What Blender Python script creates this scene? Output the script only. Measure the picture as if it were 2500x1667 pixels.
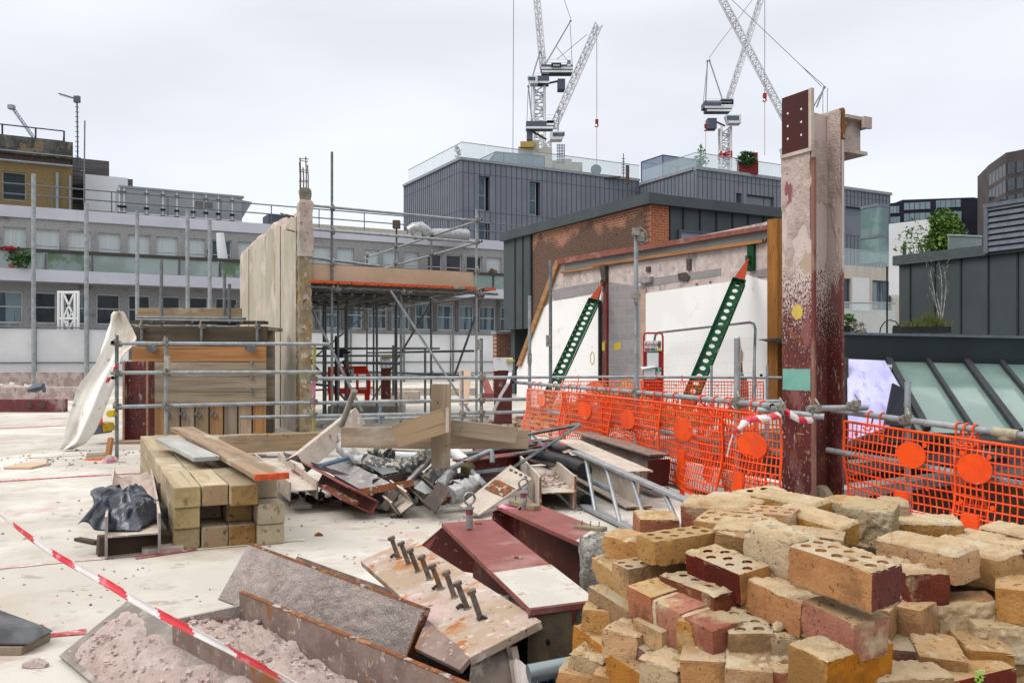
import bpy, bmesh, math, random
from mathutils import Vector, Matrix, noise
R = math.radians
for o in list(bpy.data.objects): bpy.data.objects.remove(o)
S = bpy.context.scene
COL = S.collection
random.seed(7)
# ------------------------------------------------------------------ camera, sky, sun, exposure
F, HZ, EYE = 2100.0, 875.0, 1.3          # focal length and horizon in photo pixels, eye height
cd = bpy.data.cameras.new('camera'); cam = bpy.data.objects.new('camera', cd); COL.objects.link(cam)
cam.location = (0, 0, EYE); cam.rotation_euler = (R(90), 0, 0)
cd.sensor_width = 36; cd.lens = 36*F/2500; cd.shift_y = (HZ-833.5)/2500
cd.clip_start = .05; cd.clip_end = 6000
S.camera = cam
w = bpy.data.worlds.new('World'); S.world = w; w.use_nodes = True
nt = w.node_tree; nt.nodes.clear(); L = nt.links.new
SUN_EL, SUN_ROT = R(52), R(242)
sky = nt.nodes.new('ShaderNodeTexSky'); sky.sky_type = 'NISHITA'; sky.sun_disc = False
sky.sun_elevation = SUN_EL; sky.sun_rotation = SUN_ROT; sky.air_density = 1; sky.dust_density = 3
g = nt.nodes.new('ShaderNodeNewGeometry')
tc = nt.nodes.new('ShaderNodeTexCoord')
sp = nt.nodes.new('ShaderNodeSeparateXYZ'); L(tc.outputs['Generated'], sp.inputs[0])
mp = nt.nodes.new('ShaderNodeMapRange'); L(sp.outputs['Z'], mp.inputs[0])
mp.inputs[1].default_value = 0; mp.inputs[2].default_value = 1; mp.inputs[3].default_value = 0; mp.inputs[4].default_value = 1
rp = nt.nodes.new('ShaderNodeValToRGB'); L(mp.outputs[0], rp.inputs[0])
e = rp.color_ramp.elements
e[0].position = 0; e[0].color = (6.9, 7.2, 7.8, 1); e[1].position = 1; e[1].color = (19, 18.8, 18.4, 1)
m_ = e.new(.18); m_.color = (6.9, 7.15, 7.75, 1); m_ = e.new(.36); m_.color = (7.1, 7.33, 7.85, 1); m_ = e.new(.55); m_.color = (13, 13, 13, 1)
# cloud cover: soft uneven grey sheet
vm = nt.nodes.new('ShaderNodeMapping'); L(tc.outputs['Generated'], vm.inputs[0]); vm.inputs['Scale'].default_value = (1, 1, 3.2)
nz = nt.nodes.new('ShaderNodeTexNoise'); L(vm.outputs[0], nz.inputs[0]); nz.inputs['Scale'].default_value = 1.7; nz.inputs['Detail'].default_value = 4; nz.inputs['Roughness'].default_value=.42
nr = nt.nodes.new('ShaderNodeMapRange'); L(nz.outputs[0], nr.inputs[0]); nr.inputs[1].default_value = .3; nr.inputs[2].default_value = .7; nr.inputs[3].default_value = .80; nr.inputs[4].default_value = 1.16
ml = nt.nodes.new('ShaderNodeMixRGB'); ml.blend_type = 'MULTIPLY'; ml.inputs[0].default_value = 1; L(rp.outputs[0], ml.inputs[1]); L(nr.outputs[0], ml.inputs[2])
mx = nt.nodes.new('ShaderNodeMixRGB'); mx.inputs[0].default_value = .9; L(sky.outputs[0], mx.inputs[1]); L(ml.outputs[0], mx.inputs[2])
bg = nt.nodes.new('ShaderNodeBackground'); bg.inputs[1].default_value = .1; L(mx.outputs[0], bg.inputs[0])
wo = nt.nodes.new('ShaderNodeOutputWorld'); L(bg.outputs[0], wo.inputs[0])
sl = bpy.data.lights.new('sun', 'SUN'); sl.energy = 1.5; sl.angle = R(30); sl.color = (1, .96, .9)
sun = bpy.data.objects.new('sun', sl); COL.objects.link(sun)
sun.rotation_euler = (R(90)-SUN_EL, 0, R(180)-SUN_ROT)
S.view_settings.view_transform = 'Standard'; S.view_settings.look = 'None'
S.view_settings.exposure = .34; S.view_settings.gamma = 1
# ------------------------------------------------------------------ helpers
def P(px, py, Y): return Vector(((px-1250)/F*Y, Y, EYE+(HZ-py)/F*Y))
def G(px, py, z=0.0): return P(px, py, (EYE-z)*F/(py-HZ))
def Z(py, Y): return EYE+(HZ-py)/F*Y
ANG = math.atan2(.4756, .8796)
U = Vector((math.cos(ANG), math.sin(ANG), 0)); V = Vector((-U.y, U.x, 0)); ZZ = Vector((0, 0, 1))
def tpx(O, D, px):                       # distance along D from O where the photo column px falls
    r = (px-1250)/F
    return (r*O.y-O.x)/(D.x-r*D.y)
def tz(O, D, px, py):
    t = tpx(O, D, px); return t, Z(py, O.y+D.y*t)
def frame(x, hint):                      # 3x3 with X along x and Y near hint
    x = x.normalized(); z = x.cross(hint).normalized(); y = z.cross(x)
    return Matrix((x, y, z)).transposed()
def WM(o): return (WM(o.parent)@o.matrix_parent_inverse if o.parent else Matrix())@o.matrix_basis
class MB:
    def __init__(s): s.bm = bmesh.new(); s.mi = 0
    def f(s, vs):
        try:
            f = s.bm.faces.new(vs); f.material_index = s.mi; return f
        except ValueError: return None
    def v(s, p): return s.bm.verts.new(p)
    def hexa(s, a):                      # 8 points: bottom ring 0-3, top ring 4-7
        v = [s.v(p) for p in a]
        for q in ((0,3,2,1),(4,5,6,7),(0,1,5,4),(1,2,6,5),(2,3,7,6),(3,0,4,7)): s.f([v[i] for i in q])
        return s
    def box(s, c, d, m=None):
        c = Vector(c); h = [x/2 for x in d]
        pts = [Vector((x*h[0], y*h[1], z*h[2])) for z in (-1,1) for x,y in ((-1,-1),(1,-1),(1,1),(-1,1))]
        return s.hexa([c+(m@p if m else p) for p in pts])
    def span(s, x0, x1, y0, y1, z0, z1): return s.box(((x0+x1)/2,(y0+y1)/2,(z0+z1)/2),(abs(x1-x0),abs(y1-y0),abs(z1-z0)))
    def poly(s, pts, ext):
        a = [s.v(p) for p in pts]; b = [s.v(Vector(p)+ext) for p in pts]; n = len(a)
        s.f(a[::-1]); s.f(b)
        for i in range(n): s.f([a[i], a[(i+1)%n], b[(i+1)%n], b[i]])
        return s
    def plate(s, pts, th):
        pts = [Vector(p) for p in pts]; n = (pts[1]-pts[0]).cross(pts[2]-pts[0]).normalized()
        if n.z < 0 or (abs(n.z) < .05 and n.y > 0): n = -n
        return s.poly(pts, -n*th)
    def tube(s, p, q, r, n=8, r2=None, hollow=0):
        p, q = Vector(p), Vector(q); d = q-p
        if d.length < 1e-6: return s
        h = ZZ if abs(d.normalized().z) < .9 else Vector((1,0,0))
        m = frame(d, h); r2 = r if r2 is None else r2
        def ring(c, rr): return [s.v(c+m@Vector((0, rr*math.cos(2*math.pi*i/n), rr*math.sin(2*math.pi*i/n)))) for i in range(n)]
        a, b = ring(p, r), ring(q, r2)
        for i in range(n): s.f([a[i], a[(i+1)%n], b[(i+1)%n], b[i]])
        if hollow:
            x = d.normalized()
            for c, o, k, rr in ((p, a, 1, r), (q, b, -1, r2)):
                i1 = ring(c, rr*hollow); i2 = ring(c+x*k*min(.12, d.length*.4), rr*hollow)
                for i in range(n):
                    j = (i+1)%n; s.f([o[i], o[j], i1[j], i1[i]]); s.f([i1[i], i1[j], i2[j], i2[i]])
                s.f(i2)
        else: s.f(a[::-1]); s.f(b)
        return s
    def path(s, pts, r, n=8, cap=True, jit=0):
        pts = [Vector(p) for p in pts]; rings = []; up = None
        for i, p in enumerate(pts):
            d = (pts[min(i+1, len(pts)-1)]-pts[max(i-1, 0)]).normalized()
            if up is None: up = ZZ if abs(d.z) < .9 else Vector((1,0,0))
            m = frame(d, up); up = m.col[1]
            rr = r[i] if isinstance(r, (list, tuple)) else r
            rings.append([s.v(p+m@Vector((0, math.cos(2*math.pi*k/n), math.sin(2*math.pi*k/n)))*rr*(1+jit*noise.noise(Vector((i*.9,k*1.7,p.x*9))))) for k in range(n)])
        for a, b in zip(rings, rings[1:]):
            for i in range(n): s.f([a[i], a[(i+1)%n], b[(i+1)%n], b[i]])
        if cap: s.f(rings[0][::-1]); s.f(rings[-1])
        return s
    def disc(s, c, nrm, r, th, n=20, sx=1.0):
        nrm = Vector(nrm).normalized(); m = frame(nrm, ZZ if abs(nrm.z) < .9 else Vector((0,1,0)))
        return s.poly([Vector(c)+m@Vector((0, r*math.sin(2*math.pi*i/n), r*sx*math.cos(2*math.pi*i/n))) for i in range(n)], nrm*th)
    def grid(s, fn, nu, nv, closed=False):
        vs = [[s.v(fn(i/nu, j/nv)) for j in range(nv+1)] for i in range(nu+1)]
        for i in range(nu):
            for j in range(nv): s.f([vs[i][j], vs[i+1][j], vs[i+1][j+1], vs[i][j+1]])
        return vs
    def mesh(s, name, mats, smooth=False, recalc=True):
        if recalc: bmesh.ops.recalc_face_normals(s.bm, faces=s.bm.faces[:])
        me = bpy.data.meshes.new(name); s.bm.to_mesh(me); s.bm.free()
        for m in (mats if isinstance(mats, (list, tuple)) else [mats]): me.materials.append(m)
        if smooth: me.shade_smooth(); me.set_sharp_from_angle(angle=R(smooth if smooth > 1 else 40))
        return me
    def obj(s, name, mats, parent=None, smooth=False, bevel=0, local=False, loc=None):
        # meshes are collected in world space unless local; a thing's own mesh gets its origin at its base centre
        if parent is not None:
            if not local: s.bm.transform(WM(parent).inverted())
            T = None
        elif not local:
            if loc is None:
                c = [v.co for v in s.bm.verts]
                loc = Vector(((min(p.x for p in c)+max(p.x for p in c))/2, (min(p.y for p in c)+max(p.y for p in c))/2, min(p.z for p in c)))
            s.bm.transform(Matrix.Translation(-Vector(loc)))
        ob = bpy.data.objects.new(name, s.mesh(name, mats, smooth)); COL.objects.link(ob)
        if parent is not None: ob.parent = parent
        elif loc is not None: ob.location = loc
        if bevel:
            b = ob.modifiers.new('bevel', 'BEVEL'); b.width = bevel; b.segments = 2; b.limit_method = 'ANGLE'; b.angle_limit = R(40)
        return ob
def tag(o, label=None, cat=None, group=None, kind='thing'):
    if label: o['label'] = label
    if cat: o['category'] = cat
    if group: o['group'] = group
    if kind: o['kind'] = kind
    return o
def thing(name, label, cat, loc=(0,0,0), rz=0, group=None, M=None):
    o = bpy.data.objects.new(name, None); COL.objects.link(o); o.empty_display_size = .1
    o.matrix_basis = M if M is not None else Matrix.Translation(Vector(loc))@Matrix.Rotation(rz, 4, 'Z')
    return tag(o, label, cat, group)
def struct(name, b, m, smooth=False):
    o = b.obj(name, m, smooth=smooth); o['kind'] = 'structure'; return o
def put(name, me, M, parent=None):       # link an existing mesh with world matrix M
    ob = bpy.data.objects.new(name, me); COL.objects.link(ob)
    if parent is not None: ob.parent = parent; ob.matrix_basis = WM(parent).inverted()@M
    else: ob.matrix_basis = M
    return ob
def copy_tree(o, parent=None):
    c = o.copy(); COL.objects.link(c)
    if parent is not None: c.parent = parent
    for ch in [x for x in bpy.data.objects if x.parent == o]: copy_tree(ch, c)
    return c
def MX(p, m3): M = m3.to_4x4(); M.translation = p; return M
# ------------------------------------------------------------------ materials
KA = .8                                 # overall paint darkness under the bright zenith
def mat(name, c, c2=None, s=6., lo=.38, hi=.62, rough=.8, metal=0, bump=0, bs=60., st=(1,1,1), layers=(), rnd=0, spec=.26, detail=6, alpha=None, emis=None, bst=None):
    kk = lambda q: tuple(x*KA for x in q)
    c = kk(c); c2 = kk(c2) if c2 else None; layers = [(kk(q[0]),)+tuple(q[1:]) for q in layers]
    m = bpy.data.materials.new(name); m.use_nodes = True; t = m.node_tree; n = t.nodes; l = t.links.new
    bs_ = n['Principled BSDF']; bs_.inputs['Roughness'].default_value = rough; bs_.inputs['Metallic'].default_value = metal
    bs_.inputs['Specular IOR Level'].default_value = spec
    tcn = n.new('ShaderNodeTexCoord'); oi = n.new('ShaderNodeObjectInfo')
    ad = n.new('ShaderNodeVectorMath'); ad.operation = 'MULTIPLY_ADD'
    cx = n.new('ShaderNodeCombineXYZ'); l(oi.outputs['Random'], cx.inputs[0]); l(oi.outputs['Random'], cx.inputs[1])
    ad.inputs[1].default_value = (37, 53, 19); l(cx.outputs[0], ad.inputs[0]); l(tcn.outputs['Object'], ad.inputs[2])
    def nz(scale, stv, det=detail, ro=.62):
        mp = n.new('ShaderNodeMapping'); mp.inputs['Scale'].default_value = stv; l(ad.outputs[0], mp.inputs[0])
        q = n.new('ShaderNodeTexNoise'); q.inputs['Scale'].default_value = scale; q.inputs['Detail'].default_value = det; q.inputs['Roughness'].default_value = ro
        l(mp.outputs[0], q.inputs[0]); return q.outputs[0]
    def ramp(inp, a, b):
        q = n.new('ShaderNodeMapRange'); q.interpolation_type = 'SMOOTHSTEP'; l(inp, q.inputs[0]); q.inputs[1].default_value = a; q.inputs[2].default_value = b; return q.outputs[0]
    def mixc(fac, a, b):
        q = n.new('ShaderNodeMixRGB')
        l(fac, q.inputs[0])
        for i, x in ((1, a), (2, b)):
            if isinstance(x, tuple): q.inputs[i].default_value = (*x[:3], 1)
            else: l(x, q.inputs[i])
        return q.outputs[0]
    sq = lambda v: .5+(v-.5)*.68          # noise keeps close to .5: pull the thresholds in
    col = mixc(ramp(nz(s, st), sq(lo), sq(hi)), c, c2 or tuple(x*.82 for x in c))
    for ly in layers:
        cc, sc, a, b = ly[:4]; sv = ly[4] if len(ly) > 4 and ly[4] else (1,1,1)
        src = nz(sc, sv)
        if len(ly) > 5:                  # limited to a band of height: z + noise decides
            z0, z1, amp = ly[5]
            sx = n.new('ShaderNodeSeparateXYZ'); l(tcn.outputs['Object'], sx.inputs[0])
            ma = n.new('ShaderNodeMath'); ma.operation = 'MULTIPLY_ADD'; l(src, ma.inputs[0]); ma.inputs[1].default_value = amp; l(sx.outputs[2], ma.inputs[2])
            fac = ramp(ma.outputs[0], z0+amp*.5, z1+amp*.5)
        else: fac = ramp(src, sq(a), sq(b))
        col = mixc(fac, col, cc)
    if rnd:
        h = n.new('ShaderNodeHueSaturation'); l(col, h.inputs['Color'])
        mr = n.new('ShaderNodeMapRange'); l(oi.outputs['Random'], mr.inputs[0]); mr.inputs[3].default_value = 1-rnd; mr.inputs[4].default_value = 1+rnd
        l(mr.outputs[0], h.inputs['Value']); col = h.outputs[0]
        for k_, i_, v_ in ((7.31, 'Hue', .007), (13.7, 'Saturation', .12)):
            f1 = n.new('ShaderNodeMath'); f1.operation = 'MULTIPLY'; l(oi.outputs['Random'], f1.inputs[0]); f1.inputs[1].default_value = k_
            f2 = n.new('ShaderNodeMath'); f2.operation = 'FRACT'; l(f1.outputs[0], f2.inputs[0]); b0 = .5 if i_ == 'Hue' else 1
            f3 = n.new('ShaderNodeMapRange'); l(f2.outputs[0], f3.inputs[0]); f3.inputs[3].default_value = b0-v_; f3.inputs[4].default_value = b0+v_; l(f3.outputs[0], h.inputs[i_])
    l(col, bs_.inputs['Base Color'])
    if bump:
        bp = n.new('ShaderNodeBump'); bp.inputs['Strength'].default_value = min(1, bump); bp.inputs['Distance'].default_value = .01 if bump <= 1 else .01*bump
        l(nz(bs, bst or st, 5, .7), bp.inputs['Height']); l(bp.outputs[0], bs_.inputs['Normal'])
    if alpha is not None: bs_.inputs['Alpha'].default_value = alpha
    if emis: bs_.inputs['Emission Color'].default_value = (*emis[0], 1); bs_.inputs['Emission Strength'].default_value = emis[1]
    return m
def brickmat(name, ca, cb, cm, bw=.225, rh=.075, mort=.01, dark=None, soot=None, axes='xz', bump=.6):
    m = bpy.data.materials.new(name); m.use_nodes = True; t = m.node_tree; n = t.nodes; l = t.links.new
    p = n['Principled BSDF']; p.inputs['Roughness'].default_value = .9
    kk = lambda q: tuple(x*KA for x in q) if q else q
    ca, cb, cm, dark, soot = map(kk, (ca, cb, cm, dark, soot))
    tcn = n.new('ShaderNodeTexCoord'); sx = n.new('ShaderNodeSeparateXYZ'); l(tcn.outputs['Object'], sx.inputs[0])
    cx = n.new('ShaderNodeCombineXYZ'); l(sx.outputs['xyz'.index(axes[0])], cx.inputs[0]); l(sx.outputs['xyz'.index(axes[1])], cx.inputs[1])
    br = n.new('ShaderNodeTexBrick'); l(cx.outputs[0], br.inputs[0])
    br.inputs['Color1'].default_value = (*ca, 1); br.inputs['Color2'].default_value = (*cb, 1); br.inputs['Mortar'].default_value = (*cm, 1)
    br.inputs['Scale'].default_value = 1; br.inputs['Mortar Size'].default_value = mort; br.inputs['Brick Width'].default_value = bw; br.inputs['Row Height'].default_value = rh
    br.inputs['Mortar Smooth'].default_value = .2; br.inputs['Bias'].default_value = 0
    col = br.outputs[0]
    def lay(col, c, sc, a, b):
        q = n.new('ShaderNodeTexNoise'); q.inputs['Scale'].default_value = sc; q.inputs['Detail'].default_value = 6; l(tcn.outputs['Object'], q.inputs[0])
        r = n.new('ShaderNodeMapRange'); r.interpolation_type = 'SMOOTHSTEP'; r.inputs[1].default_value = a; r.inputs[2].default_value = b; l(q.outputs[0], r.inputs[0])
        x = n.new('ShaderNodeMixRGB'); l(r.outputs[0], x.inputs[0]); l(col, x.inputs[1]); x.inputs[2].default_value = (*c, 1); return x.outputs[0]
    if dark: col = lay(col, dark, 9, .5, .75)
    if soot: col = lay(col, soot, .8, .42, .52)
    l(col, p.inputs['Base Color'])
    bp = n.new('ShaderNodeBump'); bp.inputs['Strength'].default_value = bump; bp.inputs['Distance'].default_value = .01
    iv = n.new('ShaderNodeMath'); iv.operation = 'SUBTRACT'; iv.inputs[0].default_value = 1; l(br.outputs['Fac'], iv.inputs[1]); l(iv.outputs[0], bp.inputs['Height']); l(bp.outputs[0], p.inputs['Normal'])
    return m
def glassmat(name, c, alpha, rough=.06):
    m = mat(name, c, c, rough=rough, spec=.6); m.node_tree.nodes['Principled BSDF'].inputs['Alpha'].default_value = alpha; return m
PINK = (.60, .47, .42); RUST = (.27, .085, .025); DUST = (.62, .56, .5)
slabm = mat('pale_concrete', (.56, .53, .475), (.485, .452, .40), s=.7, rough=.92, bump=.25, bs=45,
   layers=[((.45,.40,.34), 2.0, .52, .70), ((.36,.32,.265), 5.0, .62, .76, (1,1.5,1)), ((.66,.63,.58), .45, .5, .72), ((.36,.31,.26), 24, .76, .86), ((.50,.40,.36), 1.1, .60, .72), ((.33,.28,.23), 3.1, .70, .80, (.7,1.5,1))])
concm = mat('old_concrete', (.40, .38, .33), (.30, .28, .24), s=3, rough=.92, bump=.5, bs=35, layers=[((.24,.21,.17), 9, .6, .75), ((.52,.46,.41), 5, .6, .7)])
galv = mat('galvanised_tube', (.36, .39, .41), (.27, .295, .31), s=7, rough=.5, metal=.35, bump=.08, bs=90, layers=[((.46,.45,.42), 26, .62, .75), ((.23,.17,.11), 14, .7, .8)])
galvd = mat('weathered_tube', (.19, .21, .22), (.135, .15, .16), s=7, rough=.55, metal=.3, layers=[((.33,.31,.28), 30, .62, .75), ((.16,.10,.06), 12, .66, .8)])
coupm = mat('coupler_steel', (.22, .20, .17), (.36, .34, .30), s=30, rough=.6, metal=.5)
wood = mat('scaffold_board_wood', (.34, .255, .165), (.25, .185, .12), s=3, st=(.18,3,3), rough=.88, bump=.35, bs=26, bst=(.12,4,4), rnd=.2, layers=[((.17,.12,.075), 5, .63, .8, (.12,5,5)), ((.43,.37,.29), 2.4, .55, .75, (.4,1,1)), ((.12,.08,.05), 11, .72, .78)])
woodg = mat('weathered_board_wood', (.30, .245, .18), (.21, .17, .125), s=3, st=(.18,3,3), rough=.9, bump=.35, bs=26, bst=(.12,4,4), rnd=.25, layers=[((.14,.105,.075), 5, .6, .8, (.12,5,5)), ((.38,.33,.27), 2.4, .58, .75, (.4,1,1))])
woodo = mat('orange_brown_wood', (.38, .19, .07), (.27, .135, .05), s=3, st=(.18,3,3), rough=.85, bump=.3, bs=26, bst=(.12,4,4), rnd=.15, layers=[((.16,.09,.04), 5, .6, .8, (.12,5,5))])
woodd = mat('stained_and_shade_wood', (.10, .075, .05), (.065, .05, .034), s=3, st=(.2,2,2), rough=.9, bump=.3, bs=26, bst=(.12,4,4))
ply = mat('plywood', (.58, .41, .29), (.53, .37, .255), s=2.2, st=(.5,1,2), rough=.85, layers=[((.46,.32,.22), 9, .68, .8)])
sleeper = mat('sleeper_wood', (.44, .36, .255), (.34, .265, .175), s=2, st=(.25,3,3), rough=.9, bump=.5, bs=22, bst=(.1,4,4), rnd=.12, layers=[((.25,.185,.11), 5, .6, .78, (.1,5,5)), ((.58,.51,.39), 1.5, .5, .75), ((.15,.11,.07), 9, .72, .8, (.3,2,2))])
sleepend = mat('sleeper_end_grain', (.36, .27, .15), (.25, .175, .09), s=9, rough=.9, bump=.5, bs=40, rnd=.25, layers=[((.46,.37,.24), 4, .5, .7), ((.11,.08,.05), 7, .68, .74, (3,.6,.6))])
orange = mat('orange_plastic', (.90, .088, .008), (.80, .066, .007), s=5, rough=.5, layers=[((.84,.19,.09), 6, .62, .82), ((.50,.11,.045), 2.5, .6, .78)])
orangef = mat('faded_orange_plastic', (.84, .25, .15), (.82, .16, .07), s=5, rough=.55)
orangep = mat('orange_end_paint', (.70, .10, .025), (.45, .075, .025), s=25, rough=.7)
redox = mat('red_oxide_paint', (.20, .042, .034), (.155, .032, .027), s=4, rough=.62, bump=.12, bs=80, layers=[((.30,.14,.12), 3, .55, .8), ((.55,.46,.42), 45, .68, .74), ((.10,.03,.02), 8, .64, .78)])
redlit = mat('red_oxide_lit', (.25, .070, .060), (.205, .055, .047), s=5, rough=.6, bump=.1, bs=80, layers=[((.33,.17,.15), 2.5, .52, .75), ((.46,.34,.30), 60, .75, .81), ((.15,.045,.03), 14, .68, .76)])  # lighter copy of the red oxide, daylight on it put into the colour
dustysteel = mat('dusty_steel', (.58, .49, .46), (.46, .385, .355), s=4, rough=.92, bump=2.0, bs=95, layers=[((.62,.53,.49), 55, .52, .64), ((.62,.52,.48), 1.8, .52, .66), ((.20,.15,.13), 80, .66, .78), ((.25,.12,.06), 4.5, .68, .8)])
dustysteel2 = mat('brown_dusty_steel', (.27, .195, .165), (.20, .14, .12), s=9, rough=.9, bump=.5, bs=60, layers=[((.44,.36,.32), 30, .6, .72), ((.26,.11,.045), 4, .6, .75, (1,1,1))])
rustm = mat('rust', (.24, .085, .03), (.13, .05, .025), s=14, rough=.92, bump=.5, bs=50, layers=[((.36,.15,.05), 20, .6, .7), ((.46,.37,.31), 14, .56, .68)])
studplate = mat('rust_stained_plate', (.45, .37, .315), (.39, .285, .205), s=4, rough=.85, bump=.4, bs=50, layers=[((.52,.37,.35), 2.2, .55, .66), ((.40,.19,.075), 4.2, .56, .70), ((.36,.13,.04), 11, .63, .73), ((.56,.49,.41), 13, .60, .70), ((.36,.17,.15), 3, .66, .76), ((.16,.09,.05), 34, .67, .74)])
pinkdust = mat('pink_dust', (.64,.51,.46), (.56,.44,.395), s=5, rough=1, bump=2.0, bs=70, layers=[((.68,.57,.52), 14, .5, .7), ((.42,.30,.26), 70, .64, .74), ((.50,.36,.32), 2.5, .62, .76)])
creamsteel = mat('cream_dusty_steel', (.54, .47, .40), (.45, .37, .31), s=6, rough=.9, bump=.4, bs=50, layers=[((.33,.17,.09), 5, .63, .78), ((.60,.54,.48), 12, .55, .7)])
greysteel = mat('grey_dusty_steel', (.30, .29, .29), (.22, .21, .205), s=5, rough=.75, bump=.2, bs=60, layers=[((.42,.38,.36), 11, .55, .7), ((.15,.08,.05), 6, .68, .8)])
darksteel = mat('dark_steel', (.06, .048, .042), (.095, .068, .055), s=9, rough=.7, layers=[((.18,.10,.06), 9, .66, .8)])
blackm = mat('black_plastic', (.012, .013, .016), (.02, .022, .026), rough=.35)
blackbag = mat('black_polythene', (.010, .012, .018), (.016, .018, .025), rough=.28, spec=.6)
whitem = mat('white_sheet', (.72, .735, .76), (.66, .675, .70), s=.5, rough=.75)
zinc = mat('blue_grey_zinc', (.20, .222, .262), (.18, .20, .238), s=.6, rough=.55, metal=.25)
zincs = mat('zinc_seam', (.085, .10, .14), rough=.6)
zincd = mat('dark_green_grey_zinc', (.078, .096, .10), (.066, .082, .087), s=.7, rough=.55, metal=.2)
zincl = mat('pale_zinc_coping', (.30, .325, .35), rough=.5)
peb = mat('pebbledash', (.335, .338, .345), (.27, .272, .28), s=14, rough=.95, bump=.3, bs=30, layers=[((.34,.32,.30), 22, .6, .72), ((.16,.15,.14), 1.2, .6, .8)])
lilac = mat('pale_lilac_panel', (.56, .57, .65), (.50, .51, .585), s=.4, rough=.7)
wframe = mat('white_window_frame', (.62, .64, .64), rough=.5)
blind = mat('white_blind_behind_glass', (.56, .62, .63), (.48, .545, .56), s=3, st=(7,1,.05), rough=.12)
curt = mat('curtained_dark_glass', (.045, .065, .085), (.20, .28, .31), s=.9, lo=.45, hi=.55, st=(2.5,1,.12), rough=.08)
darkglass = mat('dark_glass', (.02, .028, .036), (.045, .055, .062), s=.8, rough=.07)
bluepane = mat('blue_grey_glass', (.055, .10, .125), (.09, .14, .16), s=.5, rough=.08)
frost = mat('frosted_glass', (.30, .37, .37), (.21, .275, .265), s=.28, rough=.25, layers=[((.10,.16,.10), .42, .58, .7)])
clear = glassmat('clear_glass', (.55, .68, .70), .22)
clearb = glassmat('tinted_glass_box', (.18, .25, .36), .72)
greenglass = mat('green_tinted_glass', (.215, .30, .275), (.15, .225, .205), s=.5, rough=.1)
whitesteel = mat('white_crane_paint', (.80, .81, .82), (.68, .69, .70), s=.3, rough=.6)
greysteelf = mat('grey_crane_parts', (.10, .12, .16), rough=.6)
redp = mat('red_paint', (.45, .02, .03), rough=.5)
greenp = mat('green_prop_paint', (.007, .075, .028), (.006, .055, .022), s=4, rough=.7, spec=.15)
mortm = mat('sand_mortar', (.60, .45, .28), (.51, .365, .21), s=14, rough=1, bump=.9, bs=120, layers=[((.62,.52,.36), 7, .52, .7), ((.30,.20,.10), 60, .68, .76)])
# ------------------------------------------------------------------ ground, roof slab
b = MB(); b.span(-2500, 2500, -300, 4000, -15.5, -15)
struct('ground', b, mat('street_ground', (.12,.12,.12), (.09,.09,.09), s=.05))
b = MB()
edge = [(-60,-8), (4.6,-8), (3.75,5.0), (3.44,6.2), (3.06,7.2), (3.06,7.95), (2.2,7.95), (2.13,6.75), (1.95,7.4), (1.38,9.5), (.26,12.8), (.2,13.5), (1.3,14.1), (8.3,17.9), (30,29.7), (30,70), (-60,70)]
b.poly([Vector((x,y,-.3)) for x,y in edge], Vector((0,0,.3)))
struct('roof_slab', b, slabm)
b = MB(); b.span(2, 40, 2, 30, -3.3, -3.0); struct('lower_roof', b, mat('lower_roof_felt', (.06,.055,.05), (.04,.036,.033), s=2))
# white upstand along the open slab edge
b = MB()
par_ = [(6.9,-8), (5.0,3.2), (3.83,6.43), (2.87,9.3), (2.09,11.4), (1.45,13.9)]
for (x0,y0),(x1,y1) in zip(par_, par_[1:]):
    d = Vector((x1-x0, y1-y0, 0)); n = Vector((d.y,-d.x,0)).normalized()
    b.poly([Vector((x0,y0,-.35))+n*.004, Vector((x1,y1,-.35))+n*.004, Vector((x1,y1,-.35))+n*.16, Vector((x0,y0,-.35))+n*.16], Vector((0,0,.30)))
tag(b.obj('edge_upstand', mat('white_coping', (.62,.60,.57), (.55,.53,.5), s=4)), 'white coping of the parapet beyond the open slab edge, behind the orange mesh', 'coping')
b = MB()
for (x0,y0),(x1,y1) in zip(par_, par_[1:]):
    d = Vector((x1-x0, y1-y0, 0)); n = Vector((d.y,-d.x,0)).normalized(); q = [Vector((x,y,-3.05))+n*k for (x,y), k in (((x0,y0),.03),((x1,y1),.03),((x1,y1),.14),((x0,y0),.14))]; b.poly(q, ZZ*2.698)
tag(b.obj('parapet_wall', mat('dark_parapet_wall', (.12,.105,.09), (.08,.07,.06), s=2)), 'dark parapet wall under the white coping beyond the orange mesh', 'wall')
b = MB()
o = Vector((1.3,14.1,0)); nn = -V
b.poly([o+nn*.01+ZZ*-3, o+nn*.2+ZZ*-3, o+nn*.2+U*9+ZZ*-3, o+nn*.01+U*9+ZZ*-3], ZZ*2.62)
tag(b.obj('block_wall', brickmat('block_wall_mat', (.14,.13,.12), (.11,.10,.09), (.17,.16,.15), .45, .225, .012, dark=(.06,.05,.045))), 'grey concrete block wall dropping below the far deck edge', 'block wall')
b = MB(); b.poly([o+nn*.01+ZZ*-.38, o+nn*.3+ZZ*-.38, o+nn*.3+U*9+ZZ*-.38, o+nn*.01+U*9+ZZ*-.38], ZZ*.34)
tag(b.obj('concrete_ledge', concm), 'pale concrete ledge along the far deck edge seen through the mesh', 'ledge')
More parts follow.
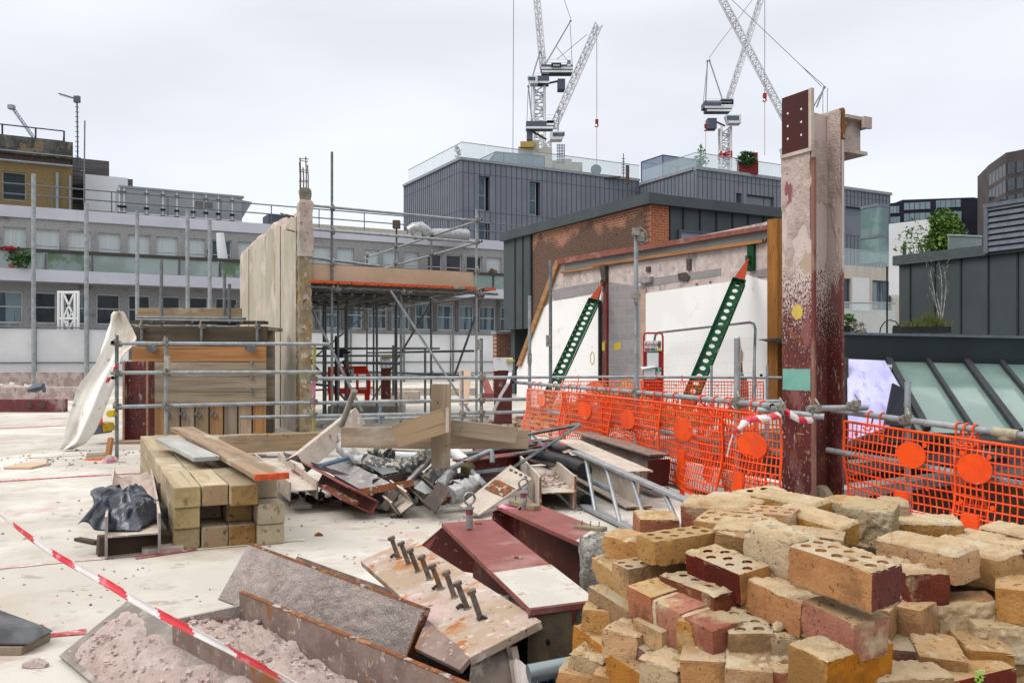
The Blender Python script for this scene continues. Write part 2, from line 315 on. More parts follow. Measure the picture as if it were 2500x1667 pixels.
# painted set-out lines on the slab
redline = mat('red_line_paint', (.42,.035,.05), (.52,.16,.16), s=9, rough=.9, layers=[((.58,.54,.48), 26, .55, .68)])
pinkline = mat('faint_line_paint', (.56,.33,.31), (.58,.42,.38), s=5, rough=.9, layers=[((.60,.56,.5), 14, .5, .66)])
yline = mat('yellow_line_paint', (.60,.52,.30), (.58,.52,.42), s=5, rough=.9, layers=[((.60,.56,.5), 14, .52, .66)])
def line(pts, wpx, m, z=.004):
    b = MB(); q = [G(x, y, z) for x, y in pts]
    for i in range(len(q)-1):
        for k in range(6):
            a, c = q[i].lerp(q[i+1], k/6), q[i].lerp(q[i+1], (k+1)/6)
            d = (c-a).normalized(); n = Vector((-d.y, d.x, 0))*wpx
            j = lambda p: n*(1+.5*noise.noise(p*7))
            b.f([b.v(a-j(a)), b.v(c-j(c)), b.v(c+j(c)), b.v(a+j(a))])
    struct('painted_line', b, m)
line([(-20,1046),(70,1043),(162,1038)], .09, redline)
line([(-20,1176),(180,1163),(290,1157),(350,1154)], .05, redline)
line([(64,1552),(120,1550),(210,1540)], .035, redline)
line([(-10,1386),(120,1374),(250,1362),(470,1341)], .03, pinkline)
line([(330,1362),(480,1340)], .02, redline, .006)
line([(480,1340),(745,1316)], .03, yline)
line([(60,1118),(205,1110)], .05, pinkline)
line([(120,1022),(165,1020)], .04, pinkline)
# ------------------------------------------------------------------ facade helper (local frame: x along the face, y inward, z up)
def facade(b, x0, x1, z0, z1, rows, th=.35, y0=0):
    zs = z0
    for zl, zh, wins in rows:
        b.span(x0, x1, y0, y0+th, zs, zl)
        xa = x0
        for a, c in wins:
            if a > xa+.01: b.span(xa, a, y0, y0+th, zl, zh)
            xa = c
        if xa < x1-.01: b.span(xa, x1, y0, y0+th, zl, zh)
        zs = zh
    b.span(x0, x1, y0, y0+th, zs, z1)
def window(par, x0, x1, z0, z1, fm, pm, y=.16, t=.06, mid=None, vert=None, label=None):
    b = MB()
    b.span(x0, x1, y-.05, y+.05, z0, z0+t); b.span(x0, x1, y-.05, y+.05, z1-t, z1)
    b.span(x0, x0+t, y-.05, y+.05, z0+t, z1-t); b.span(x1-t, x1, y-.05, y+.05, z0+t, z1-t)
    if mid is not None: zz = z0+(z1-z0)*mid; b.span(x0+t, x1-t, y-.04, y+.04, zz-t*.4, zz+t*.4)
    if vert is not None: xx = x0+(x1-x0)*vert; b.span(xx-t*.4, xx+t*.4, y-.042, y+.042, z0+t, z1-t)
    f = b.obj('window', fm, par, local=True)
    if label: f['label'] = label
    b = MB(); b.span(x0+t*.5, x1-t*.5, y-.012, y+.012, z0+t*.5, z1-t*.5); b.obj('pane', pm, f, local=True)
    return f
# ------------------------------------------------------------------ long grey office block on the left
OL = Vector((-.595*41.4, 41.4, 0))
off = thing('office_block', 'long grey pebbledash office block with rows of white framed windows and glass balconies', 'building', OL, ANG)
lt = lambda px, py=875, O=OL, D=U: tz(O, D, px, py)
up = [(8,63),(86,145),(165,221),(240,294),(312,365),(382,433),(451,500),(517,565),(582,622),(646,682),(700,742),(765,808),(823,864),(891,925),(935,973),(986,1023),(1044,1079),(1090,1127),(1139,1177),(1188,1224)]
lowr = [(-20,55),(84,137),(157,212),(235,293),(313,367),(387,440),(462,508),(526,580),(596,640),(660,700),(720,765),(783,830),(843,885),(900,945),(957,1000),(1014,1055),(1069,1108),(1121,1157),(1172,1210),(1222,1255)]
upw = [(lt(a)[0], lt(c)[0]) for a, c in up]; loww = [(lt(a)[0], lt(c)[0]) for a, c in lowr]
b = MB()
base_rows = []
for k in range(1, 5):
    base_rows.append((3.02-3.1*k, 4.5-3.1*k, loww))
facade(b, -9, 36, -15, 8.2, base_rows[::-1]+[(3.02, 4.55, loww), (6.45, 7.65, upw)])
b.span(-9, 36, .35, 12, -15, -14); b.span(-9, 36, .35, 14, 8.0, 8.2)
b.span(-9, 36, 1.6, 1.7, -14, 8.0)
b.obj('wall', peb, off, local=True)
b = MB(); b.span(-9, 36, -.08, 0, 8.14, 8.70); b.span(-9, 36, 0, .3, 8.2, 8.70)
for i in range(22): b.span(-9+i*2.05, -8.98+i*2.05, -.088, -.08, 8.15, 8.69)
b.obj('parapet', lilac, off, local=True)
b = MB(); b.span(-9, 36, -1.0, 0, 5.0, 5.58); b.obj('balcony_slab', lilac, off, local=True)
b = MB(); b.span(-9, 36, -1.02, -.9, 6.40, 6.56); b.obj('handrail', mat('dark_handrail', (.055,.05,.045), rough=.6), off, local=True)
for i in range(22): b = MB(); b.span(-8.2+i*2.02, -8.14+i*2.02, -.93, -.87, 5.58, 6.4); b.obj('balcony_post', greysteelf, off, local=True)
for i in range(21): b = MB(); b.span(-8.1+i*2.02, -6.24+i*2.02, -.965, -.945, 5.6, 6.42); b.obj('glass_panel', frost, off, local=True)
for i, (a, c) in enumerate(upw):
    window(off, a, c, 6.45, 7.65, wframe, darkglass if i in (16, 17, 18) else bluepane if i == 7 else blind, mid=None if i in (0, 4) else .35, vert=.5 if i == 0 else None)
for i, (a, c) in enumerate(loww): window(off, a, c, 3.02, 4.55, wframe, curt if i in (0, 2) or i > 8 else darkglass, mid=.52)
strc = mat('strip_concrete', (.17,.16,.15))
for (a, c), (d, e_) in zip(loww[10:], loww[11:]):
    for q in (.35, .65): b = MB(); xx = c+(d-c)*q; b.span(xx-.05, xx+.05, -.09, 0, 3.0, 5.0); b.obj('pilaster_strip', strc, off, local=True)
b = MB()
for z in (9.35, 9.85): b.tube((-9,-.0+.5,z), (36,.5,z), .035, 6)
for i in range(17): b.tube((-8.6+i*2.7,.5,8.2), (-8.6+i*2.7,.5,9.85), .03, 6)
b.obj('roof_railing', mat('railing_grey', (.13,.15,.18), rough=.5), off, local=True)
# plants on the balcony
leafd = mat('dark_leaf', (.03,.075,.02), (.05,.11,.03), s=20, rough=.7, rnd=.1)
leafl = mat('bright_leaf', (.13,.235,.03), (.07,.15,.02), s=3, rough=.7)
leafm = mat('mid_leaf', (.04,.095,.022), (.065,.135,.03), s=2, rough=.7)
twig = mat('twig_bark', (.30,.28,.24), (.16,.14,.11), s=20, rough=.9)
redfl = mat('red_flower', (.45,.01,.03), rough=.7)
def leaves(b, c, rad, n, sz, seed=0, squash=1.0, thr=-1):
    rr = random.Random(seed); c = Vector(c); k = 0; tries = 0
    while k < n and tries < n*12:
        tries += 1
        p = Vector((rr.uniform(-1,1), rr.uniform(-1,1), rr.uniform(-1,1)))
        if p.length > 1 or noise.noise(p*2.3+Vector((seed,0,0))) < thr*(1-p.length): continue
        q = c+Vector((p.x*rad[0], p.y*rad[1], p.z*rad[2]))
        a = Vector((rr.gauss(0,1), rr.gauss(0,1), rr.gauss(0,.6))).normalized(); d = a.cross(Vector((rr.gauss(0,1), rr.gauss(0,1), rr.gauss(0,1)))).normalized()
        s_ = sz*rr.uniform(.6, 1.4)
        b.f([b.v(q-a*s_), b.v(q+d*s_*.45), b.v(q+a*s_), b.v(q-d*s_*.45)]); k += 1
    return b
def shrub(name, label, cat, base, rad, n, sz, m, seed, pot=None, group=None, thr=-.3):
    t = thing(name, label, cat, base, 0, group)
    b = MB(); leaves(b, Vector(base)+ZZ*rad[2], rad, n, sz, seed, thr=thr)
    b.obj('foliage', m, t)
    b = MB(); rr = random.Random(seed)
    for i in range(5): b.tube(Vector(base), Vector(base)+Vector((rr.uniform(-.6,.6)*rad[0], rr.uniform(-.6,.6)*rad[1], rad[2]*rr.uniform(1,1.7))), sz*.12, 5, sz*.05)
    b.obj('stem', twig, t)
    if pot: b = MB(); b.tube(Vector(base)-ZZ*pot[1], Vector(base), pot[0]*.8, 10, pot[0]); b.obj('pot', pot[2], t)
    return t
q = P(28, 628, 41.0); t = shrub('potted_geranium', 'red geranium in green leaves on the far left office balcony', 'plant', q-ZZ*.35, (.85,.25,.32), 200, .13, leafm, 3, pot=(.3,.4,mat('terracotta',(.3,.12,.07))))
b = MB(); leaves(b, P(22, 606, 40.6), (.34,.15,.12), 120, .07, 5); b.obj('flower', redfl, t)
shrub('balcony_shrub', 'green shrub behind the frosted balcony glass at the far left', 'plant', P(40, 655, 40.9), (1.1,.3,.5), 260, .14, leafd, 9)
shrub('climbing_plant', 'thin climbing plant between two upper windows of the grey office block', 'plant', Vector(OL)+U*lt(507)[0]-V*.4+ZZ*5.7, (.14,.14,.75), 120, .08, leafm, 12)
shrub('balcony_pot_plant', 'brown dry plant in a pot on the balcony above the scaffold platform end', 'plant', Vector(OL)+U*lt(1195)[0]-V*.5+ZZ*6.3, (.28,.2,.3), 120, .1, mat('dry_leaf', (.18,.10,.03), (.1,.1,.03)), 14, pot=(.22,.4,mat('pot_grey',(.2,.19,.17))))
# closed parasol on the balcony
b = MB(); pp = Vector(OL)+U*lt(538)[0]-V*.6; b.path([pp+ZZ*5.6, pp+ZZ*6.2], .03, 6); b.path([pp+ZZ*6.2, pp+ZZ*6.35+U*.05, pp+ZZ*7.2+U*-.05, pp+ZZ*7.95+U*-.12], [.08,.28,.25,.2], 10)
tag(b.obj('closed_parasol', whitem, smooth=True), 'closed pale parasol standing on the balcony beside the broken concrete wall', 'parasol')
# hoarding in front of the office block
OH = OL-V*3.2
ho = thing('site_hoarding', 'long white sheeted hoarding on tube frame before the grey office block', 'hoarding', OH, ANG)
xs = [-6]+[tpx(OH, U, x) for x in (80, 208, 335, 460, 590, 720, 850, 980, 1100)]+[33]
zh = Z(797, 38.4)
for a, c in zip(xs, xs[1:]):
    b = MB(); vs = b.grid(lambda u, v, a=a, c=c: Vector((a+.03+(c-a-.06)*u, .02*noise.noise(Vector((a+u*3, v*2, 1))), -1.5+(zh+1.42)*v)), 10, 6)
    b.obj('sheet_panel', whitem, ho, local=True, smooth=True)
b = MB()
for z in (zh+.0, zh-1.62, zh-2.25): b.tube((-6,-.07,z), (33,-.07,z), .03, 6)
b.obj('frame_rail', galvd, ho, local=True)
for a in xs[1:-1]: b = MB(); b.tube((a+.1,-.13,-.3), (a+.1,-.13,zh+.3), .06, 8); b.obj('frame_post', galvd, ho, local=True)
def pole(px, ytop, ybot, Y, label, r=.0242, m=galv, name='scaffold_pole', group=None, zb=None):
    p = P(px, ybot, Y)
    if zb is not None: p.z = zb
    b = MB(); b.tube(p, P(px, ytop, Y), r, 10, hollow=.82)
    return tag(b.obj(name, m, smooth=True), label, 'scaffold pole', group)
for px, yt, lb, Y in ((82,425,'tall pale scaffold pole crossing the yellow brick tower, before the white hoarding',30), (211,497,'pale scaffold pole in front of the hoarding, left of the draped plastic sheet',29), (335,515,'pale scaffold pole rising behind the tip of the draped plastic sheet',27), (458,510,'pale scaffold pole rising behind the timber box, under the air handling unit',26), (512,538,'thin scaffold pole left of the closed parasol',26)):
    pole(px, yt, 935, Y, lb, .07 if px < 215 else .06, galv, zb=0)
for px, yt, yb, lb, Y in ((394,635,800,'grey scaffold pole standing through the left of the timber box top',16), (548,664,770,'taller of two grey poles on the timber box beside the concrete wall',16), (560,693,790,'shorter of two grey poles on the timber box beside the concrete wall',15.6)):
    pole(px, yt, yb, Y, lb, .032, galvd)
# white cross braced lattice tower before the lower windows
b = MB(); q = lambda px, py: P(px, py, 40.7)
for x in (143, 152, 183, 191): b.tube(q(x,710), P(x,935,40.7), .07, 6)
for y in (714, 778): b.tube(q(143,y), q(191,y), .06, 6)
for a, c in (((155,716),(181,776)),((181,716),(155,776)),((155,780),(181,830)),((181,780),(155,830)),((160,790),(176,762)),((165,800),(166,760))): b.tube(q(*a), q(*c), .05, 6)
tag(b.obj('lattice_tower', whitesteel), 'white cross braced lattice tower before the dark lower windows', 'tower')
# ------------------------------------------------------------------ on the office roof
T0 = Vector((-.595*45, 45, 0))
lift = thing('brick_roof_tower', 'yellow brick roof tower with dark concrete cornice and a railing on top', 'roof tower', T0, ANG)
zz = lambda y: 1.3+(875-y)/2100*45
x1 = tpx(T0, U, 177)
b = MB(); wz = (zz(488), zz(417)); wx = (tpx(T0,U,4), tpx(T0,U,65)); facade(b, -4, x1, 8.2, zz(392), [(wz[0], wz[1], [wx])], .3); b.span(-4, x1, .3, 3.6, 8.2, zz(392))
b.obj('wall', brickmat('yellow_brick', (.26,.175,.062), (.215,.14,.05), (.20,.16,.09), dark=(.15,.10,.05)), lift, local=True)
b = MB(); b.span(-4, x1+.02, -.1, 3.65, zz(372), zz(330)); b.obj('cornice', mat('stained_concrete', (.10,.105,.10), (.055,.055,.05), s=2, layers=[((.19,.15,.09), 2.5, .5, .62)]), lift, local=True)
b = MB(); b.span(-4, x1-.1, .1, 3.4, zz(392), zz(372)); b.obj('shadow_gap', darksteel, lift, local=True)  # recess below the cornice filled with a dark colour for its shade
b = MB(); b.span(-4, x1+.04, -.14, -.1, zz(368), zz(365)); b.tube((-4,-.12,zz(391)), (x1,-.12,zz(391)), .06, 8); b.tube((tpx(T0,U,140),-.1,8.2), (tpx(T0,U,140),-.1,zz(410)), .08, 8); b.tube((x1-.12,-.08,8.2), (x1-.12,-.08,zz(415)), .06, 8); b.obj('drainpipe', mat('pipe_grey', (.30,.33,.35)), lift, local=True)
window(lift, wx[0], wx[1], wz[0], wz[1], mat('stone_frame',(.30,.27,.20)), mat('louvre_dark',(.035,.05,.055),(.02,.03,.035),s=1,st=(.1,1,14)), y=.1, t=.08)
b = MB()
for z in (zz(300), zz(326)-.0): b.tube((-4,.3,z), (x1-.4,.3,z), .035, 6); b.tube((x1-.4,.3,z), (x1-.4,3,z), .035, 6)
for x in (-3, tpx(T0,U,5), tpx(T0,U,87), x1-.4): b.tube((x,.3,zz(331)), (x,.3,zz(300)), .045, 6)
b.obj('railing', mat('railing_navy', (.045,.05,.075)), lift, local=True)
b = MB(); q = P(190, 412, 47); b.tube(P(190,412,47), P(188,236,47), .045, 6)
for i in range(12): y = 250+i*12; b.tube(P(188,y,47)-U*.1, P(188,y,47)+U*.1, .02, 4)
b.tube(P(143,229,47), P(190,243,47), .035, 5)
for k in range(9): c = P(147+k*3.6, 230.5+k*1.1, 47); b.tube(c-V*.25-ZZ*.14, c+V*.25+ZZ*.14, .015, 4)
b.box(P(188,243,47), (.3,.2,.35)); b.tube(P(180,386,47), P(197,386,47), .03, 5)
tag(b.obj('television_aerial', greysteelf), 'tall television aerial mast beside the yellow brick tower', 'aerial')
b = MB(); b.tube(P(205,500,46), P(207,295,46), .04, 6); b.tube(P(197,418,46), P(208,418,46), .03, 5)
tag(b.obj('roof_mast', galvd), 'thin plain mast on the office roof right of the aerial', 'mast')
t = thing('plant_room', 'white plant room with dark ribbed brown cladding on the office roof', 'plant room', P(225,505,50), ANG)
b = MB(); b.box(P(258,480,50), (2.2,2,2.0), Matrix.Rotation(ANG,3,'Z')); b.obj('wall', whitem, t)
b = MB(); b.box(P(215,470,52), (2.2,2,3.6), Matrix.Rotation(ANG,3,'Z')); b.box(P(240,452,51.5), (3.6,2.4,.6), Matrix.Rotation(ANG,3,'Z')); b.box(P(236,440,52), (.8,.8,.9), Matrix.Rotation(ANG,3,'Z'))
b.obj('cladding', mat('ribbed_brown', (.13,.12,.12), (.07,.065,.07), s=2.6, st=(.1,.1,6)), t)
A0 = P(290, 875, 45); A0.z = 0
ahu = thing('air_handling_unit', 'large grey panelled air handling unit on the office roof', 'ventilation unit', A0, ANG)
ax = tpx(A0, U, 591); az = Z(457, 45); bz = 8.75
b = MB(); b.span(0, ax, 0, 2.4, bz, az); b.span(0, ax+.1, -.05, 2.45, az, az+.1); b.poly([Vector((ax,.2,az-.1)), Vector((ax+.6,.2,az-.15)), Vector((ax+.05,.2,bz+.4))], Vector((0,2,0)))
b.obj('casing', mat('ahu_grey', (.30,.33,.35), (.27,.30,.32), s=.4), ahu, local=True)
sx_ = [tpx(A0,U,x) for x in (303,358,398,432,472,503,533,567)]
b = MB()
for x in sx_: b.span(x-.03, x+.03, -.012, 0, bz, az)
b.span(0, ax, -.014, 0, Z(503,45)-.35, Z(503,45)-.29); b.span(0,.06,-.012,0,bz,az)
b.obj('panel_joint', whitem, ahu, local=True)
for x in [0.05]+sx_:
    for z in (az-.25, az-1.0, bz+.5, bz+.15):
        if random.random() < .75: b = MB(); b.span(x-.13, x+.11, -.05, -.0, z-.05, z+.05); b.obj('door_handle', blackm, ahu, local=True)
b = MB(); b.span(sx_[4]+.1, sx_[4]+.5, -.02, 0, az-.75, az-.4); b.span(sx_[4]+.6, sx_[4]+1.0, -.02, 0, az-.75, az-.4); b.obj('vent_grille', mat('grille', (.16,.16,.16)), ahu, local=True)
b = MB()
for i in range(5): b.span(.4+i*2, .6+i*2, .1, 2.2, 8.2, bz)
b.obj('support_foot', greysteelf, ahu, local=True)
t = thing('roof_plant_housing', 'long low cream plant housing on the office roof behind the rail', 'plant housing', Vector((OL+U*lt(765)[0]+V*4).to_tuple()[:2]+(8.2,)), ANG)
b = MB(); b.span(0, 7.5, 0, 2, 0, 1.35); b.span(1.6, 2.8, -.3, 0, .3, 1.0); b.span(4.5,5.6,-.3,0,.2,.9); b.obj('casing', mat('cream_paint', (.52,.47,.38)), t, local=True)
b = MB(); b.span(-1.6, -.1, 0, 1.6, 0, 1.75); b.obj('cowl', mat('dark_cowl', (.09,.11,.14)), t, local=True)
dk = mat('foil_duct', (.42,.43,.44), (.32,.33,.34), s=6, rough=.4, metal=.4)
b = MB(); Yd = 50
b.path([P(1000,566,Yd), P(1012,558,Yd), P(1028,556,Yd), P(1040,566,Yd), P(1050,574,Yd+.3), P(1075,572,Yd+1.2), P(1140,575,Yd+2.5)], .36, 12, jit=.1)
for i in range(9): c = P(1062+i*9, 573, Yd+1+i*.18); b.tube(c-U*.03, c+U*.03, .39, 12)
b.box(P(1020,572,Yd), (.5,.5,.6))
tag(b.obj('ventilation_duct', dk, smooth=True), 'silver elbow ventilation duct lying on the office roof', 'duct')
b = MB(); b.span(-.2,.2,-.2,.2,0,.45); b.tube((0,0,-.9),(0,0,0),.05,6); ob = b.obj('floodlight', darksteel, local=True); ob.location = P(968,558,49); tag(ob, 'small dark floodlight on a post on the office roof', 'floodlight')
# distant crane at far left
def lattice(b, p, q, wd, up, n, r, tri=False, r2=None):
    p, q = Vector(p), Vector(q); x = (q-p).normalized(); m = frame(x, up); y, z = m.col[1], m.col[2]; r2 = r2 or r*.55
    off = [y*wd/2+z*wd/2, -y*wd/2+z*wd/2, -y*wd/2-z*wd/2, y*wd/2-z*wd/2] if not tri else [z*wd*.5, -z*wd*.5, y*wd*.87]
    k = len(off)
    for o_ in off: b.tube(p+o_, q+o_, r, 5)
    for i in range(n):
        a, c = p.lerp(q, i/n), p.lerp(q, (i+1)/n)
        for j in range(k):
            s0, s1 = off[j], off[(j+1)%k]
            b.tube(a+s0, c+s1, r2, 4) if i % 2 else b.tube(a+s1, c+s0, r2, 4)
            b.tube(a+s0, a+s1, r2, 4)
b = MB(); lattice(b, P(85,345,330), P(28,264,330), 1.1, ZZ, 14, .13, True); b.box(P(28,262,330), (2,2,1.6)); b.tube(P(85,345,330), P(85,560,330), 1.0, 6)
tag(b.obj('distant_crane', mat('hazy_steel', (.36,.40,.47))), 'tiny far crane jib above the yellow brick tower railing', 'crane')
# ------------------------------------------------------------------ blue-grey zinc apartment building
OG = Vector((-.06*62, 62, 0))
za = thing('apartment_building', 'blue grey standing seam apartment building with glass rimmed roof terrace', 'building', OG, ANG)
zr = 15.6; zj = Z(420, 62); zj2 = Z(513, 62)
LX = tpx(OG, U, 1561); LY = tpx(OG, V, 986); WY = 6.9; WX = 21.4
g1 = [(tpx(OG,U,a), tpx(OG,U,c)) for a, c in ((1169,1196),(1293,1319))]; OGw = OG+U*LX-V*WY
gw = [(tpx(OGw,U,a)+LX, tpx(OGw,U,c)+LX) for a, c in ((1797,1811),(1823,1890),(1985,2040),(2064,2134))]
zA, zB = Z(515, 63), Z(431, 63); zC, zD = Z(592, 63), Z(545, 63)
b = MB(); facade(b, 0, LX, -15, zr, [(zC-.6, zD, [g1[0]]), (zA, zB, g1)])
facade(b, LX, LX+WX, -15, zr-.35, [(6.6, 9.0, [gw[3]]), (Z(566,69), Z(492,69), gw)], y0=-WY)
b.span(0, .3, .35, LY, -15, zr); b.span(LX, LX+.3, -WY+.35, 0, -15, zr-.35)
b.span(.3, LX+WX-.1, .35, 11, zr-.4, zr-.36); b.span(LX+.3, LX+WX-.1, -WY+.35, .35, zr-.4, zr-.36); b.span(LX+WX-.3, LX+WX, -WY+.35, 8, -15, zr-.35)
b.span(.3, LX, 1.5, 1.6, -15, zr-.5); b.span(LX+.3, LX+WX, -WY+1.5, -WY+1.6, -15, zr-.5)
b.obj('wall', zinc, za, local=True)
b = MB()
def seams(x0, x1, step, z0, z1, holes, y, axis='x'):
    k = x0
    while k < x1:
        segs = [(z0, z1)]
        for (a, c), (hz0, hz1) in holes:
            if a-.05 < k < c+.05: segs = [s for q in segs for s in ((q[0], min(q[1], hz0)), (max(q[0], hz1), q[1])) if s[1]-s[0] > .05]
        for s0, s1 in segs:
            if axis == 'x': b.span(k-.016, k+.016, y-.035, y, s0, s1)
            else: b.span(y-.035, y, k-.016, k+.016, s0, s1)
        k += step
h1 = [(g, (zA, zB)) for g in g1]+[(g1[0], (zC-.6, zD))]; hw = [(g, (Z(566,69), Z(492,69))) for g in gw]+[(gw[3], (6.6, 9))]
for z0, z1 in ((2, zj2-.01), (zj2+.01, zj-.01), (zj+.01, zr-.02)):
    seams(.22, LX, .44, z0, z1, h1, 0); seams(.2, LY, .42, z0, z1, [], 0, 'y'); seams(LX+.2, LX+WX, .44, z0, min(z1, zr-.4), hw, -WY); seams(-WY+.2, 0, .44, z0, min(z1, zr-.4), [], LX, 'y')
for z in (zj, zj2, Z(560,62)): b.span(0, LX, -.012, 0, z-.02, z+.02); b.span(-.012, 0, 0, LY, z-.02, z+.02)
for z in (zj,): b.span(LX, LX+WX, -WY-.012, -WY, z-.02, z+.02)
b.obj('standing_seam', zincs, za, local=True)
b = MB(); b.span(-.12, LX, -.12, .3, zr, zr+.2); b.span(-.12, .3, .3, LY, zr, zr+.2); b.span(LX, LX+WX+.1, -WY-.12, -WY+.3, zr-.35, zr-.12); b.span(LX-.12, LX+.3, -WY+.3, -.12, zr-.35, zr-.12)
b.obj('roof_edge', zincl, za, local=True)
for g in g1: window(za, g[0]+.03, g[1]-.25, zA+.03, zB-.03, zincl, bluepane, y=.28, t=.09, mid=.45)
window(za, g1[0][0]+.03, g1[0][1]-.25, zC-.57, zD-.03, zincl, bluepane, y=.28, t=.09)
for g in gw: window(za, g[0]+.03, g[1]-.03, Z(566,69)+.03, Z(492,69)-.03, zincs, darkglass if g[1]-g[0] < 1 else zinc, y=-WY+.25, t=.08, vert=.7)
window(za, gw[3][0]+.03, gw[3][1]-.03, 6.63, 8.97, zincs, darkglass, y=-WY+.25, vert=.5)
gl = thing('terrace_balustrade', 'clear glass balustrade round the roof edge of the blue grey apartment building', 'balustrade', OG+ZZ*(zr+.2), ANG)
gp = [(.25, LY-.4), (.25, .25), (LX+.2, .25)]
def gwall(par, pts, h, m=clear, rail=True):
    for (xa,ya),(xb,yb) in zip(pts, pts[1:]):
        a, c = Vector((xa,ya,0)), Vector((xb,yb,0)); n = max(1, round((c-a).length/1.9))
        for i in range(n):
            p, q = a.lerp(c, (i+.01)/n), a.lerp(c, (i+.99)/n); d = (q-p).normalized(); s = Vector((-d.y,d.x,0))*.012
            b = MB(); b.poly([p-s, q-s, q+s, p+s], ZZ*h); b.obj('glass_panel', m, par, local=True)
    b = MB()
    for (xa,ya),(xb,yb) in zip(pts, pts[1:]): b.tube((xa,ya,h+.02), (xb,yb,h+.02), .03, 6)
    b.obj('top_rail', zincl, par, local=True)
gwall(gl, gp, 1.15)
gl2 = thing('terrace_balustrade', 'clear glass balustrade on the projecting wing of the blue grey apartment building', 'balustrade', OG+ZZ*(zr-.12), ANG)
gwall(gl2, [(LX+.3, 0), (LX+.3, -WY+.3), (LX+16, -WY+.3), (LX+16, -WY+6)], 1.1)
b = MB(); c = [P(x, y, 66) for x, y in ((1190,400),(1190,352))]
t = thing('roof_hatch_box', 'blue tinted glass box with sloping top on the left roof terrace', 'glass box', OG+U*2.6+V*2+ZZ*(zr-.3), ANG)
b = MB(); b.hexa([Vector(p) for p in ((0,0,0),(5.6,0,0),(5.6,3,0),(0,3,0),(1.3,0,1.75),(5.6,0,1.9),(5.6,3,1.9),(1.3,3,1.75))]); b.obj('glazing', clearb, t, local=True)
b = MB()
for a, c in (((1.3,0,1.75),(5.6,0,1.9)),((1.3,0,1.75),(1.3,3,1.75)),((2,0,0),(2,0,1.8)),((5.6,0,0),(5.6,0,1.9)),((0,0,0),(1.3,0,1.75))): b.tube(a, c, .04, 6)
b.obj('frame', zincs, t, local=True)
t = thing('roof_hatch_box', 'tall blue tinted glass stair box on the projecting roof terrace', 'glass box', OG+U*22.5+V*2+ZZ*(zr-.3), ANG)
b = MB(); b.span(-2.6, 1.5, 0, 3, 0, 3.3); b.obj('glazing', clearb, t, local=True)
b = MB()
for x in (-2.6, 1.5):
    for y in (0, 3): b.tube((x,y,0), (x,y,3.3), .05, 6)
for y in (0,3): b.tube((-2.6,y,3.3), (1.5,y,3.3), .05, 6)
for x in (-2.6,1.5): b.tube((x,0,3.3), (x,3,3.3), .05, 6)
b.obj('frame', mat('violet_frame', (.06,.055,.13)), t, local=True)
b = MB(); q = P(1455, 415, 69); b.disc(q, (0,-1,.15), .43, .1, 24); b.tube(q+Vector((0,.1,0)), Vector((q.x,q.y+.1,zr-.3)), .05, 6); b.tube(q+Vector((0,-.02,-.3)), q+Vector((.1,-.6,.1)), .02, 5)
tag(b.obj('satellite_dish', greysteelf), 'round grey satellite dish behind the terrace glass', 'satellite dish')
b = MB(); b.tube(P(1522,450,68), P(1522,375,68), .035, 5)
for i in range(6): b.tube(P(1518,388+i*7,68), P(1526,388+i*7,68), .03, 4)
b.tube(P(1532,450,68), P(1532,404,68), .14, 8); b.tube(P(1475,435,68), P(1515,432,68), .08, 6)
tag(b.obj('roof_aerial', darksteel), 'short dark aerials standing on the roof terrace between the glass boxes', 'aerial')
shrub('roof_terrace_shrub', 'bushy dark green shrub in a red planter on the projecting roof terrace', 'plant', P(1822,409,66), (.75,.6,.62), 420, .17, leafd, 21, thr=-.1)
b = MB(); b.box(P(1840,398,66.4), (.5,.5,1.5)); b.box(P(1825,412,66.2), (1.5,.6,.9)); tag(b.obj('planter_box', mat('red_planter',(.20,.02,.02))), 'dark red planter box beside the roof terrace shrub', 'planter')
t = shrub('roof_terrace_sapling', 'thin sparse sapling on the projecting roof terrace', 'plant', P(1711,409,66), (.6,.5,.5), 110, .14, leafl, 22); b = MB(); b.tube(P(1711,412,66), P(1711,353,66), .05, 6); leaves(b, P(1712,372,66), (.35,.3,.7), 60, .1, 4); b.obj('trunk', leafl, t)
shrub('roof_terrace_grass', 'thin pale dry plant on the left roof terrace corner', 'plant', P(1118,388,66), (.25,.25,.5), 50, .14, twig, 23)
# ------------------------------------------------------------------ far cream concrete cores below the cranes
t = thing('concrete_core', 'cream concrete building core under construction at the foot of the two left cranes', 'building', P(1305,600,140))
cm_ = mat('cream_concrete', (.50,.46,.39), (.42,.39,.33), s=.2)
b = MB()
def blk(x0,x1,y0,y1,Y,d=6): a, c = P(x0,y1,Y), P(x1,y0,Y); b.span(a.x,c.x,Y,Y+d,-15,c.z)
blk(1265,1300,358,600,140); blk(1300,1316,342,600,139); blk(1316,1348,362,600,138.5); blk(1348,1372,392,600,139.5); blk(1372,1396,388,600,141); blk(1396,1422,396,600,142); blk(1360,1412,402,600,136)
b.obj('wall', cm_, t)
b = MB()
for x in range(1362,1380,4): b.tube(P(x,400,135), P(x,352,135), .06, 4)
for y in range(355,400,7): b.tube(P(1358,y,135), P(1378,y,135), .06, 4)
b.obj('scaffold', greysteelf, t)
b = MB(); b.box(P(1287,354,139), (2.2,1,.9)); b.obj('yellow_formwork', mat('yellow_form',(.5,.36,.10)), t)
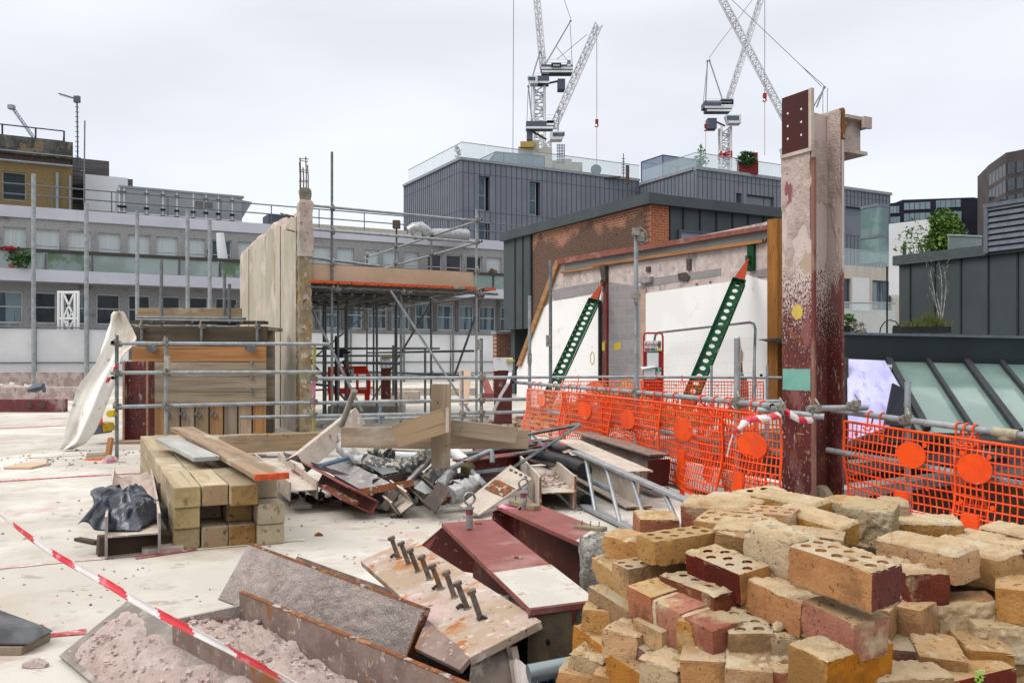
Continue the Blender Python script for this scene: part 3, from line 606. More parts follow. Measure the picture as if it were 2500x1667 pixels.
# ------------------------------------------------------------------ tower cranes
def crane(label, Y, mast, boom, bw, aframe, plat, cab, cw, ropes, hook, grp='luffing tower cranes against the sky', red=None):
    t = thing('tower_crane', label, 'crane', P(mast[0], 700, Y), 0, grp)
    k = Y/F
    b = MB(); lattice(b, P(mast[0], 760, Y), P(mast[0], mast[1], Y), mast[2]*k, Vector((0,1,0)), int((760-mast[1])/17), .23, r2=.12); b.obj('mast', whitesteel, t)
    b = MB(); lattice(b, P(*boom[0], Y), P(*boom[1], Y), bw*k, Vector((0,1,0)), int(math.dist(*boom)/13), .12, True, r2=.06)
    e0 = P(*boom[0], Y); e1 = P(*boom[1], Y)
    c = e0.lerp(e1, .0); b.obj('boom', mat('boom_white', (.75,.76,.78), (.64,.65,.67), s=.3), t)
    b = MB()
    for a, c in aframe: b.tube(P(*a, Y-1), P(*c, Y-1), .13, 5); b.tube(P(*a, Y+1), P(*c, Y+1), .13, 5); b.tube(P(*c, Y-1.2), P(*c, Y+1.2), .22, 6)
    b.obj('a_frame', mat('a_frame_grey', (.40,.42,.45)), t)
    b = MB()
    for x0,x1,y0,y1 in plat: a, c = P(x0,y1,Y), P(x1,y0,Y); b.span(a.x,c.x,Y-1.5,Y+1.5,a.z,c.z)
    b.obj('machinery_deck', greysteelf, t)
    b = MB()
    for x0,x1,y0,y1 in plat: a, c = P(x0,y1,Y), P(x1,y1,Y); b.span(a.x,c.x,Y-1.58,Y-1.5,a.z-.3,a.z+.05); b.tube((a.x,Y-1.5,a.z+1.4),(c.x,Y-1.5,a.z+1.4),.04,4)
    b.obj('deck_edge', whitesteel, t)
    x0,x1,y0,y1 = cab; a, c = P(x0,y1,Y-2), P(x1,y0,Y-2)
    b = MB(); s = 1 if cab[0] > mast[0] else -1; xi, xo = (a.x, c.x) if s > 0 else (c.x, a.x)
    b.hexa([Vector((xi,Y-3,a.z)),Vector((xo-s*.5,Y-3,a.z)),Vector((xo-s*.5,Y-1,a.z)),Vector((xi,Y-1,a.z)),Vector((xi,Y-3,c.z)),Vector((xo,Y-3,c.z)),Vector((xo,Y-1,c.z)),Vector((xi,Y-1,c.z))]); cb = b.obj('cab', whitesteel, t)
    b = MB(); b.span(min(xi+s*.4,xo-s*.1), max(xi+s*.4,xo-s*.1), Y-3.06, Y-2.98, a.z+.5, c.z-.2); b.obj('cab_window', bluepane, cb)
    b = MB(); x0,x1,y0,y1 = cw; a, c = P(x0,y1,Y), P(x1,y0,Y); b.span(a.x,c.x,Y-1,Y+1,a.z,c.z); b.tube(P((x0+x1)/2,y0,Y), P(mast[0],mast[1]-4,Y), .18, 5)
    b.obj('counterweight', greysteelf, t)
    b = MB()
    for a, c in ropes: b.tube(P(*a, Y), P(*c, Y), .045, 4)
    b.obj('rope', greysteelf, t)
    if hook:
        q = P(*hook, Y); b = MB(); b.box(q, (.5,.4,.7)); b.path([q-ZZ*.3, q+Vector((.25,0,-.65)), q+Vector((0,0,-.95)), q+Vector((-.3,0,-.75))], .12, 6); b.obj('hook_block', redp, t)
        b = MB(); b.tube(q-ZZ*1.1, q-ZZ*9, .035, 4); b.obj('sling', redp, t)
    if red: b = MB(); lattice(b, P(mast[0],red[1],Y), P(mast[0],red[0],Y), mast[2]*k*1.06, Vector((0,1,0)), 2, .22, r2=.14); b.obj('red_mast_section', redp, t)
    return t
t = crane('upper luffing crane of the left pair, boom leaning left, black name board on deck', 150, (1316,213,26), ((1326,168),(1302,-90)), 15, [((1330,160),(1393,52)),((1300,186),(1318,128))], [(1320,1397,165,172),(1322,1397,174,180),(1300,1340,192,206),(1384,1392,155,165)], (1288,1312,190,208), (1361,1379,197,222), [((1394,48),(1370,-20)),((1392,60),(1397,160)),((1290,205),(1286,310)),((1298,205),(1296,310)),((1358,114),(1395,160))], None)
b = MB(); a, c = P(1346,165,148.4), P(1370,155,148.4); b.span(a.x,c.x,148.2,148.4,a.z,c.z); nb = b.obj('name_board', blackm, t)
b = MB()
for i in range(5): q = P(1352+i*3.2,160,148.15); b.box(q, (.13,.04,.28))
b.obj('board_letters', whitesteel, nb)
crane('lower white luffing crane of the left pair, boom leaning right with a red hook', 142, (1334,345,18), ((1350,312),(1462,58)), 18, [((1300,310),(1290,212)),((1362,330),(1364,270))], [(1284,1350,302,316),(1334,1352,300,308)], (1343,1379,325,344), (1286,1300,318,345), [((1457,60),(1457,290)),((1434,84),(1360,145))], (1457,297))
crane('white luffing crane with a red mast section above the projecting roof terrace', 160, (1770,312,23), ((1776,252),(1866,-30)), 13, [((1766,250),(1732,148)),((1722,262),(1727,150))], [(1716,1785,252,266),(1722,1782,266,274),(1756,1786,248,262)], (1770,1806,284,304), (1725,1747,292,317), [((1731,142),(1754,110)),((1754,110),(1852,-20)),((1727,150),(1716,262))], (1723,308), red=(372,388))
crane('white luffing crane mostly hidden behind the tall steel column, its boom leaning far left', 130, (1960,420,24), ((1922,300),(1748,-30)), 17, [((1985,262),(2013,214)),((1994,262),(2012,214))], [(1940,2010,300,318)], (1907,1935,362,388), (1990,2012,325,350), [((2012,210),(1957,162)),((2006,212),(1957,162)),((1957,162),(1776,-10)),((2009,216),(2009,300)),((2020,216),(2020,300)),((1867,-20),(1867,232))], (1867,234))
b = MB(); b.tube(P(1254,-30,150), P(1252,420,150), .05, 4); tag(b.obj('hoist_rope', greysteelf), 'single thin hoist rope hanging in the sky left of the cranes', 'rope')
# ------------------------------------------------------------------ brick building with dark zinc roof edge
OB = Vector((.1605*24, 24, 0))
br = thing('brick_building', 'red and soot black brick building with a dark grey sloping roof edge', 'building', OB, ANG)
BY = tpx(OB, V, 1242); BZ = tpx(OB, V, 1300); zf = Z(500, 24)
redbrick = brickmat('red_brick_side', (.36,.10,.035), (.27,.075,.03), (.30,.21,.15), dark=(.15,.06,.03), axes='yz')
# upper courses red, soot darkened field below: one continuous brick surface with its own stain
m = brickmat('sooty_brick_side', (.44,.105,.03), (.30,.075,.027), (.36,.27,.20), mort=.018, dark=(.10,.06,.04), axes='yz')
n_ = m.node_tree.nodes; l_ = m.node_tree.links.new; pr = n_['Principled BSDF']; src = pr.inputs['Base Color'].links[0].from_socket
tcn = n_.new('ShaderNodeTexCoord'); sx2 = n_.new('ShaderNodeSeparateXYZ'); l_(tcn.outputs['Object'], sx2.inputs[0])
nq = n_.new('ShaderNodeTexNoise'); nq.inputs['Scale'].default_value = 1.1; nq.inputs['Detail'].default_value = 7; l_(tcn.outputs['Object'], nq.inputs[0])
ma = n_.new('ShaderNodeMath'); ma.operation = 'MULTIPLY_ADD'; l_(nq.outputs[0], ma.inputs[0]); ma.inputs[1].default_value = -2.2; l_(sx2.outputs[2], ma.inputs[2])
mr = n_.new('ShaderNodeMapRange'); l_(ma.outputs[0], mr.inputs[0]); mr.inputs[1].default_value = 4.0; mr.inputs[2].default_value = 4.3; mr.inputs[3].default_value = .74; mr.inputs[4].default_value = 0
mxx = n_.new('ShaderNodeMixRGB'); l_(mr.outputs[0], mxx.inputs[0]); l_(src, mxx.inputs[1]); mxx.inputs[2].default_value = (.036,.026,.019,1); l_(mxx.outputs[0], pr.inputs['Base Color'])
b = MB(); b.span(0, .3, .0, BZ, 0, zf); b.obj('brick_side', m, br, local=True)
x1 = tpx(OB, U, 1632)
b = MB(); b.span(.0, x1, -.02, .3, 0, zf); b.obj('brick_front', brickmat('red_brick_front', (.46,.105,.026), (.37,.085,.024), (.40,.27,.19), dark=(.20,.06,.03)), br, local=True)
b = MB(); b.span(-.05, .25, BZ, BY, Z(806, 31)*0+2.35, zf); BX = tpx(OB, U, 1985); b.span(x1, BX, .03, .3, 3, zf); b.span(.3, BX, .3, 9, zf-.3, zf-.05); b.span(BX-.1, BX, .3, 9, 0, zf-.3); b.span(-.05, .25, BY, BY+.3, 2.35, zf); b.span(.25,BX,BY,BY+.3,0,zf-.3)
b.obj('zinc_cladding', zincd, br, local=True)
b = MB(); b.span(-.18, .3, -.18, BY+.35, zf, Z(473, 24)); b.span(.3, BX+.1, -.18, .3, zf, Z(473, 24)-.02); b.obj('roof_edge', zincd, br, local=True)
b = MB(); b.span(-.08, -.05, BZ-.02, BZ+.06, 2.35, zf)
for y in (BZ+(BY-BZ)*.33, BZ+(BY-BZ)*.66): b.span(-.085, -.05, y-.02, y+.02, 2.35, zf)
for x in [x1+.06]+[x1+.55+i*.62 for i in range(6)]: b.span(x-.02, x+.02, -.0, .03, zf-1.2, zf)
b.obj('standing_seam', mat('seam_dark', (.03,.037,.04)), br, local=True)
window(br, x1+.35, BX-.3, 3.2, zf-.62, zincs, mat('pale_reflecting_glass', (.30,.34,.38), (.22,.26,.30), s=.3, rough=.1), y=-.0, t=.07)
b = MB(); o2 = P(1212, 875, 33); o2.z = 0
lw = thing('low_brick_wall', 'low red brick wall with pale coping left of the dark zinc corner', 'wall', P(1212,1000,32.2)*1, ANG); lw.location.z = 0; lw.matrix_basis = Matrix.Translation(Vector((lw.location.x, lw.location.y, 0)))@Matrix.Rotation(ANG,4,'Z')
b.span(0, 1.6, 0, .3, 0, Z(815, 32.2)); b.obj('brickwork', brickmat('low_red_brick', (.30,.085,.04), (.22,.065,.035), (.34,.27,.22), dark=(.13,.05,.035)), lw, local=True)
b = MB(); b.span(-.05, 1.6, -.05, .35, Z(815,32.2), Z(808,32.2)); b.obj('coping', zincl, lw, local=True)
# ------------------------------------------------------------------ white party wall (gable) with sloping roof line
OW = Vector((.316*18.7, 18.7, 0)); MW = Matrix.Translation(OW)@Matrix.Rotation(ANG+R(90), 4, 'Z')
gw_ = thing('gable_wall', 'white plastered gable wall with bare blockwork and a red tile capped sloping top', 'wall', M=MW)
def wz(px, py): t, z = tz(OW, V, px, py); return t, z
def sheet(name, pts, y0, y1, m, floor=False, bev=0):
    b = MB(); q = [wz(*p) for p in pts]; b.poly([Vector((t, y0, max(z, 0) if floor else z)) for t, z in q], Vector((0, y1-y0, 0))); return b.obj(name, m, gw_, local=True, bevel=bev)
plas = mat('pink_plaster', (.60,.50,.47), (.50,.41,.385), s=3, rough=.95, bump=1.2, bs=9, layers=[((.33,.31,.31), 2.2, .56, .68), ((.64,.57,.54), 5, .55, .7), ((.28,.20,.16), 16, .70, .78)])
whitew = mat('white_plaster', (.93,.925,.92), (.87,.865,.86), s=.6, rough=.9, layers=[((.72,.69,.66), 1.5, .68, .84)])
blockm = brickmat('grey_blockwork', (.30,.285,.30), (.235,.23,.245), (.33,.30,.29), .45, .225, .014, dark=(.36,.29,.27))
sheet('plaster', [(1914,533),(1371,645),(1262,908),(1262,1040),(1914,1060)], -.3, 0, plas, True)
sheet('white_render', [(1327,752),(1350,736),(1470,717),(1470,1040),(1264,1040),(1264,905)], 0, .035, whitew, True)
sheet('white_render', [(1579,716),(1783,688),(1826,672),(1886,690),(1886,1060),(1579,1060)], 0, .04, whitew, True)
sheet('block_pier', [(1488,690),(1575,700),(1575,1045),(1488,1040)], 0, .02, blockm, True)
sheet('block_course', [(1350,708),(1462,688),(1462,712),(1352,733)], 0, .015, blockm)
sheet('block_course', [(1575,682),(1760,655),(1760,672),(1575,700)], 0, .012, blockm)
sheet('block_patch', [(1848,660),(1878,655),(1878,674),(1850,676)], 0, .03, blockm)
sheet('plaster_edge', [(1567,708),(1579,706),(1579,1040),(1567,1040)], .0, .05, mat('raw_plaster', (.50,.36,.27), (.42,.29,.22), s=6), True)
sheet('roof_felt', [(1383,640),(1888,559),(1872,592),(1383,666)], 0, .07, mat('grey_felt', (.20,.20,.19), (.16,.16,.155), s=.8, rough=.8))
tilem = mat('red_tile', (.27,.095,.075), (.21,.075,.06), s=5, rough=.85, layers=[((.34,.18,.15), 3, .58, .75)])
sheet('tile_capping', [(1371,632),(1890,550),(1890,561),(1371,646)], -.3, .16, tilem)
sheet('timber_strip', [(1375,663),(1472,648),(1472,653),(1375,668)], 0, .10, woodo); sheet('timber_strip', [(1455,645),(1870,585),(1870,593),(1455,652)], 0, .12, woodo)
sheet('verge_board', [(1363,637),(1372,640),(1276,893),(1267,893)], .0, .12, woodo)
sheet('timber_post', [(1887,538),(1912,534),(1912,1060),(1887,1060)], .0, .17, mat('ochre_post_wood', (.36,.155,.035), (.27,.11,.026), s=3, st=(3,3,.25), rough=.9, bump=.4, bs=20, layers=[((.15,.07,.025), 6, .6, .75, (3,3,.5))]), True)
sheet('steel_post', [(1478,675),(1486,675),(1486,1040),(1478,1040)], .0, .08, redox, True)
sheet('steel_bracket', [(1472,648),(1486,646),(1486,690),(1478,690)], .02, .13, darksteel)
b = MB(); t0, z0 = wz(1471, 735); b.tube((t0,.09,0), (t0,.09,z0), .055, 10); b.tube((t0,.09,z0), (t0+.5,.06,z0+.12), .03, 6); b.obj('downpipe', blackm, gw_, local=True, smooth=True)
for pts in ([(1580,652),(1589,651),(1589,664),(1580,664)], [(1679,633),(1689,632),(1689,659),(1679,660)], [(1658,668),(1676,665),(1687,676),(1680,687),(1660,685)], [(1700,693),(1704,692),(1704,694),(1700,695)], [(1733,688),(1737,687),(1737,689),(1733,690)]):
    q = [wz(*p) for p in pts]; pk = MB(); pk.poly([Vector((t,.0,z)) for t, z in q], Vector((0,.045,0))); pk.obj('pocket_shade', darksteel, gw_, local=True)  # dark slabs on the plaster stand in for shade inside the pockets
sheet('steel_stub', [(1564,679),(1596,676),(1596,690),(1566,692)], 0, .12, greysteel)
ysp = mat('yellow_spray', (.62,.46,.02), (.55,.42,.06), s=9)
sheet('spray_mark', [(1501,838),(1517,836),(1517,852),(1501,855)], .02, .024, ysp)
sheet('spray_mark', [(1476,835),(1482,835),(1482,856),(1476,856)], .08, .084, ysp)
b = MB(); t0, z0 = wz(1449, 874); b.path([Vector((t0+.10*math.cos(a*.628), .038, z0+.19*math.sin(a*.628)+.02*math.sin(a*2))) for a in range(11)], .014, 5); b.obj('spray_mark', ysp, gw_, local=True)
sheet('torn_hole_shade', [(1813,868),(1817,905),(1820,922),(1826,924),(1830,935),(1832,1050),(1813,1050)], .04, .044, darksteel, True)  # dark sheet on the face stands in for shade inside the tear
sheet('torn_lining', [(1809,822),(1812,848),(1818,862),(1815,890),(1812,905),(1813,1050),(1809,1050)], .044, .075, mat('torn_board', (.42,.29,.20), (.3,.2,.14), s=6), True)
sheet('exposed_steel', [(1822,924),(1829,930),(1831,1050),(1822,1050)], .044, .06, redox, True)
# green raking props bolted to the gable wall
def perforated(b, L, wd, n, r, th, z):
    st = L/n
    for k in range(n):
        cx = st*(k+.5); ang = [2*math.pi*i/16 for i in range(16)]
        for s, zz_ in ((1, z+th/2), (-1, z-th/2)):
            inn = [b.v(Vector((cx+r*math.cos(a), r*math.sin(a), zz_))) for a in ang]; out = []
            for a in ang:
                c, q = math.cos(a), math.sin(a); m_ = min((st/2)/abs(c) if abs(c) > 1e-6 else 9, (wd/2)/abs(q) if abs(q) > 1e-6 else 9); out.append(b.v(Vector((cx+c*m_, q*m_, zz_))))
            for i in range(16): j = (i+1)%16; b.f([inn[i], inn[j], out[j], out[i]])
            if s > 0: top = inn
        for i in range(16): j = (i+1)%16; b.f([top[i], top[j], inn[j], inn[i]])
def prop(label, tip, yt, bot, Yb, w_, nh, gap=.55):
    tp, bt = P(*tip, yt), P(*bot, Yb); x = (tp-bt); L_ = x.length
    m3 = frame(x, Vector((.7,-.1,0)));
    if m3.col[2].y > 0: m3 = m3@Matrix.Rotation(R(180),3,'X')
    t = thing('raking_prop', label, 'prop', M=MX(bt, m3)); body = L_-gap-.25
    b = MB(); perforated(b, body, w_, nh, w_*.215, .014, .02)
    for y in (-w_/2, w_/2):
        for s in (-1, 1): b.span(0, body, y-.008, y+.008, s*.035 if s > 0 else -.115, .115 if s > 0 else -.035)
    for x_ in (0, body-.02): b.span(x_, x_+.02, -w_/2, w_/2, -.1, .1)
    b.obj('channel', greenp, t, local=True)
    orp = mat('orange_prop_head', (.38,.05,.016), rough=.7, spec=.15)
    b = MB(); b.hexa([Vector((body+.02, y, z)) for y, z in ((-w_*.4,-.09),(w_*.4,-.09),(w_*.4,.09),(-w_*.4,.09))]+[Vector((L_-.25, y, z)) for y, z in ((-.04,-.04),(.04,-.04),(.04,.04),(-.04,.04))]); b.tube((L_-.25,0,0),(L_-.03,0,0),.032,8); b.obj('head', orp, t, local=True)
    b = MB(); b.hexa([Vector((-.35, y, z)) for y, z in ((-.06,-.06),(.06,-.06),(.06,.06),(-.06,.06))]+[Vector((0, y, z)) for y, z in ((-w_*.5,-.1),(w_*.5,-.1),(w_*.5,.1),(-w_*.5,.1))]); b.obj('foot', orp, t, local=True)
    b = MB(); b.box((body*.42,-w_/2-.012,.02), (.11,.006,.05)); b.obj('maker_label', whitem, t, local=True)
    b = MB(); q = tp.copy(); b.box(q+U*.06, (.06,.2,.62), Matrix.Rotation(ANG,3,'Z')); b.box(q-U*.02-ZZ*.05, (.12,.08,.16), Matrix.Rotation(ANG,3,'Z')); b.obj('wall_bracket', greenp if yt < 22 else darksteel, t)
t1, _ = wz(1470, 690); t2, _ = wz(1826, 625)
prop('green perforated raking prop with red head on the left part of the gable wall', (1473,686), OW.y+V.y*t1-.25, (1333,985), 22.2, .28, 19)
prop('longer green perforated raking prop with orange head near the right end of the gable wall', (1829,628), OW.y+V.y*t2-.2, (1680,985), 17.2, .28, 17)
# red fire point board and mesh fence panel leaning on the gable
Yf = 19.2
fp = thing('fire_point_board', 'red framed site fire point board with a white safety sign before the gable wall', 'notice board', G(1594,1003,.0)*1)
q = lambda x, y, d=0: P(x, y, Yf+d)
b = MB(); b.path([P(1572,1003,Yf), q(1572,822), q(1574,814), q(1580,813), q(1610,813), q(1616,815), q(1618,822), P(1618,1003,Yf)], .022, 8); b.obj('frame', redp, fp, smooth=True)
def card(name, x0,x1,y0,y1,d,m,par): b = MB(); a, c = q(x0,y1,d), q(x1,y0,d); b.span(a.x,c.x,a.y,a.y+.012,a.z,c.z); return b.obj(name, m, par)
card('back_board', 1573,1617,856,1000,.0,redp,fp)
sg = card('sign', 1573,1605,832,858,-.03,whitem,fp); card('red_field', 1574,1587,849.5,856,-.042,redp,sg); card('green_field', 1589,1603.5,849.5,856,-.042,mat('safety_green',(.01,.22,.12)),sg)
b = MB(); a = q(1601.3,852.7,-.046); b.poly([a+Vector((-.012,0,.02)), a+Vector((.012,0,0)), a+Vector((-.012,0,-.02))], Vector((0,.003,0))); b.obj('arrow', whitem, sg)
sd = card('side_sign', 1606,1614,832,857,-.03,mat('blue_grey_sign',(.11,.13,.19)),fp); card('yellow_field', 1606.5,1613.5,848,856.5,-.042,mat('sign_yellow',(.6,.5,.02)),sd); card('yellow_field',1606.5,1613.5,833,837,-.042,mat('sign_olive',(.42,.36,.10)),sd)
ps = card('plan_frame', 1579,1609,860,898,-.03,greysteel,fp); card('plan', 1580.5,1607.5,861.5,896.5,-.042,whitem,ps)
bx = card('leaflet_box', 1572,1600,899,925,-.2,whitem,fp); b = MB(); a = q(1568,902,-.25); b.hexa([a+Vector(p) for p in ((0,0,0),(.30,0,.05),(.30,.25,.07),(0,.25,.04),(0,0,.015),(.30,0,.065),(.30,.25,.085),(0,.25,.055))]); b.obj('lid', whitem, fp)
s2 = card('first_aid_sign', 1602.5,1614.5,898,921,-.03,whitem,fp); card('green_field', 1602.5,1614.5,899.5,906,-.042,mat('first_aid_green',(.01,.25,.09)),s2)
b = MB(); a = q(1608.3,902.8,-.047); b.box(a,(.012,.004,.04)); b.box(a,(.035,.003,.012)); b.obj('cross', whitem, s2)
def text(body, p, size, m, name, par, rot=(R(90),0,0), align='CENTER', th=.002):
    cu = bpy.data.curves.new(name, 'FONT'); cu.body = body; cu.size = size; cu.align_x = align; cu.align_y = 'CENTER'; cu.extrude = th; cu.shear = .15
    tmp = bpy.data.objects.new(name, cu); COL.objects.link(tmp); dg = bpy.context.evaluated_depsgraph_get(); me = bpy.data.meshes.new_from_object(tmp.evaluated_get(dg)); bpy.data.objects.remove(tmp)
    me.materials.clear(); me.materials.append(m)
    return put(name, me, Matrix.Translation(p)@Matrix.Rotation(rot[2],4,'Z')@Matrix.Rotation(rot[0],4,'X'), par)
text('Ambit', q(1589.5,840.5,-.044), .135, redp, 'sign_lettering', sg)
text('Fire Point', q(1580.5,852.8,-.05), .030, whitem, 'sign_lettering', sg)
mf = thing('mesh_fence_panel', 'grey tube framed wire mesh fence panel leaning on the white gable wall', 'fence panel', G(1720,1010,0))
O2 = OW-U*.45; fpz = lambda px, py: (lambda t: O2+V*t+ZZ*(Z(py, O2.y+V.y*t)))(tpx(O2, V, px))
fr = [fpz(1598,1000), fpz(1598,830), fpz(1600,818), fpz(1606,812), fpz(1830,787), fpz(1840,790), fpz(1844,803), fpz(1838,1000)]
b = MB(); b.path(fr, .03, 8); b.obj('tube_frame', galvd, mf, smooth=True)
b = MB()
for i in range(1, 46): x = 1600+i*5.2; b.tube(fpz(x, 811-(x-1606)*.112), fpz(x-1, 1000), .0022, 4)
for y in (840, 868, 897, 925, 955, 985): b.tube(fpz(1600,y), fpz(1842,y-(y-811)*0-16), .005, 4)
b.obj('wire_mesh', whitesteel, mf)
# ------------------------------------------------------------------ right hand background
sb = thing('stone_building', 'pale stone faced apartment block with glazed balcony behind the steel column', 'building', P(2040,875,48)*1, ANG); sb.location.z = 0; OS = Vector((P(2040,875,48).x, 48, 0)); sb.matrix_basis = Matrix.Translation(OS)@Matrix.Rotation(ANG,4,'Z')
sw = [(tpx(OS,U,a), tpx(OS,U,c)) for a, c in ((2052,2078),(2130,2180))]; zt = Z(650,49)
b = MB(); facade(b, 0, 12, -15, zt, [(.6, 2.4, [sw[1]]), (Z(755,49), Z(682,49), sw)]); b.span(0,12,.35,6,zt-.3,zt-.1); b.span(0,12,1.3,1.4,-15,zt-.4)
b.obj('wall', mat('pale_stone', (.56,.52,.46), (.50,.46,.41), s=2, st=(4,1,.2)), sb, local=True)
for wv in sw: window(sb, wv[0]+.03, wv[1]-.03, Z(755,49)+.02, Z(682,49)-.02, zincs, curt, vert=.45, t=.07)
window(sb, sw[1][0]+.03, sw[1][1]-.03, .63, 2.37, zincs, bluepane, vert=.5)
b = MB(); b.span(sw[0][1]+.1, sw[1][0]-.3, -.03, 0, Z(758,49), Z(678,49)); b.obj('white_panel', whitem, sb, local=True)
gb = thing('balcony_balustrade', 'clear glass balcony balustrade on top of the pale stone block', 'balustrade', OS+ZZ*zt, ANG); gwall(gb, [(0,.1),(9,.1)], .9)
gb = thing('terrace_balustrade', 'low clear glass balustrade before the pale stone block at terrace level', 'balustrade', P(2050,820,34), ANG*.3); gwall(gb, [(0,0),(2.4,.0)], 1.3)
t = thing('glass_corner_bay', 'green tinted glass corner bay of the apartment building', 'glazing', P(2145,640,60), ANG)
b = MB(); b.span(0,.95,0,1.5,0,1.75); b.span(0,.95,0,1.5,1.95,3.9); b.obj('glazing', mat('teal_glass', (.20,.30,.30), (.14,.22,.22), s=.6, rough=.08), t, local=True)
b = MB(); b.span(-.05,1.0,-.02,1.5,1.75,1.95); b.obj('floor_edge', zinc, t, local=True); b = MB(); b.span(-.05,1,-.03,1.5,3.9,4.1); b.obj('floor_edge', zinc, t, local=True)
t = thing('white_wall_block', 'white rendered house wall with a slot window behind the green tree', 'building', P(2200,875,40)*1, 0); 
b = MB(); Yw = 42; a = [P(2170,547,Yw),P(2288,533,Yw),P(2288,720,Yw),P(2170,720,Yw)]; b.poly(a, Vector((2.1,4,0))); b.obj('wall', whitem, t)
b = MB(); b.plate([P(2204,596,Yw-.02),P(2212,594,Yw-.02),P(2212,645,Yw-.02),P(2204,645,Yw-.02)], .01); b.obj('window', darkglass, t)
do = thing('dark_office', 'long black office building with two strips of pale windows', 'building', P(2280,700,110))
navy = mat('black_navy_cladding', (.012,.013,.028), (.02,.02,.035), s=.3, rough=.5)
b = MB(); Yo = 110
def pl(pts, d, m=None): b.poly([P(x,y,Yo) for x, y in pts], Vector((0,d,0)))
pl([(2172,497),(2203,492),(2203,760),(2172,760)], 10); pl([(2203,488),(2377,482),(2405,487),(2405,760),(2203,760)], 12)
b.obj('wall', navy, do)
for x0, x1, y0, y1, n in ((2174,2196,504,521,3),(2174,2198,530,545,3),(2207,2272,496,513,5),(2285,2346,490,508,5),(2207,2272,522,540,5),(2297,2348,518,537,4)):
    for i in range(n):
        a, c = x0+(x1-x0)*(i+.06)/n, x0+(x1-x0)*(i+.94)/n; s = -3/65*(1); b = MB()
        ya = y0-(a-x0)*.05; yc = y0-(c-x0)*.05
        b.poly([P(a,ya,Yo-.1),P(c,yc,Yo-.1),P(c,yc+y1-y0,Yo-.1),P(a,ya+y1-y0,Yo-.1)], Vector((0,.08,0))); b.obj('window', mat('pale_blue_pane', (.22,.30,.36), (.30,.38,.43), s=.2, rough=.15) if 'pale_blue_pane' not in bpy.data.materials else bpy.data.materials['pale_blue_pane'], do)
dt = thing('brown_tower', 'dark brown faceted tower block at the right edge of the picture', 'building', P(2470,700,95))
brn = mat('brown_concrete', (.10,.085,.082), (.075,.065,.065), s=.5); Yt = 95
fac = [(2414,403,95),(2456,373,90),(2478,369,91),(2520,360,93),(2640,340,100)]
b = MB()
for (xa,ya,Ya),(xb,yb,Yb) in zip(fac, fac[1:]):
    a0, b0 = P(xa,ya,Ya), P(xb,yb,Yb); b.poly([a0, b0, Vector((b0.x,b0.y,-15)), Vector((a0.x,a0.y,-15))], Vector((2,6,0)))
b.obj('wall', brn, dt)
for (xa,ya,Ya),(xb,yb,Yb) in zip(fac, fac[1:]):
    a0, b0 = P(xa,ya,Ya), P(xb,yb,Yb); n = {0:5,1:1,2:2,3:4}[fac.index((xa,ya,Ya))]
    for r_ in range(5):
        for i in range(n):
            u0, u1 = (i+.12)/n, (i+.88)/n; b = MB()
            p, q_ = a0.lerp(b0, u0), a0.lerp(b0, u1); s = Vector((0,-.08,0)); z = lambda v, k: Vector((v.x, v.y, v.z-1.1-r_*1.75-k))
            b.poly([z(p,0)+s, z(q_,0)+s, z(q_,1.25)+s, z(p,1.25)+s], Vector((0,.1,0))); b.obj('window', darkglass, dt)
# dark zinc roof extension with louvres, planter, birch and rooflight
OZ = Vector((.45*20, 20, 0)); zx = thing('zinc_extension', 'dark grey green zinc clad roof extension on the right with vertical seams', 'roof extension', OZ, ANG+R(90))
zt = Z(648,20); b = MB(); b.span(-9, 0, -4, 0, -.0, zt-.0); b.obj('wall', zincd, zx, local=True)
b = MB(); b.span(-9, .1, -.3, .1, zt, zt+.22); b.obj('roof_edge', mat('edge_dark', (.085,.10,.105)), zx, local=True)
b = MB()
for i in range(16): b.span(-9+i*.62, -8.97+i*.62, 0, .03, .0, zt)
b.obj('standing_seam', mat('seam_dark2', (.03,.037,.04)), zx, local=True)
lv = thing('louvre_screen', 'blue grey louvred plant screen on the roof extension at the right edge', 'screen', P(2405,619,18), ANG+R(90))
b = MB(); lh = 1.0
b.span(-3.4, 0, -1, -.06, 0, lh-.05); b.obj('backing', darksteel, lv, local=True)
b = MB()
for i in range(8): z = .03+i*.122; b.hexa([Vector(p) for p in ((-3.4,-.02,z),(0,-.02,z),(0,.0,z),(-3.4,.0,z),(-3.4,-.05,z+.085),(0,-.05,z+.085),(0,-.03,z+.085),(-3.4,-.03,z+.085))])
b.span(-.06,.03,-.1,.01,0,lh); b.span(-1.15,-1.08,-.1,.01,0,lh); b.span(-3.4,.03,-1,.02,lh-.05,lh+.03); b.obj('slats', mat('louvre_blue', (.15,.17,.21)), lv, local=True)
gb = thing('roof_balustrade', 'frosted glass balustrade on the roof extension left of the louvred screen', 'balustrade', P(2314,632,19.2), R(8)); gwall(gb, [(0,0),(.9,.1)], .5, m=frost)
tr = thing('roof_garden_tree', 'bright green multi stemmed tree on the roof behind the zinc extension', 'tree', P(2290,640,24))
b = MB(); leaves(b, P(2310,575,24), (.5,.45,.75), 800, .075, 41, thr=-.35); leaves(b, P(2290,600,24), (.5,.4,.45), 420, .07, 44, thr=-.2); leaves(b, P(2245,580,24), (.62,.3,.55), 170, .055, 42, thr=.0); leaves(b, P(2215,600,24), (.4,.3,.5), 110, .05, 43, thr=.0); leaves(b, P(2330,590,24), (.4,.35,.6), 420, .06, 45, thr=-.4); leaves(b, P(2300,550,24), (.42,.4,.5), 500, .065, 46, thr=-.4); b.obj('crown', leafl, tr)
b = MB()
for x, y in ((2310,540),(2235,560),(2205,590),(2330,560),(2275,560),(2255,575)): b.path([P(2290,720,24), P((2290+x)/2+3,650,24), P(x,y,24)], [.035,.025,.006], 5)
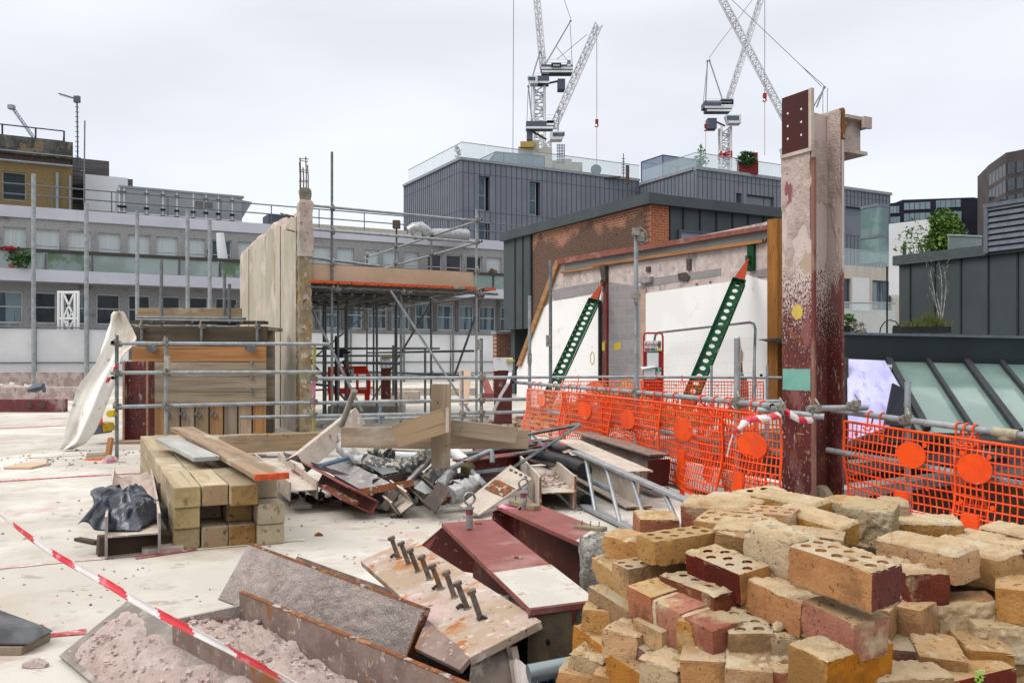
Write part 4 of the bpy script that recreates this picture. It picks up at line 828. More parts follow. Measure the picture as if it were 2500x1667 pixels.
b.obj('trunk', twig, tr)
bi = thing('bare_birch', 'thin white stemmed birch sapling before the dark zinc wall', 'tree', P(2296,800,15.4))
b = MB()
for pts in ([(2296,805),(2297,760),(2300,720),(2298,675),(2292,640)], [(2296,790),(2285,740),(2278,700),(2270,655)], [(2298,790),(2306,740),(2310,700),(2304,650)], [(2297,770),(2290,735),(2286,715)], [(2286,745),(2275,715),(2268,700)]): b.path([P(x,y,15.4) for x, y in pts], [.014]+[.0095]*(len(pts)-2)+[.004], 6)
b.obj('trunk', mat('birch_bark', (.40,.40,.37), (.20,.19,.17), s=14), bi)
b = MB(); rr = random.Random(8)
for i in range(46): x, y = rr.uniform(2262,2318), rr.uniform(640,730); b.tube(P(x,y,15.4), P(x+rr.uniform(-9,9),y-rr.uniform(4,16),15.4+rr.uniform(-.1,.1)), .004, 3)
b.obj('twigs', twig, bi)
pt = thing('planter', 'dark trough planter of grasses on the ledge before the zinc wall', 'planter', P(2260,812,15))
b = MB(); a, c = P(2203,812,15), P(2322,797,15); b.span(a.x,c.x,15,15.4,a.z,c.z); b.obj('trough', blackm, pt)
b = MB(); rr = random.Random(5)
for i in range(420):
    x = rr.uniform(2206,2320); h = rr.uniform(6,34)*(.5+.8*math.exp(-((x-2270)/30)**2)); p = P(x,799,15.2+rr.uniform(-.15,.15)); b.tube(p, p+Vector((rr.gauss(0,.05),rr.gauss(0,.05),h*15/F)), .006, 3, .002)
b.obj('grass_tuft', mat('dry_grass', (.13,.12,.04), (.09,.13,.02), s=3), pt)
shrub('planter_shrub', 'round green shrub in a dark pot at the foot of the steel column backdrop', 'plant', P(2072,795,16), (.14,.13,.12), 200, .035, leafm, 31, pot=(.14,.12,blackm))
b = MB(); q = P(2096,812,15.6); leaves(b, q+ZZ*.08, (.16,.12,.14), 170, .03, 6); tag(b.obj('stone_planting', mat('lichen_stone',(.16,.13,.11),(.28,.26,.22),s=20)), 'mottled brown mound of dry planting beside the round shrub', 'plant')
b = MB(); c = P(2172,812,16.5); b.path([c+Vector((-.19,0,0)), c+Vector((-.17,0,.10)), c+Vector((-.10,0,.20)), c+Vector((0,0,.245)), c+Vector((.12,0,.21)), c+Vector((.2,0,.1))], .012, 6); b.tube(c+Vector((.16,0,-.0)), c+Vector((.17,0,.13)), .1, 10)
tag(b.obj('hose_planter', blackm), 'dark pot with a hooped black pipe on the ledge', 'pot')
# ledge and sloped rooflight below
rl = thing('sloped_rooflight', 'long sloping rooflight of green tinted glass under a dark fascia', 'rooflight', P(2065,1040,14), 0)
b = MB(); A = lambda px, py, Y: P(px, py, Y)
b.hexa([A(2062,880,14.2),A(2620,893,14.2),A(2620,893,19),A(2062,880,19),A(2062,812,14.0),A(2620,823,14.0),Vector((A(2620,823,14).x,19,A(2620,823,14).z)),Vector((A(2062,812,14).x,19,A(2062,812,14).z))]); b.obj('fascia', zincd, rl)
b = MB(); b.plate([A(2062,811,13.95),A(2620,822,13.95),A(2620,829,13.95),A(2062,817,13.95)], .1); b.obj('ledge_edge', mat('ledge_metal', (.13,.155,.18)), rl)
b = MB(); b.plate([A(2068,886,13.8),A(2178,890,13.8),A(2178,896,13.6),A(2068,892,13.6)], .06); b.obj('pale_strip', mat('strip_pale', (.36,.38,.37)), rl)
def rp(u, v):                            # glass plane: u along, v down the slope
    a = P(2062+560*u, 880+13*u, 14.1); d = Vector((-.37,-2.1,-.98)); return a+d*v
b = MB(); b.poly([rp(.16,0), rp(1,0), rp(1,1), rp(.16,1)], Vector((.0,.02,-.03))); b.obj('glass', greenglass, rl)
b = MB()
for px in (2167, 2263, 2358, 2442, 2530):
    u = (px-2062)/560; wd = .05 if px in (2167,2358,2530) else .03
    b.poly([rp(u,0)+Vector((-wd,0,.02)), rp(u,0)+Vector((wd,0,.02)), rp(u,1)+Vector((wd,0,.02)), rp(u,1)+Vector((-wd,0,.02))], Vector((0,-.03,.06)))
b.obj('glazing_bar', mat('bar_dark', (.04,.045,.05)), rl)
b = MB(); b.plate([A(2068,876,13.2),A(2160,880,13.2),A(2206,958,12.4),A(2172,1040,12.2),A(2072,1075,12.2)], .03); b.obj('lilac_blind', mat('lilac_sheet', (.56,.56,.84), (.47,.47,.74), s=1.4, rough=.6, bump=2.5, bs=2.5, layers=[((.40,.40,.66), 1.2, .56, .62, (2.5,1,.6))]), rl)
b = MB(); b.plate([A(2180,935,12.3),A(2210,950,12.3),A(2200,1040,12.1),A(2160,1035,12.1)], .03); b.obj('dark_return', navy, rl)
b = MB(); b.tube(A(2062,872,13),A(2062,1240,13),.06,8); b.obj('corner_post', darksteel, rl)
lb = thing('lower_building', 'lower roof structure with pale copings and brown boarded side beyond the orange mesh', 'building', P(2200,1300,13))
cop = mat('grey_coping', (.44,.44,.42), (.38,.38,.365), s=2)
def strip(x0,y0,x1,y1,z,h,dep,m,nm):
    a, c = G(x0,y0,z), G(x1,y1,z); a, c = a+(a-c)*.02, c+(c-a)*.35; n = Vector((-(c-a).y,(c-a).x,0)).normalized()
    b = MB(); b.poly([a, c, c+n*dep, a+n*dep], ZZ*-h); return b.obj(nm, m, lb)
strip(2058,1195,2500,1141,-.6,.14,.4,cop,'coping'); strip(2058,1134,2372,1100,-.6,.22,.4,cop,'coping'); strip(2058,1160,2372,1128,-.85,.1,.3,mat('blue_strip',(.10,.12,.18)),'gutter')
strip(2062,1215,2500,1158,-.76,1.6,.1,mat('brown_boarding', (.15,.075,.045), (.10,.055,.035), s=2, st=(.3,.3,9)),'boarded_side')
b = MB(); a = P(2560,1140,13); b.span(3.5,16,11.0,11.2,-3,-1.0); b.obj('dark_window_band', darkglass, lb)
# ------------------------------------------------------------------ scaffolding helpers
def stube(par, name, p, q, m=None, r=.0242, label=None):
    b = MB(); b.tube(p, q, r, 12, hollow=.84); o = b.obj(name, m or galv, par, smooth=True)
    if label: o['label'] = label
    return o
cb = MB(); cb.box((0,0,0), (.075,.062,.062)); cb.box((0,-.035,.02), (.04,.06,.05)); cb.tube((.0,-.06,.045),(.0,-.02,.09),.009,6); cb.box((.025,.03,-.02),(.05,.05,.055)); cb.tube((-.05,.0,.01),(.06,.0,.02),.012,6)
coupme = cb.mesh('coupler', coupm)
def coupler(par, p, rz=0): return put('coupler', coupme, Matrix.Translation(p)@Matrix.Rotation(rz,4,'Z'), par)
def board(name, p, q, wd, th, up, m, par=None, mats=None, bevel=.003, jit=0):
    p, q = Vector(p), Vector(q); x = q-p; m3 = frame(x, Vector(up).cross(x)) if True else None
    # m3: X along the board, Y across (width), Z through the thickness (towards up)
    z = Vector(up); xn = x.normalized(); y = z.cross(xn).normalized(); z = xn.cross(y); m3 = Matrix((xn, y, z)).transposed()
    b = MB(); n = max(1, int(x.length/.3)); L_ = x.length
    rings = []
    for i in range(n+1):
        s = L_*i/n; w_ = wd/2*(1+jit*noise.noise(Vector((s*3,p.x,p.y)))); h_ = th/2
        bw = jit*.02*noise.noise(Vector((s*1.3, p.y, 3)))
        rings.append([b.v((s, a*w_, c*h_+bw)) for a, c in ((-1,-1),(1,-1),(1,1),(-1,1))])
    for a, c in zip(rings, rings[1:]):
        for i in range(4): b.f([a[i], a[(i+1)%4], c[(i+1)%4], c[i]])
    b.mi = 1 if mats else 0
    b.f(rings[0][::-1]); b.f(rings[-1]); b.mi = 0
    return put_m(b, name, mats or m, MX(p, m3), par, bevel)
def put_m(b, name, mats, M, par=None, bevel=0, smooth=False):
    ob = put(name, b.mesh(name, mats, smooth), M, par)
    if bevel:
        bv = ob.modifiers.new('bevel', 'BEVEL'); bv.width = bevel; bv.segments = 2; bv.limit_method = 'ANGLE'; bv.angle_limit = R(40)
    return ob
def pxboard(name, label, a, c, wd, th, up, m, mats=None, cat='plank', group=None, bevel=.004, jit=.1):
    return tag(board(name, P(*a), P(*c), wd, th, up, m, None, mats, bevel, jit), label, cat, group)
# ------------------------------------------------------------------ broken concrete wall
W0 = P(722, 1054, 15.25); W0.z = 0
cw = thing('concrete_wall', 'broken board-marked concrete wall with rough top edge and exposed end', 'wall', M=Matrix.Translation(W0)@Matrix.Rotation(ANG+R(90),4,'Z'))
streak = mat('stained_concrete_wall', (.50,.46,.375), (.41,.37,.295), s=1.1, st=(1,1,.3), rough=.95, bump=.7, bs=16, layers=[((.36,.25,.10), 1.3, .60, .76, (2.2,1,.07)), ((.60,.54,.48), 2, .54, .7, (1,1,.5)), ((.30,.25,.19), 5, .64, .76, (1.5,1,.3)), ((.55,.45,.40), 1.1, .58, .68), ((.22,.17,.12), 14, .72, .8)])
rawc = mat('broken_concrete_end', (.36,.29,.19), (.27,.215,.14), s=5, rough=1, bump=1.6, bs=18, layers=[((.30,.19,.07), 3, .55, .7), ((.50,.43,.36), 7, .58, .7), ((.15,.12,.09), 12, .66, .76)])
pinkc = mat('pink_concrete', (.52,.43,.38), (.44,.36,.31), s=4, rough=.97, bump=1.0, bs=22, layers=[((.28,.20,.15), 9, .63, .73), ((.36,.34,.31), 4, .6, .7), ((.22,.11,.06), 14, .72, .8)])
WL, WT = 5.0, .26
def wtop(x): return 4.02-.045*x+.09*noise.noise(Vector((x*1.7,0,0)))+.06*noise.noise(Vector((x*6,0,2)))-(.12 if x < 1.0 else 0)-.06*(1 if x > 4.2 else 0)
b = MB(); n = 46; prof = []
for i in range(n+1):
    x = WL*i/n; zt_ = wtop(x); r_ = lambda k: .035*noise.noise(Vector((x*5, k*3, 7)))
    prof.append([b.v((x, 0, 0)), b.v((x, 0, zt_-.12)), b.v((x, -.04+r_(1)*.5, zt_-.03+r_(0))), b.v((x, -.13+r_(1), zt_+.02+r_(2))), b.v((x, -.22+r_(3), zt_-.02+r_(4))), b.v((x, -WT, zt_-.1)), b.v((x, -WT, 0))])
for a, c in zip(prof, prof[1:]):
    for i in range(7):
        b.mi = 1 if i in (1,2,3,4) else 0; b.f([a[i], a[(i+1)%7], c[(i+1)%7], c[i]])
b.mi = 2; b.f(prof[0][::-1]); b.f(prof[-1])
b.obj('wall_face', [streak, pinkc, rawc], cw, local=True)
jm = mat('rusty_joint', (.30,.20,.11), (.22,.13,.07), s=6)
for x in (1.12, 4.0): b = MB(); b.span(x-.012, x+.012, 0, .012, 0, wtop(x)-.15); b.obj('joint', jm, cw, local=True)
# rough pilaster on the near end: one lumpy body
b = MB(); pz = 4.32
def pil(x0,x1,y0,y1,z0,z1,am,mi,sd):
    nz_ = int((z1-z0)/.06)+1; k = 5; pts = []
    for i in range(nz_+1):
        z = z0+(z1-z0)*i/nz_; ring = []
        loop = [(x0+(x1-x0)*j/k, y0) for j in range(k)]+[(x1, y0+(y1-y0)*j/k) for j in range(k)]+[(x1+(x0-x1)*j/k, y1) for j in range(k)]+[(x0, y1+(y0-y1)*j/k) for j in range(k)]
        cap_ = .75 if i == nz_ and sd == 1 else 1
        cx_, cy_ = (x0+x1)/2, (y0+y1)/2
        for x,y in loop: d = am*noise.noise(Vector((x*9+sd, y*9, z*7))); ring.append(b.v((cx_+(x-cx_)*cap_+d, cy_+(y-cy_)*cap_+am*noise.noise(Vector((x*9, y*9+5, z*7))), z+am*.6*noise.noise(Vector((x*8,y*8,z*3+9))))))
        pts.append(ring)
    b.mi = mi
    for a, c in zip(pts, pts[1:]):
        for i in range(len(a)): b.f([a[i], a[(i+1)%len(a)], c[(i+1)%len(a)], c[i]])
    b.f(pts[0][::-1]); b.f(pts[-1])
pil(-.16, -.002, -.27, -.02, 3.1, pz-.22, .025, 1, 1); pil(-.14, -.004, -.25, -.03, 0, 3.1, .03, 0, 2); pil(-.12,-.0,-.24,-.05,pz-.25,pz,.03,2,1)
b.obj('end_pilaster', [rawc, pinkc, mat('dark_broken_concrete', (.27,.25,.20), (.19,.175,.14), s=6, rough=1, bump=1.5, bs=20)], cw, local=True, smooth=30)
b = MB()
for x, y, h in ((-.10,-.06,.50),(-.10,-.16,.55),(-.02,-.07,.46),(-.04,-.21,.42),(-.07,-.12,.36)): b.path([Vector((x,y,pz-.1)), Vector((x+.01,y-.005,pz+h*.5)), Vector((x-.004,y+.01,pz+h))], .011, 6)
for z in (.12,.3,.5): b.path([Vector((-.12,-.05,pz+z)), Vector((-.12,-.19,pz+z*1.03)), Vector((-.02,-.21,pz+z*.95)), Vector((-.01,-.06,pz+z)), Vector((-.12,-.05,pz+z+.02))], .007, 6)
b.obj('rebar_cage', mat('weathered_rebar', (.17,.13,.10), (.11,.075,.05), s=14), cw, local=True)
b = MB()
for z, x, s in ((3.82,.1,1),(3.55,.05,1),(3.9,.5,1)): b.tube((x,.0,z),(x-.03,.16,z+.03),.012,6)
b.tube((-.1,-.1,2.3),(-.24,-.12,2.33),.02,6); b.box((.55,.02,1.05),(.12,.05,.03)); b.obj('rebar_stub', rustm, cw, local=True)
# ------------------------------------------------------------------ scaffold platform behind the wall
O_ = P(757, 875, 15.35); O_.z = 0
sc = thing('scaffold_platform', 'tube scaffold platform with plywood toe board and orange tipped boards beside the concrete wall', 'scaffold', O_, ANG)
sl_ = lambda x, y, z: O_+U*x+V*y+ZZ*z
xr = tpx(O_, U, 1160); xm = tpx(O_, U, 978); xl = tpx(O_, U, 808)
zd = 2.66
stube(sc, 'standard', sl_(xl,-.06,0), sl_(xl,-.06,Z(372,15.5)), galvd)
stube(sc, 'standard', sl_(xr,-.06,0), sl_(xr,-.06,Z(512,16.9)))
stube(sc, 'standard', sl_(xm,-.02,0), sl_(xm,-.02,zd-.03), galvd)
for i, (x, y, top) in enumerate([(xr,2.2,4.05),(xr,4.4,4.0),(xr,6.5,3.9),(xm,3.3,zd),(xm-.3,6.5,zd),(xl,2.2,zd),(xl+.1,4.4,zd),(xl-.1,6.5,zd),(xm+.5,5.0,zd),(.05,.3,zd)]): stube(sc, 'standard', sl_(x,y,0), sl_(x,y,top), galvd)
for z in (4.0, 3.58): stube(sc, 'guard_rail', sl_(-.1,-.11,z+.01), sl_(xr+.02,-.11,z-.015)); stube(sc, 'guard_rail', sl_(xr+.05,-.2,z), sl_(xr+.05,6.9,z-.03))
stube(sc, 'guard_rail', sl_(-.1,.1,3.12), sl_(xm-.3,.35,3.05))
for y in (-.10, 2.2, 4.4, 6.5): stube(sc, 'ledger', sl_(-.1,y,zd-.09), sl_(xr+.45,y,zd-.09), galvd)
for x in (xl, xm, xr): stube(sc, 'transom', sl_(x+.08,-.45 if x < xr else -.22,zd-.145), sl_(x+.08,6.7,zd-.145), galvd)
for i in range(5): stube(sc, 'transom', sl_(.2,.9+i*1.25,zd-.045), sl_(xr,.9+i*1.25,zd-.045), galvd)
stube(sc, 'brace', sl_(xm-.25,-.13,zd-.1), P(1150,1010,16.4), galv); stube(sc, 'brace', sl_(xr+.22,.1,zd-.12), P(1105,930,18.5), galvd)
stube(sc, 'brace', sl_(.05,.1,2.2), P(885,1005,15.0), galvd); stube(sc, 'brace', sl_(.5,3,1.6), P(865,1000,17.5), galvd)
b0 = (xr+.05)/13.2
for i in range(13):
    o = board('scaffold_board', sl_(.08+i*b0,-.16,zd+.0), sl_(.08+i*b0,6.6,zd+.0), .218, .036, (0,0,1), woodd, sc)  # dark wood puts the shade under the deck into the board colour
    b = MB(); p = sl_(.08+i*b0,-.165,zd); b.box(p, (.222,.05,.05), Matrix.Rotation(ANG,3,'Z')); e_ = b.obj('end_band', orangep if i not in (11,) else woodg, o)
o = board('scaffold_board', sl_(xr+.25,-.16,zd+.0), sl_(xr+.25,6.6,zd), .218, .036, (0,0,1), woodd, sc)
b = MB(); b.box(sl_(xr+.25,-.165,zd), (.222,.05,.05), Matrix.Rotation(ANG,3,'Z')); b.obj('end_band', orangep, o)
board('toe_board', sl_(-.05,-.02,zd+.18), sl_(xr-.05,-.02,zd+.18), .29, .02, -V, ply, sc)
for i, (x, y) in enumerate(((xl+.5,1.2),(xm+.1,1.6),(xm+.45,2.6),(xl+.9,3.6),(xr-.35,3.4),(xr-.2,5.4),(xl+.25,5.6),(xm-.1,4.6),(.25,3.2))): stube(sc, 'standard', sl_(x,y,0), sl_(x,y,zd-.02), galvd)
for y, z in ((2.2,.9),(2.2,1.5),(4.4,1.35),(6.5,.8)): stube(sc, 'ledger', sl_(.1,y,z), sl_(xr+.2,y,z+.02), galvd)
for x, z in ((xr,.95),(xr,1.45),(xm,1.2),(xl,.8)): stube(sc, 'transom', sl_(x+.06,.2,z), sl_(x+.06,6.6,z), galvd)
stube(sc, 'brace', sl_(xl,6.4,.1), sl_(xr,6.45,2.5), galvd); stube(sc, 'brace', sl_(xr+.03,6.2,.2), sl_(xr+.03,2.3,2.5), galvd)
for x, y, z in ((xr,2.2,.95),(xr,4.4,1.4),(xm,3.3,1.2),(xl,2.2,.9),(xl+.1,4.4,1.35),(xm-.3,6.5,.8),(xr,6.5,.8)): coupler(sc, sl_(x,y-.04,z), ANG)
for x in (xl, xr):
    for z in (4.0, 3.58, zd+.35, zd-.1): coupler(sc, sl_(x,-.09,z), ANG)
for x in (xm, xl+.08, xr+.05):coupler(sc, sl_(x,-.12,zd-.12), ANG)
for y in (2.2,4.4,6.5):
    for z in (4.0,3.58): coupler(sc, sl_(xr,y,z), ANG)
for z in (.55, .95): stube(sc, 'ledger', sl_(xl,4.4,z), sl_(xr,6.0,z), galvd)
# extra loose props below the platform
for px, yt, yb, lb, Y, m in ((820,820,978,'black upright tube with a clamp head behind the red plastic barrier',17,blackm),(938+22,843,965,'short thin tube between the dark steel stub and the yellow streaked standard',19,galvd),(1038,851,1010,'short grey tube standing right of the yellow streaked standard',18,galvd),(1128,905,1030,'stub tube rising behind the wooden plank end',12.9,galv),(929,990,1035,'blue painted stub tube clamped to the lower rails',12.4,mat('blue_tube',(.16,.24,.38),rough=.5))): pole(px, yt, yb, Y, lb, m=m)
t = thing('clamp_head', 'black coupler cluster on the tubes below the scaffold platform', 'coupler', P(840,862,17)); b = MB(); b.tube(P(815,860,17),P(855,860,17),.024,8); b.box(P(838,858,17),(.16,.1,.1)); b.tube(P(838,880,17),P(852,920,17),.03,8); b.box(P(834,865,17),(.08,.12,.14)); b.obj('clamp', blackm, t)
# red plastic barrier with notice
rb = thing('plastic_barrier', 'red plastic pedestrian barrier with a small white notice below the scaffold platform', 'barrier', P(852,978,20.5)*1)
Yb = 20.5; q = lambda x, y: P(x, y, Yb)
b = MB(); pts = [(800,895),(897,893),(905,912),(905,975),(800,978)]
b.poly([q(800,895),q(893,893),q(903,912),q(800,914)], Vector((0,.05,0)))
for x0, x1 in ((800,806),(823,829),(846,852),(869,875),(896,904)): b.poly([q(x0,914),q(x1,914),q(x1,950),q(x0,950)], Vector((0,.05,0)))
b.poly([q(800,950),q(904,950),q(904,961),q(800,961)], Vector((0,.05,0)))
for x0, x1 in ((802,812),(848,856),(890,902)): b.poly([q(x0,961),q(x1,961),q(x1,978),q(x0,978)], Vector((0,.05,0)))
redpl = mat('red_barrier_plastic', (.88,.05,.014), (.80,.042,.012), rough=.5); b.obj('panel', redpl, rb)
b = MB(); b.poly([q(849,897),q(864,897),q(864,921),q(849,921)], Vector((0,-.012,0))); nt_ = b.obj('notice', whitem, rb); b = MB(); a, c = q(850,901), q(863,898); b.span(a.x,c.x,Yb-.018,Yb-.012,a.z,c.z); b.box(q(856,910)-Vector((0,.015,0)),(.025,.006,.06)); b.obj('notice_header', mat('dark_red_ink',(.25,.03,.05)), nt_)
# ------------------------------------------------------------------ timber box around the steelwork
Yt = 14.6
tb = thing('timber_box', 'timber hoarding box of horizontal and upright scaffold boards against the concrete wall', 'timber enclosure', P(487,1060,Yt))
def hb(x0,x1,y0,y1,m,Y=Yt,th=.04,nm='board'):
    p, c = P(x0,(y0+y1)/2,Y), P(x1,(y0+y1)/2,Y); return board(nm, p, c, (y1-y0)/F*Y, th, (0,-1,0), m, tb, jit=.05)
hb(323,650,846,882,woodo); hb(372,650,884,919,woodg); hb(372,650,920,956,woodg); hb(372,650,957,985,woodg)
for i in range(8):
    x0 = 372+i*35; board('board', P(x0+17,978,Yt+.06), P(x0+17,1062,Yt+.06), .215, .04, (0,-1,0), [woodo,wood,woodg,wood,woodo,woodg,wood,woodo][i], tb)
hb(328,652,797,833,woodd,Yt+.1,.1); b = MB(); a, c = P(328,797,Yt+.1), P(652,797,Yt+.1); b.span(a.x,c.x,Yt+.16,Yt+1.1,a.z-.06,a.z); b.span(a.x,c.x,Yt+.5,Yt+.6,0,a.z-.06); b.obj('lid', woodg, tb)
hb(326,650,784,791,woodd,Yt+.6,.3); hb(338,590,752,781,wood,Yt+1.5)
b = MB(); a, c = P(330,835,Yt), P(650,845,Yt); b.span(a.x,c.x,Yt+.05,Yt+.4,c.z,a.z); b.span(a.x,c.x,Yt+.08,Yt+.45,0,P(0,985,Yt).z); b.obj('gap_shade_fill', darksteel, tb)  # dark solids stand in for the shade between and behind the boards
for p, q_ in (((332,781,Yt+.5),(598,784,Yt+.4)), ((335,775,Yt+1.2),(600,778,Yt+1.2))): stube(tb, 'ledger', P(*p), P(*q_), galvd)
for x in (346, 492, 628): coupler(tb, P(x,796,Yt)); stube(tb, 'clamp_tube', P(x,798,Yt), P(x,832,Yt), galvd)
b = MB()
for x in (346,370,400,470,560,590): b.tube(P(x,786,Yt+.3), P(x,786,Yt+.9), .024, 8)
b.obj('cross_tube', galvd, tb)
for x, y in ((371,848),(612,850)): b = MB(); b.box(P(x,846,Yt-.06), (.11,.08,.05)); b.disc(P(x,850,Yt-.1),(0,-1,-.3),.06,.03,12,1.6); b.obj('board_clip', galvd, tb)
for x, y in ((614,885),(614,921),(612,951),(614,958)): b = MB(); b.box(P(x,y,Yt-.04), (.04,.03,.05)); b.obj('board_clip', galvd, tb)
for i in range(4):
    for s in (-4, 4): b = MB(); b.box(P(408+i*38+s,1012+s*.6,Yt+.02), (.05,.05,.05)); b.obj('board_clip', galvd, tb)
b = MB(); b.box(P(317,862,Yt+.2), (.09,.3,.24)); tag(b.obj('white_bucket', whitem), 'white block tucked behind the orange brown board end', 'block')
for x, y0, y1 in ((338,880,1075),):
    t = thing('steel_stub', 'dark red steel column stub with orange edges left of the upright boards', 'steel column', P(338,1078,13.8))
    b = MB(); a, c = P(308,1072,13.8), P(368,882,13.8); b.span(a.x,a.x+.02,13.7,13.95,a.z,c.z); b.span(c.x-.02,c.x,13.7,13.95,a.z,c.z); b.span(a.x+.02,c.x-.02,13.80,13.82,a.z,c.z); b.obj('section', mat('scuffed_red_steel', (.13,.03,.026), (.09,.03,.028), s=4, rough=.55, layers=[((.36,.32,.30), 4, .55, .72, (1,1,.4)), ((.5,.42,.38), 26, .68, .76)]), t)
    b = MB(); b.span(a.x-.05,c.x+.05,13.6,14,a.z-.03,a.z); b.obj('base_plate', redox, t)
    b = MB(); b.span(a.x-.006,a.x+.026,13.68,13.7,a.z,c.z); b.span(c.x-.026,c.x+.006,13.68,13.7,a.z,c.z); b.obj('flange_edge', mat('worn_orange_edge', (.34,.12,.06), (.3,.2,.15), s=8), t)
pxboard('timber_sole', 'wide brown timber baulk under the dark red column stub', (283,1101,13.2), (352,1100,13.2), .30, .3, (0,-1,0), wood, cat='timber')
pxboard('timber_sole', 'long brown timber baulk lying in front of the concrete wall foot', (540,1084,11.3), (800,1075,11.4), .235, .22, (0,-1,0), wood, cat='timber')
pxboard('short_board', 'short weathered board leaning on a trestle at the foot of the guardrail post', (540,1110,10.6), (650,1112,10.8), .12, .03, (0,0,1), woodg)
# ------------------------------------------------------------------ guardrails at the left and across the middle
gr = thing('tube_guardrail', 'grey tube guardrail of two posts and three rails before the timber box', 'guardrail', P(285,1121,11.1))
stube(gr, 'post', P(285,1121,11.1), P(285,818,11.1), galvd); stube(gr, 'post', P(405,1112,11.25), P(405,824,11.25), galv)
stube(gr, 'rail', P(270,838,11.05), P(804,840,11.7)); stube(gr, 'rail', P(270,910,11.05), P(784,908,11.7)); stube(gr, 'rail', P(276,993,11.05), P(740,983,11.85))
for x, Y in ((285,11.1),(405,11.25)):
    for y in (838,910,991): coupler(gr, P(x,y,Y-.03))
for y, m in ((836,blackm),(922,blackm)): stube(gr, 'stub_tube', P(275,y,10.9), P(279,y,11.5), galvd)
b = MB(); b.tube(P(268,1010,10.95), P(278,1009,11.1), .045, 12); b.obj('yellow_cap', mat('yellow_cap',(.7,.5,.01)), gr)
b = MB(); b.box(P(408,884,11.2), (.06,.06,.17)); b.obj('sleeve_coupler', mat('zinc_sleeve',(.42,.40,.34),s=20), gr)
b = MB(); b.plate([P(257,935,11),P(262,922,11),P(272,920,11),P(266,932,11)], .01); b.plate([P(276,898,11),P(285,890,11),P(290,896,11),P(278,903,11)], .01); tag(b.obj('tape_scrap', redp), 'red tape scraps knotted on the left guardrail post', 'tape')
gm = thing('tube_guardrail', 'grey tube guardrail with a pink and yellow post crossing the middle of the roof', 'guardrail', P(765,1062,11.8))
stube(gm, 'rail', P(760,924,11.9), P(1292,921,12.5), label='top rail'); stube(gm, 'rail', P(740,984,11.85), P(1292,974,12.6)); stube(gm, 'rail', P(586,1019,11.5), P(1292,1005,12.6)); stube(gm, 'rail', P(770,1026,12.2), P(1200,1016,13))
pp_ = P(765,1062,11.75); pt_ = P(768,836,11.75)
for k, (a, c, m) in enumerate(((0,.3,'y'),(.3,.62,'p'),(.62,1,'y'))):
    stube(gm, 'post', pp_.lerp(pt_,a), pp_.lerp(pt_,c), mat('yellow_tube_paint',(.38,.36,.08),(.30,.29,.12),s=8,rough=.5) if m=='y' else mat('pink_tube_paint',(.55,.18,.33),(.45,.16,.28),s=8,rough=.5))
b = MB(); b.disc(pp_-ZZ*.03, (0,0,1), .075, .03, 12); b.obj('base_plate', galv, gm)
stube(gm, 'post', P(1175,1045,12.4), P(1175,826,12.4), galvd); b = MB(); b.box(P(1170,842,12.4), (.07,.06,.15)); b.obj('sleeve_coupler', coupm, gm)
for x, Y in ((765,11.8),(1175,12.4)):
    for y in ((924,980,1012) if x < 800 else (923,976,1007)): coupler(gm, P(x,y,Y-.04))
for x, y in ((929,1012),(1128,1010),(780,1038),(1158,1028)): coupler(gm, P(x,y,12.1))
# steel stubs with white caps
def stubcol(label, x0,x1,y0,y1,Y,capy,tail=None):
    t = thing('steel_stub', label, 'steel column', P((x0+x1)/2,y1,Y))
    b = MB(); a, c = P(x0,y1,Y), P(x1,y0,Y); wd = c.x-a.x; b.span(a.x,c.x,Y,Y+.02,a.z,c.z); b.span(a.x,c.x,Y+wd-.02,Y+wd,a.z,c.z); b.span((a.x+c.x)/2-.01,(a.x+c.x)/2+.01,Y+.02,Y+wd-.02,a.z,c.z); b.obj('section', mat('dark_red_steel', (.085,.018,.016), (.12,.03,.024), s=5, rough=.6, layers=[((.4,.3,.25), 5, .66, .76)]) , t)
    b = MB(); cap0, cap1 = P(x0-2,capy+18,Y-.02), P(x1+2,capy-10,Y); vs = b.grid(lambda u,v: Vector((cap0.x+(cap1.x-cap0.x)*u, Y-.03+.012*math.sin(u*14+v*4), cap0.z+(cap1.z-cap0.z)*v-.05*max(0,noise.noise(Vector((u*4,x0,0))))*(1-v))), 14, 6); b.poly([Vector((cap0.x,Y-.03,cap1.z)),Vector((cap1.x,Y-.03,cap1.z)),Vector((cap1.x,Y+wd,cap1.z)),Vector((cap0.x,Y+wd,cap1.z))], ZZ*.02); b.obj('plastic_wrap', whitem, t, smooth=True)
    return t
stubcol('dark red steel stub with a white wrapped top beyond the red plastic barrier', 930,951,886,975,17.5,880)
b = MB(); b.box(P(945,872,17.5), (.2,.12,.06)); tag(b.obj('foam_scrap', mat('olive_foam',(.25,.22,.05),(.4,.36,.2),s=20)), 'olive foam scrap on the white wrapped steel stub', 'foam')
t = stubcol('dark red steel stub wrapped in white plastic with a loose white strap', 1206,1250,890,1035,12.9,886)
b = MB(); pts = [P(1246,908,12.8), P(1240,935,12.6), P(1222,965,12.6), P(1206,1000,12.6), P(1196,1024,12.6)]
for a, c in zip(pts, pts[1:]): b.f([b.v(a+Vector((-.025,0,0))), b.v(a+Vector((.03,0,.0))), b.v(c+Vector((.025,0,.0))), b.v(c+Vector((-.025,0,0)))])
o = b.obj('loose_strap', whitem, t); sm = o.modifiers.new('thick','SOLIDIFY'); sm.thickness = .004
b = MB(); b.box(P(1246,880,12.85), (.12,.1,.03)); b.obj('yellow_pad', mat('yellow_pad',(.6,.48,.06)), t)
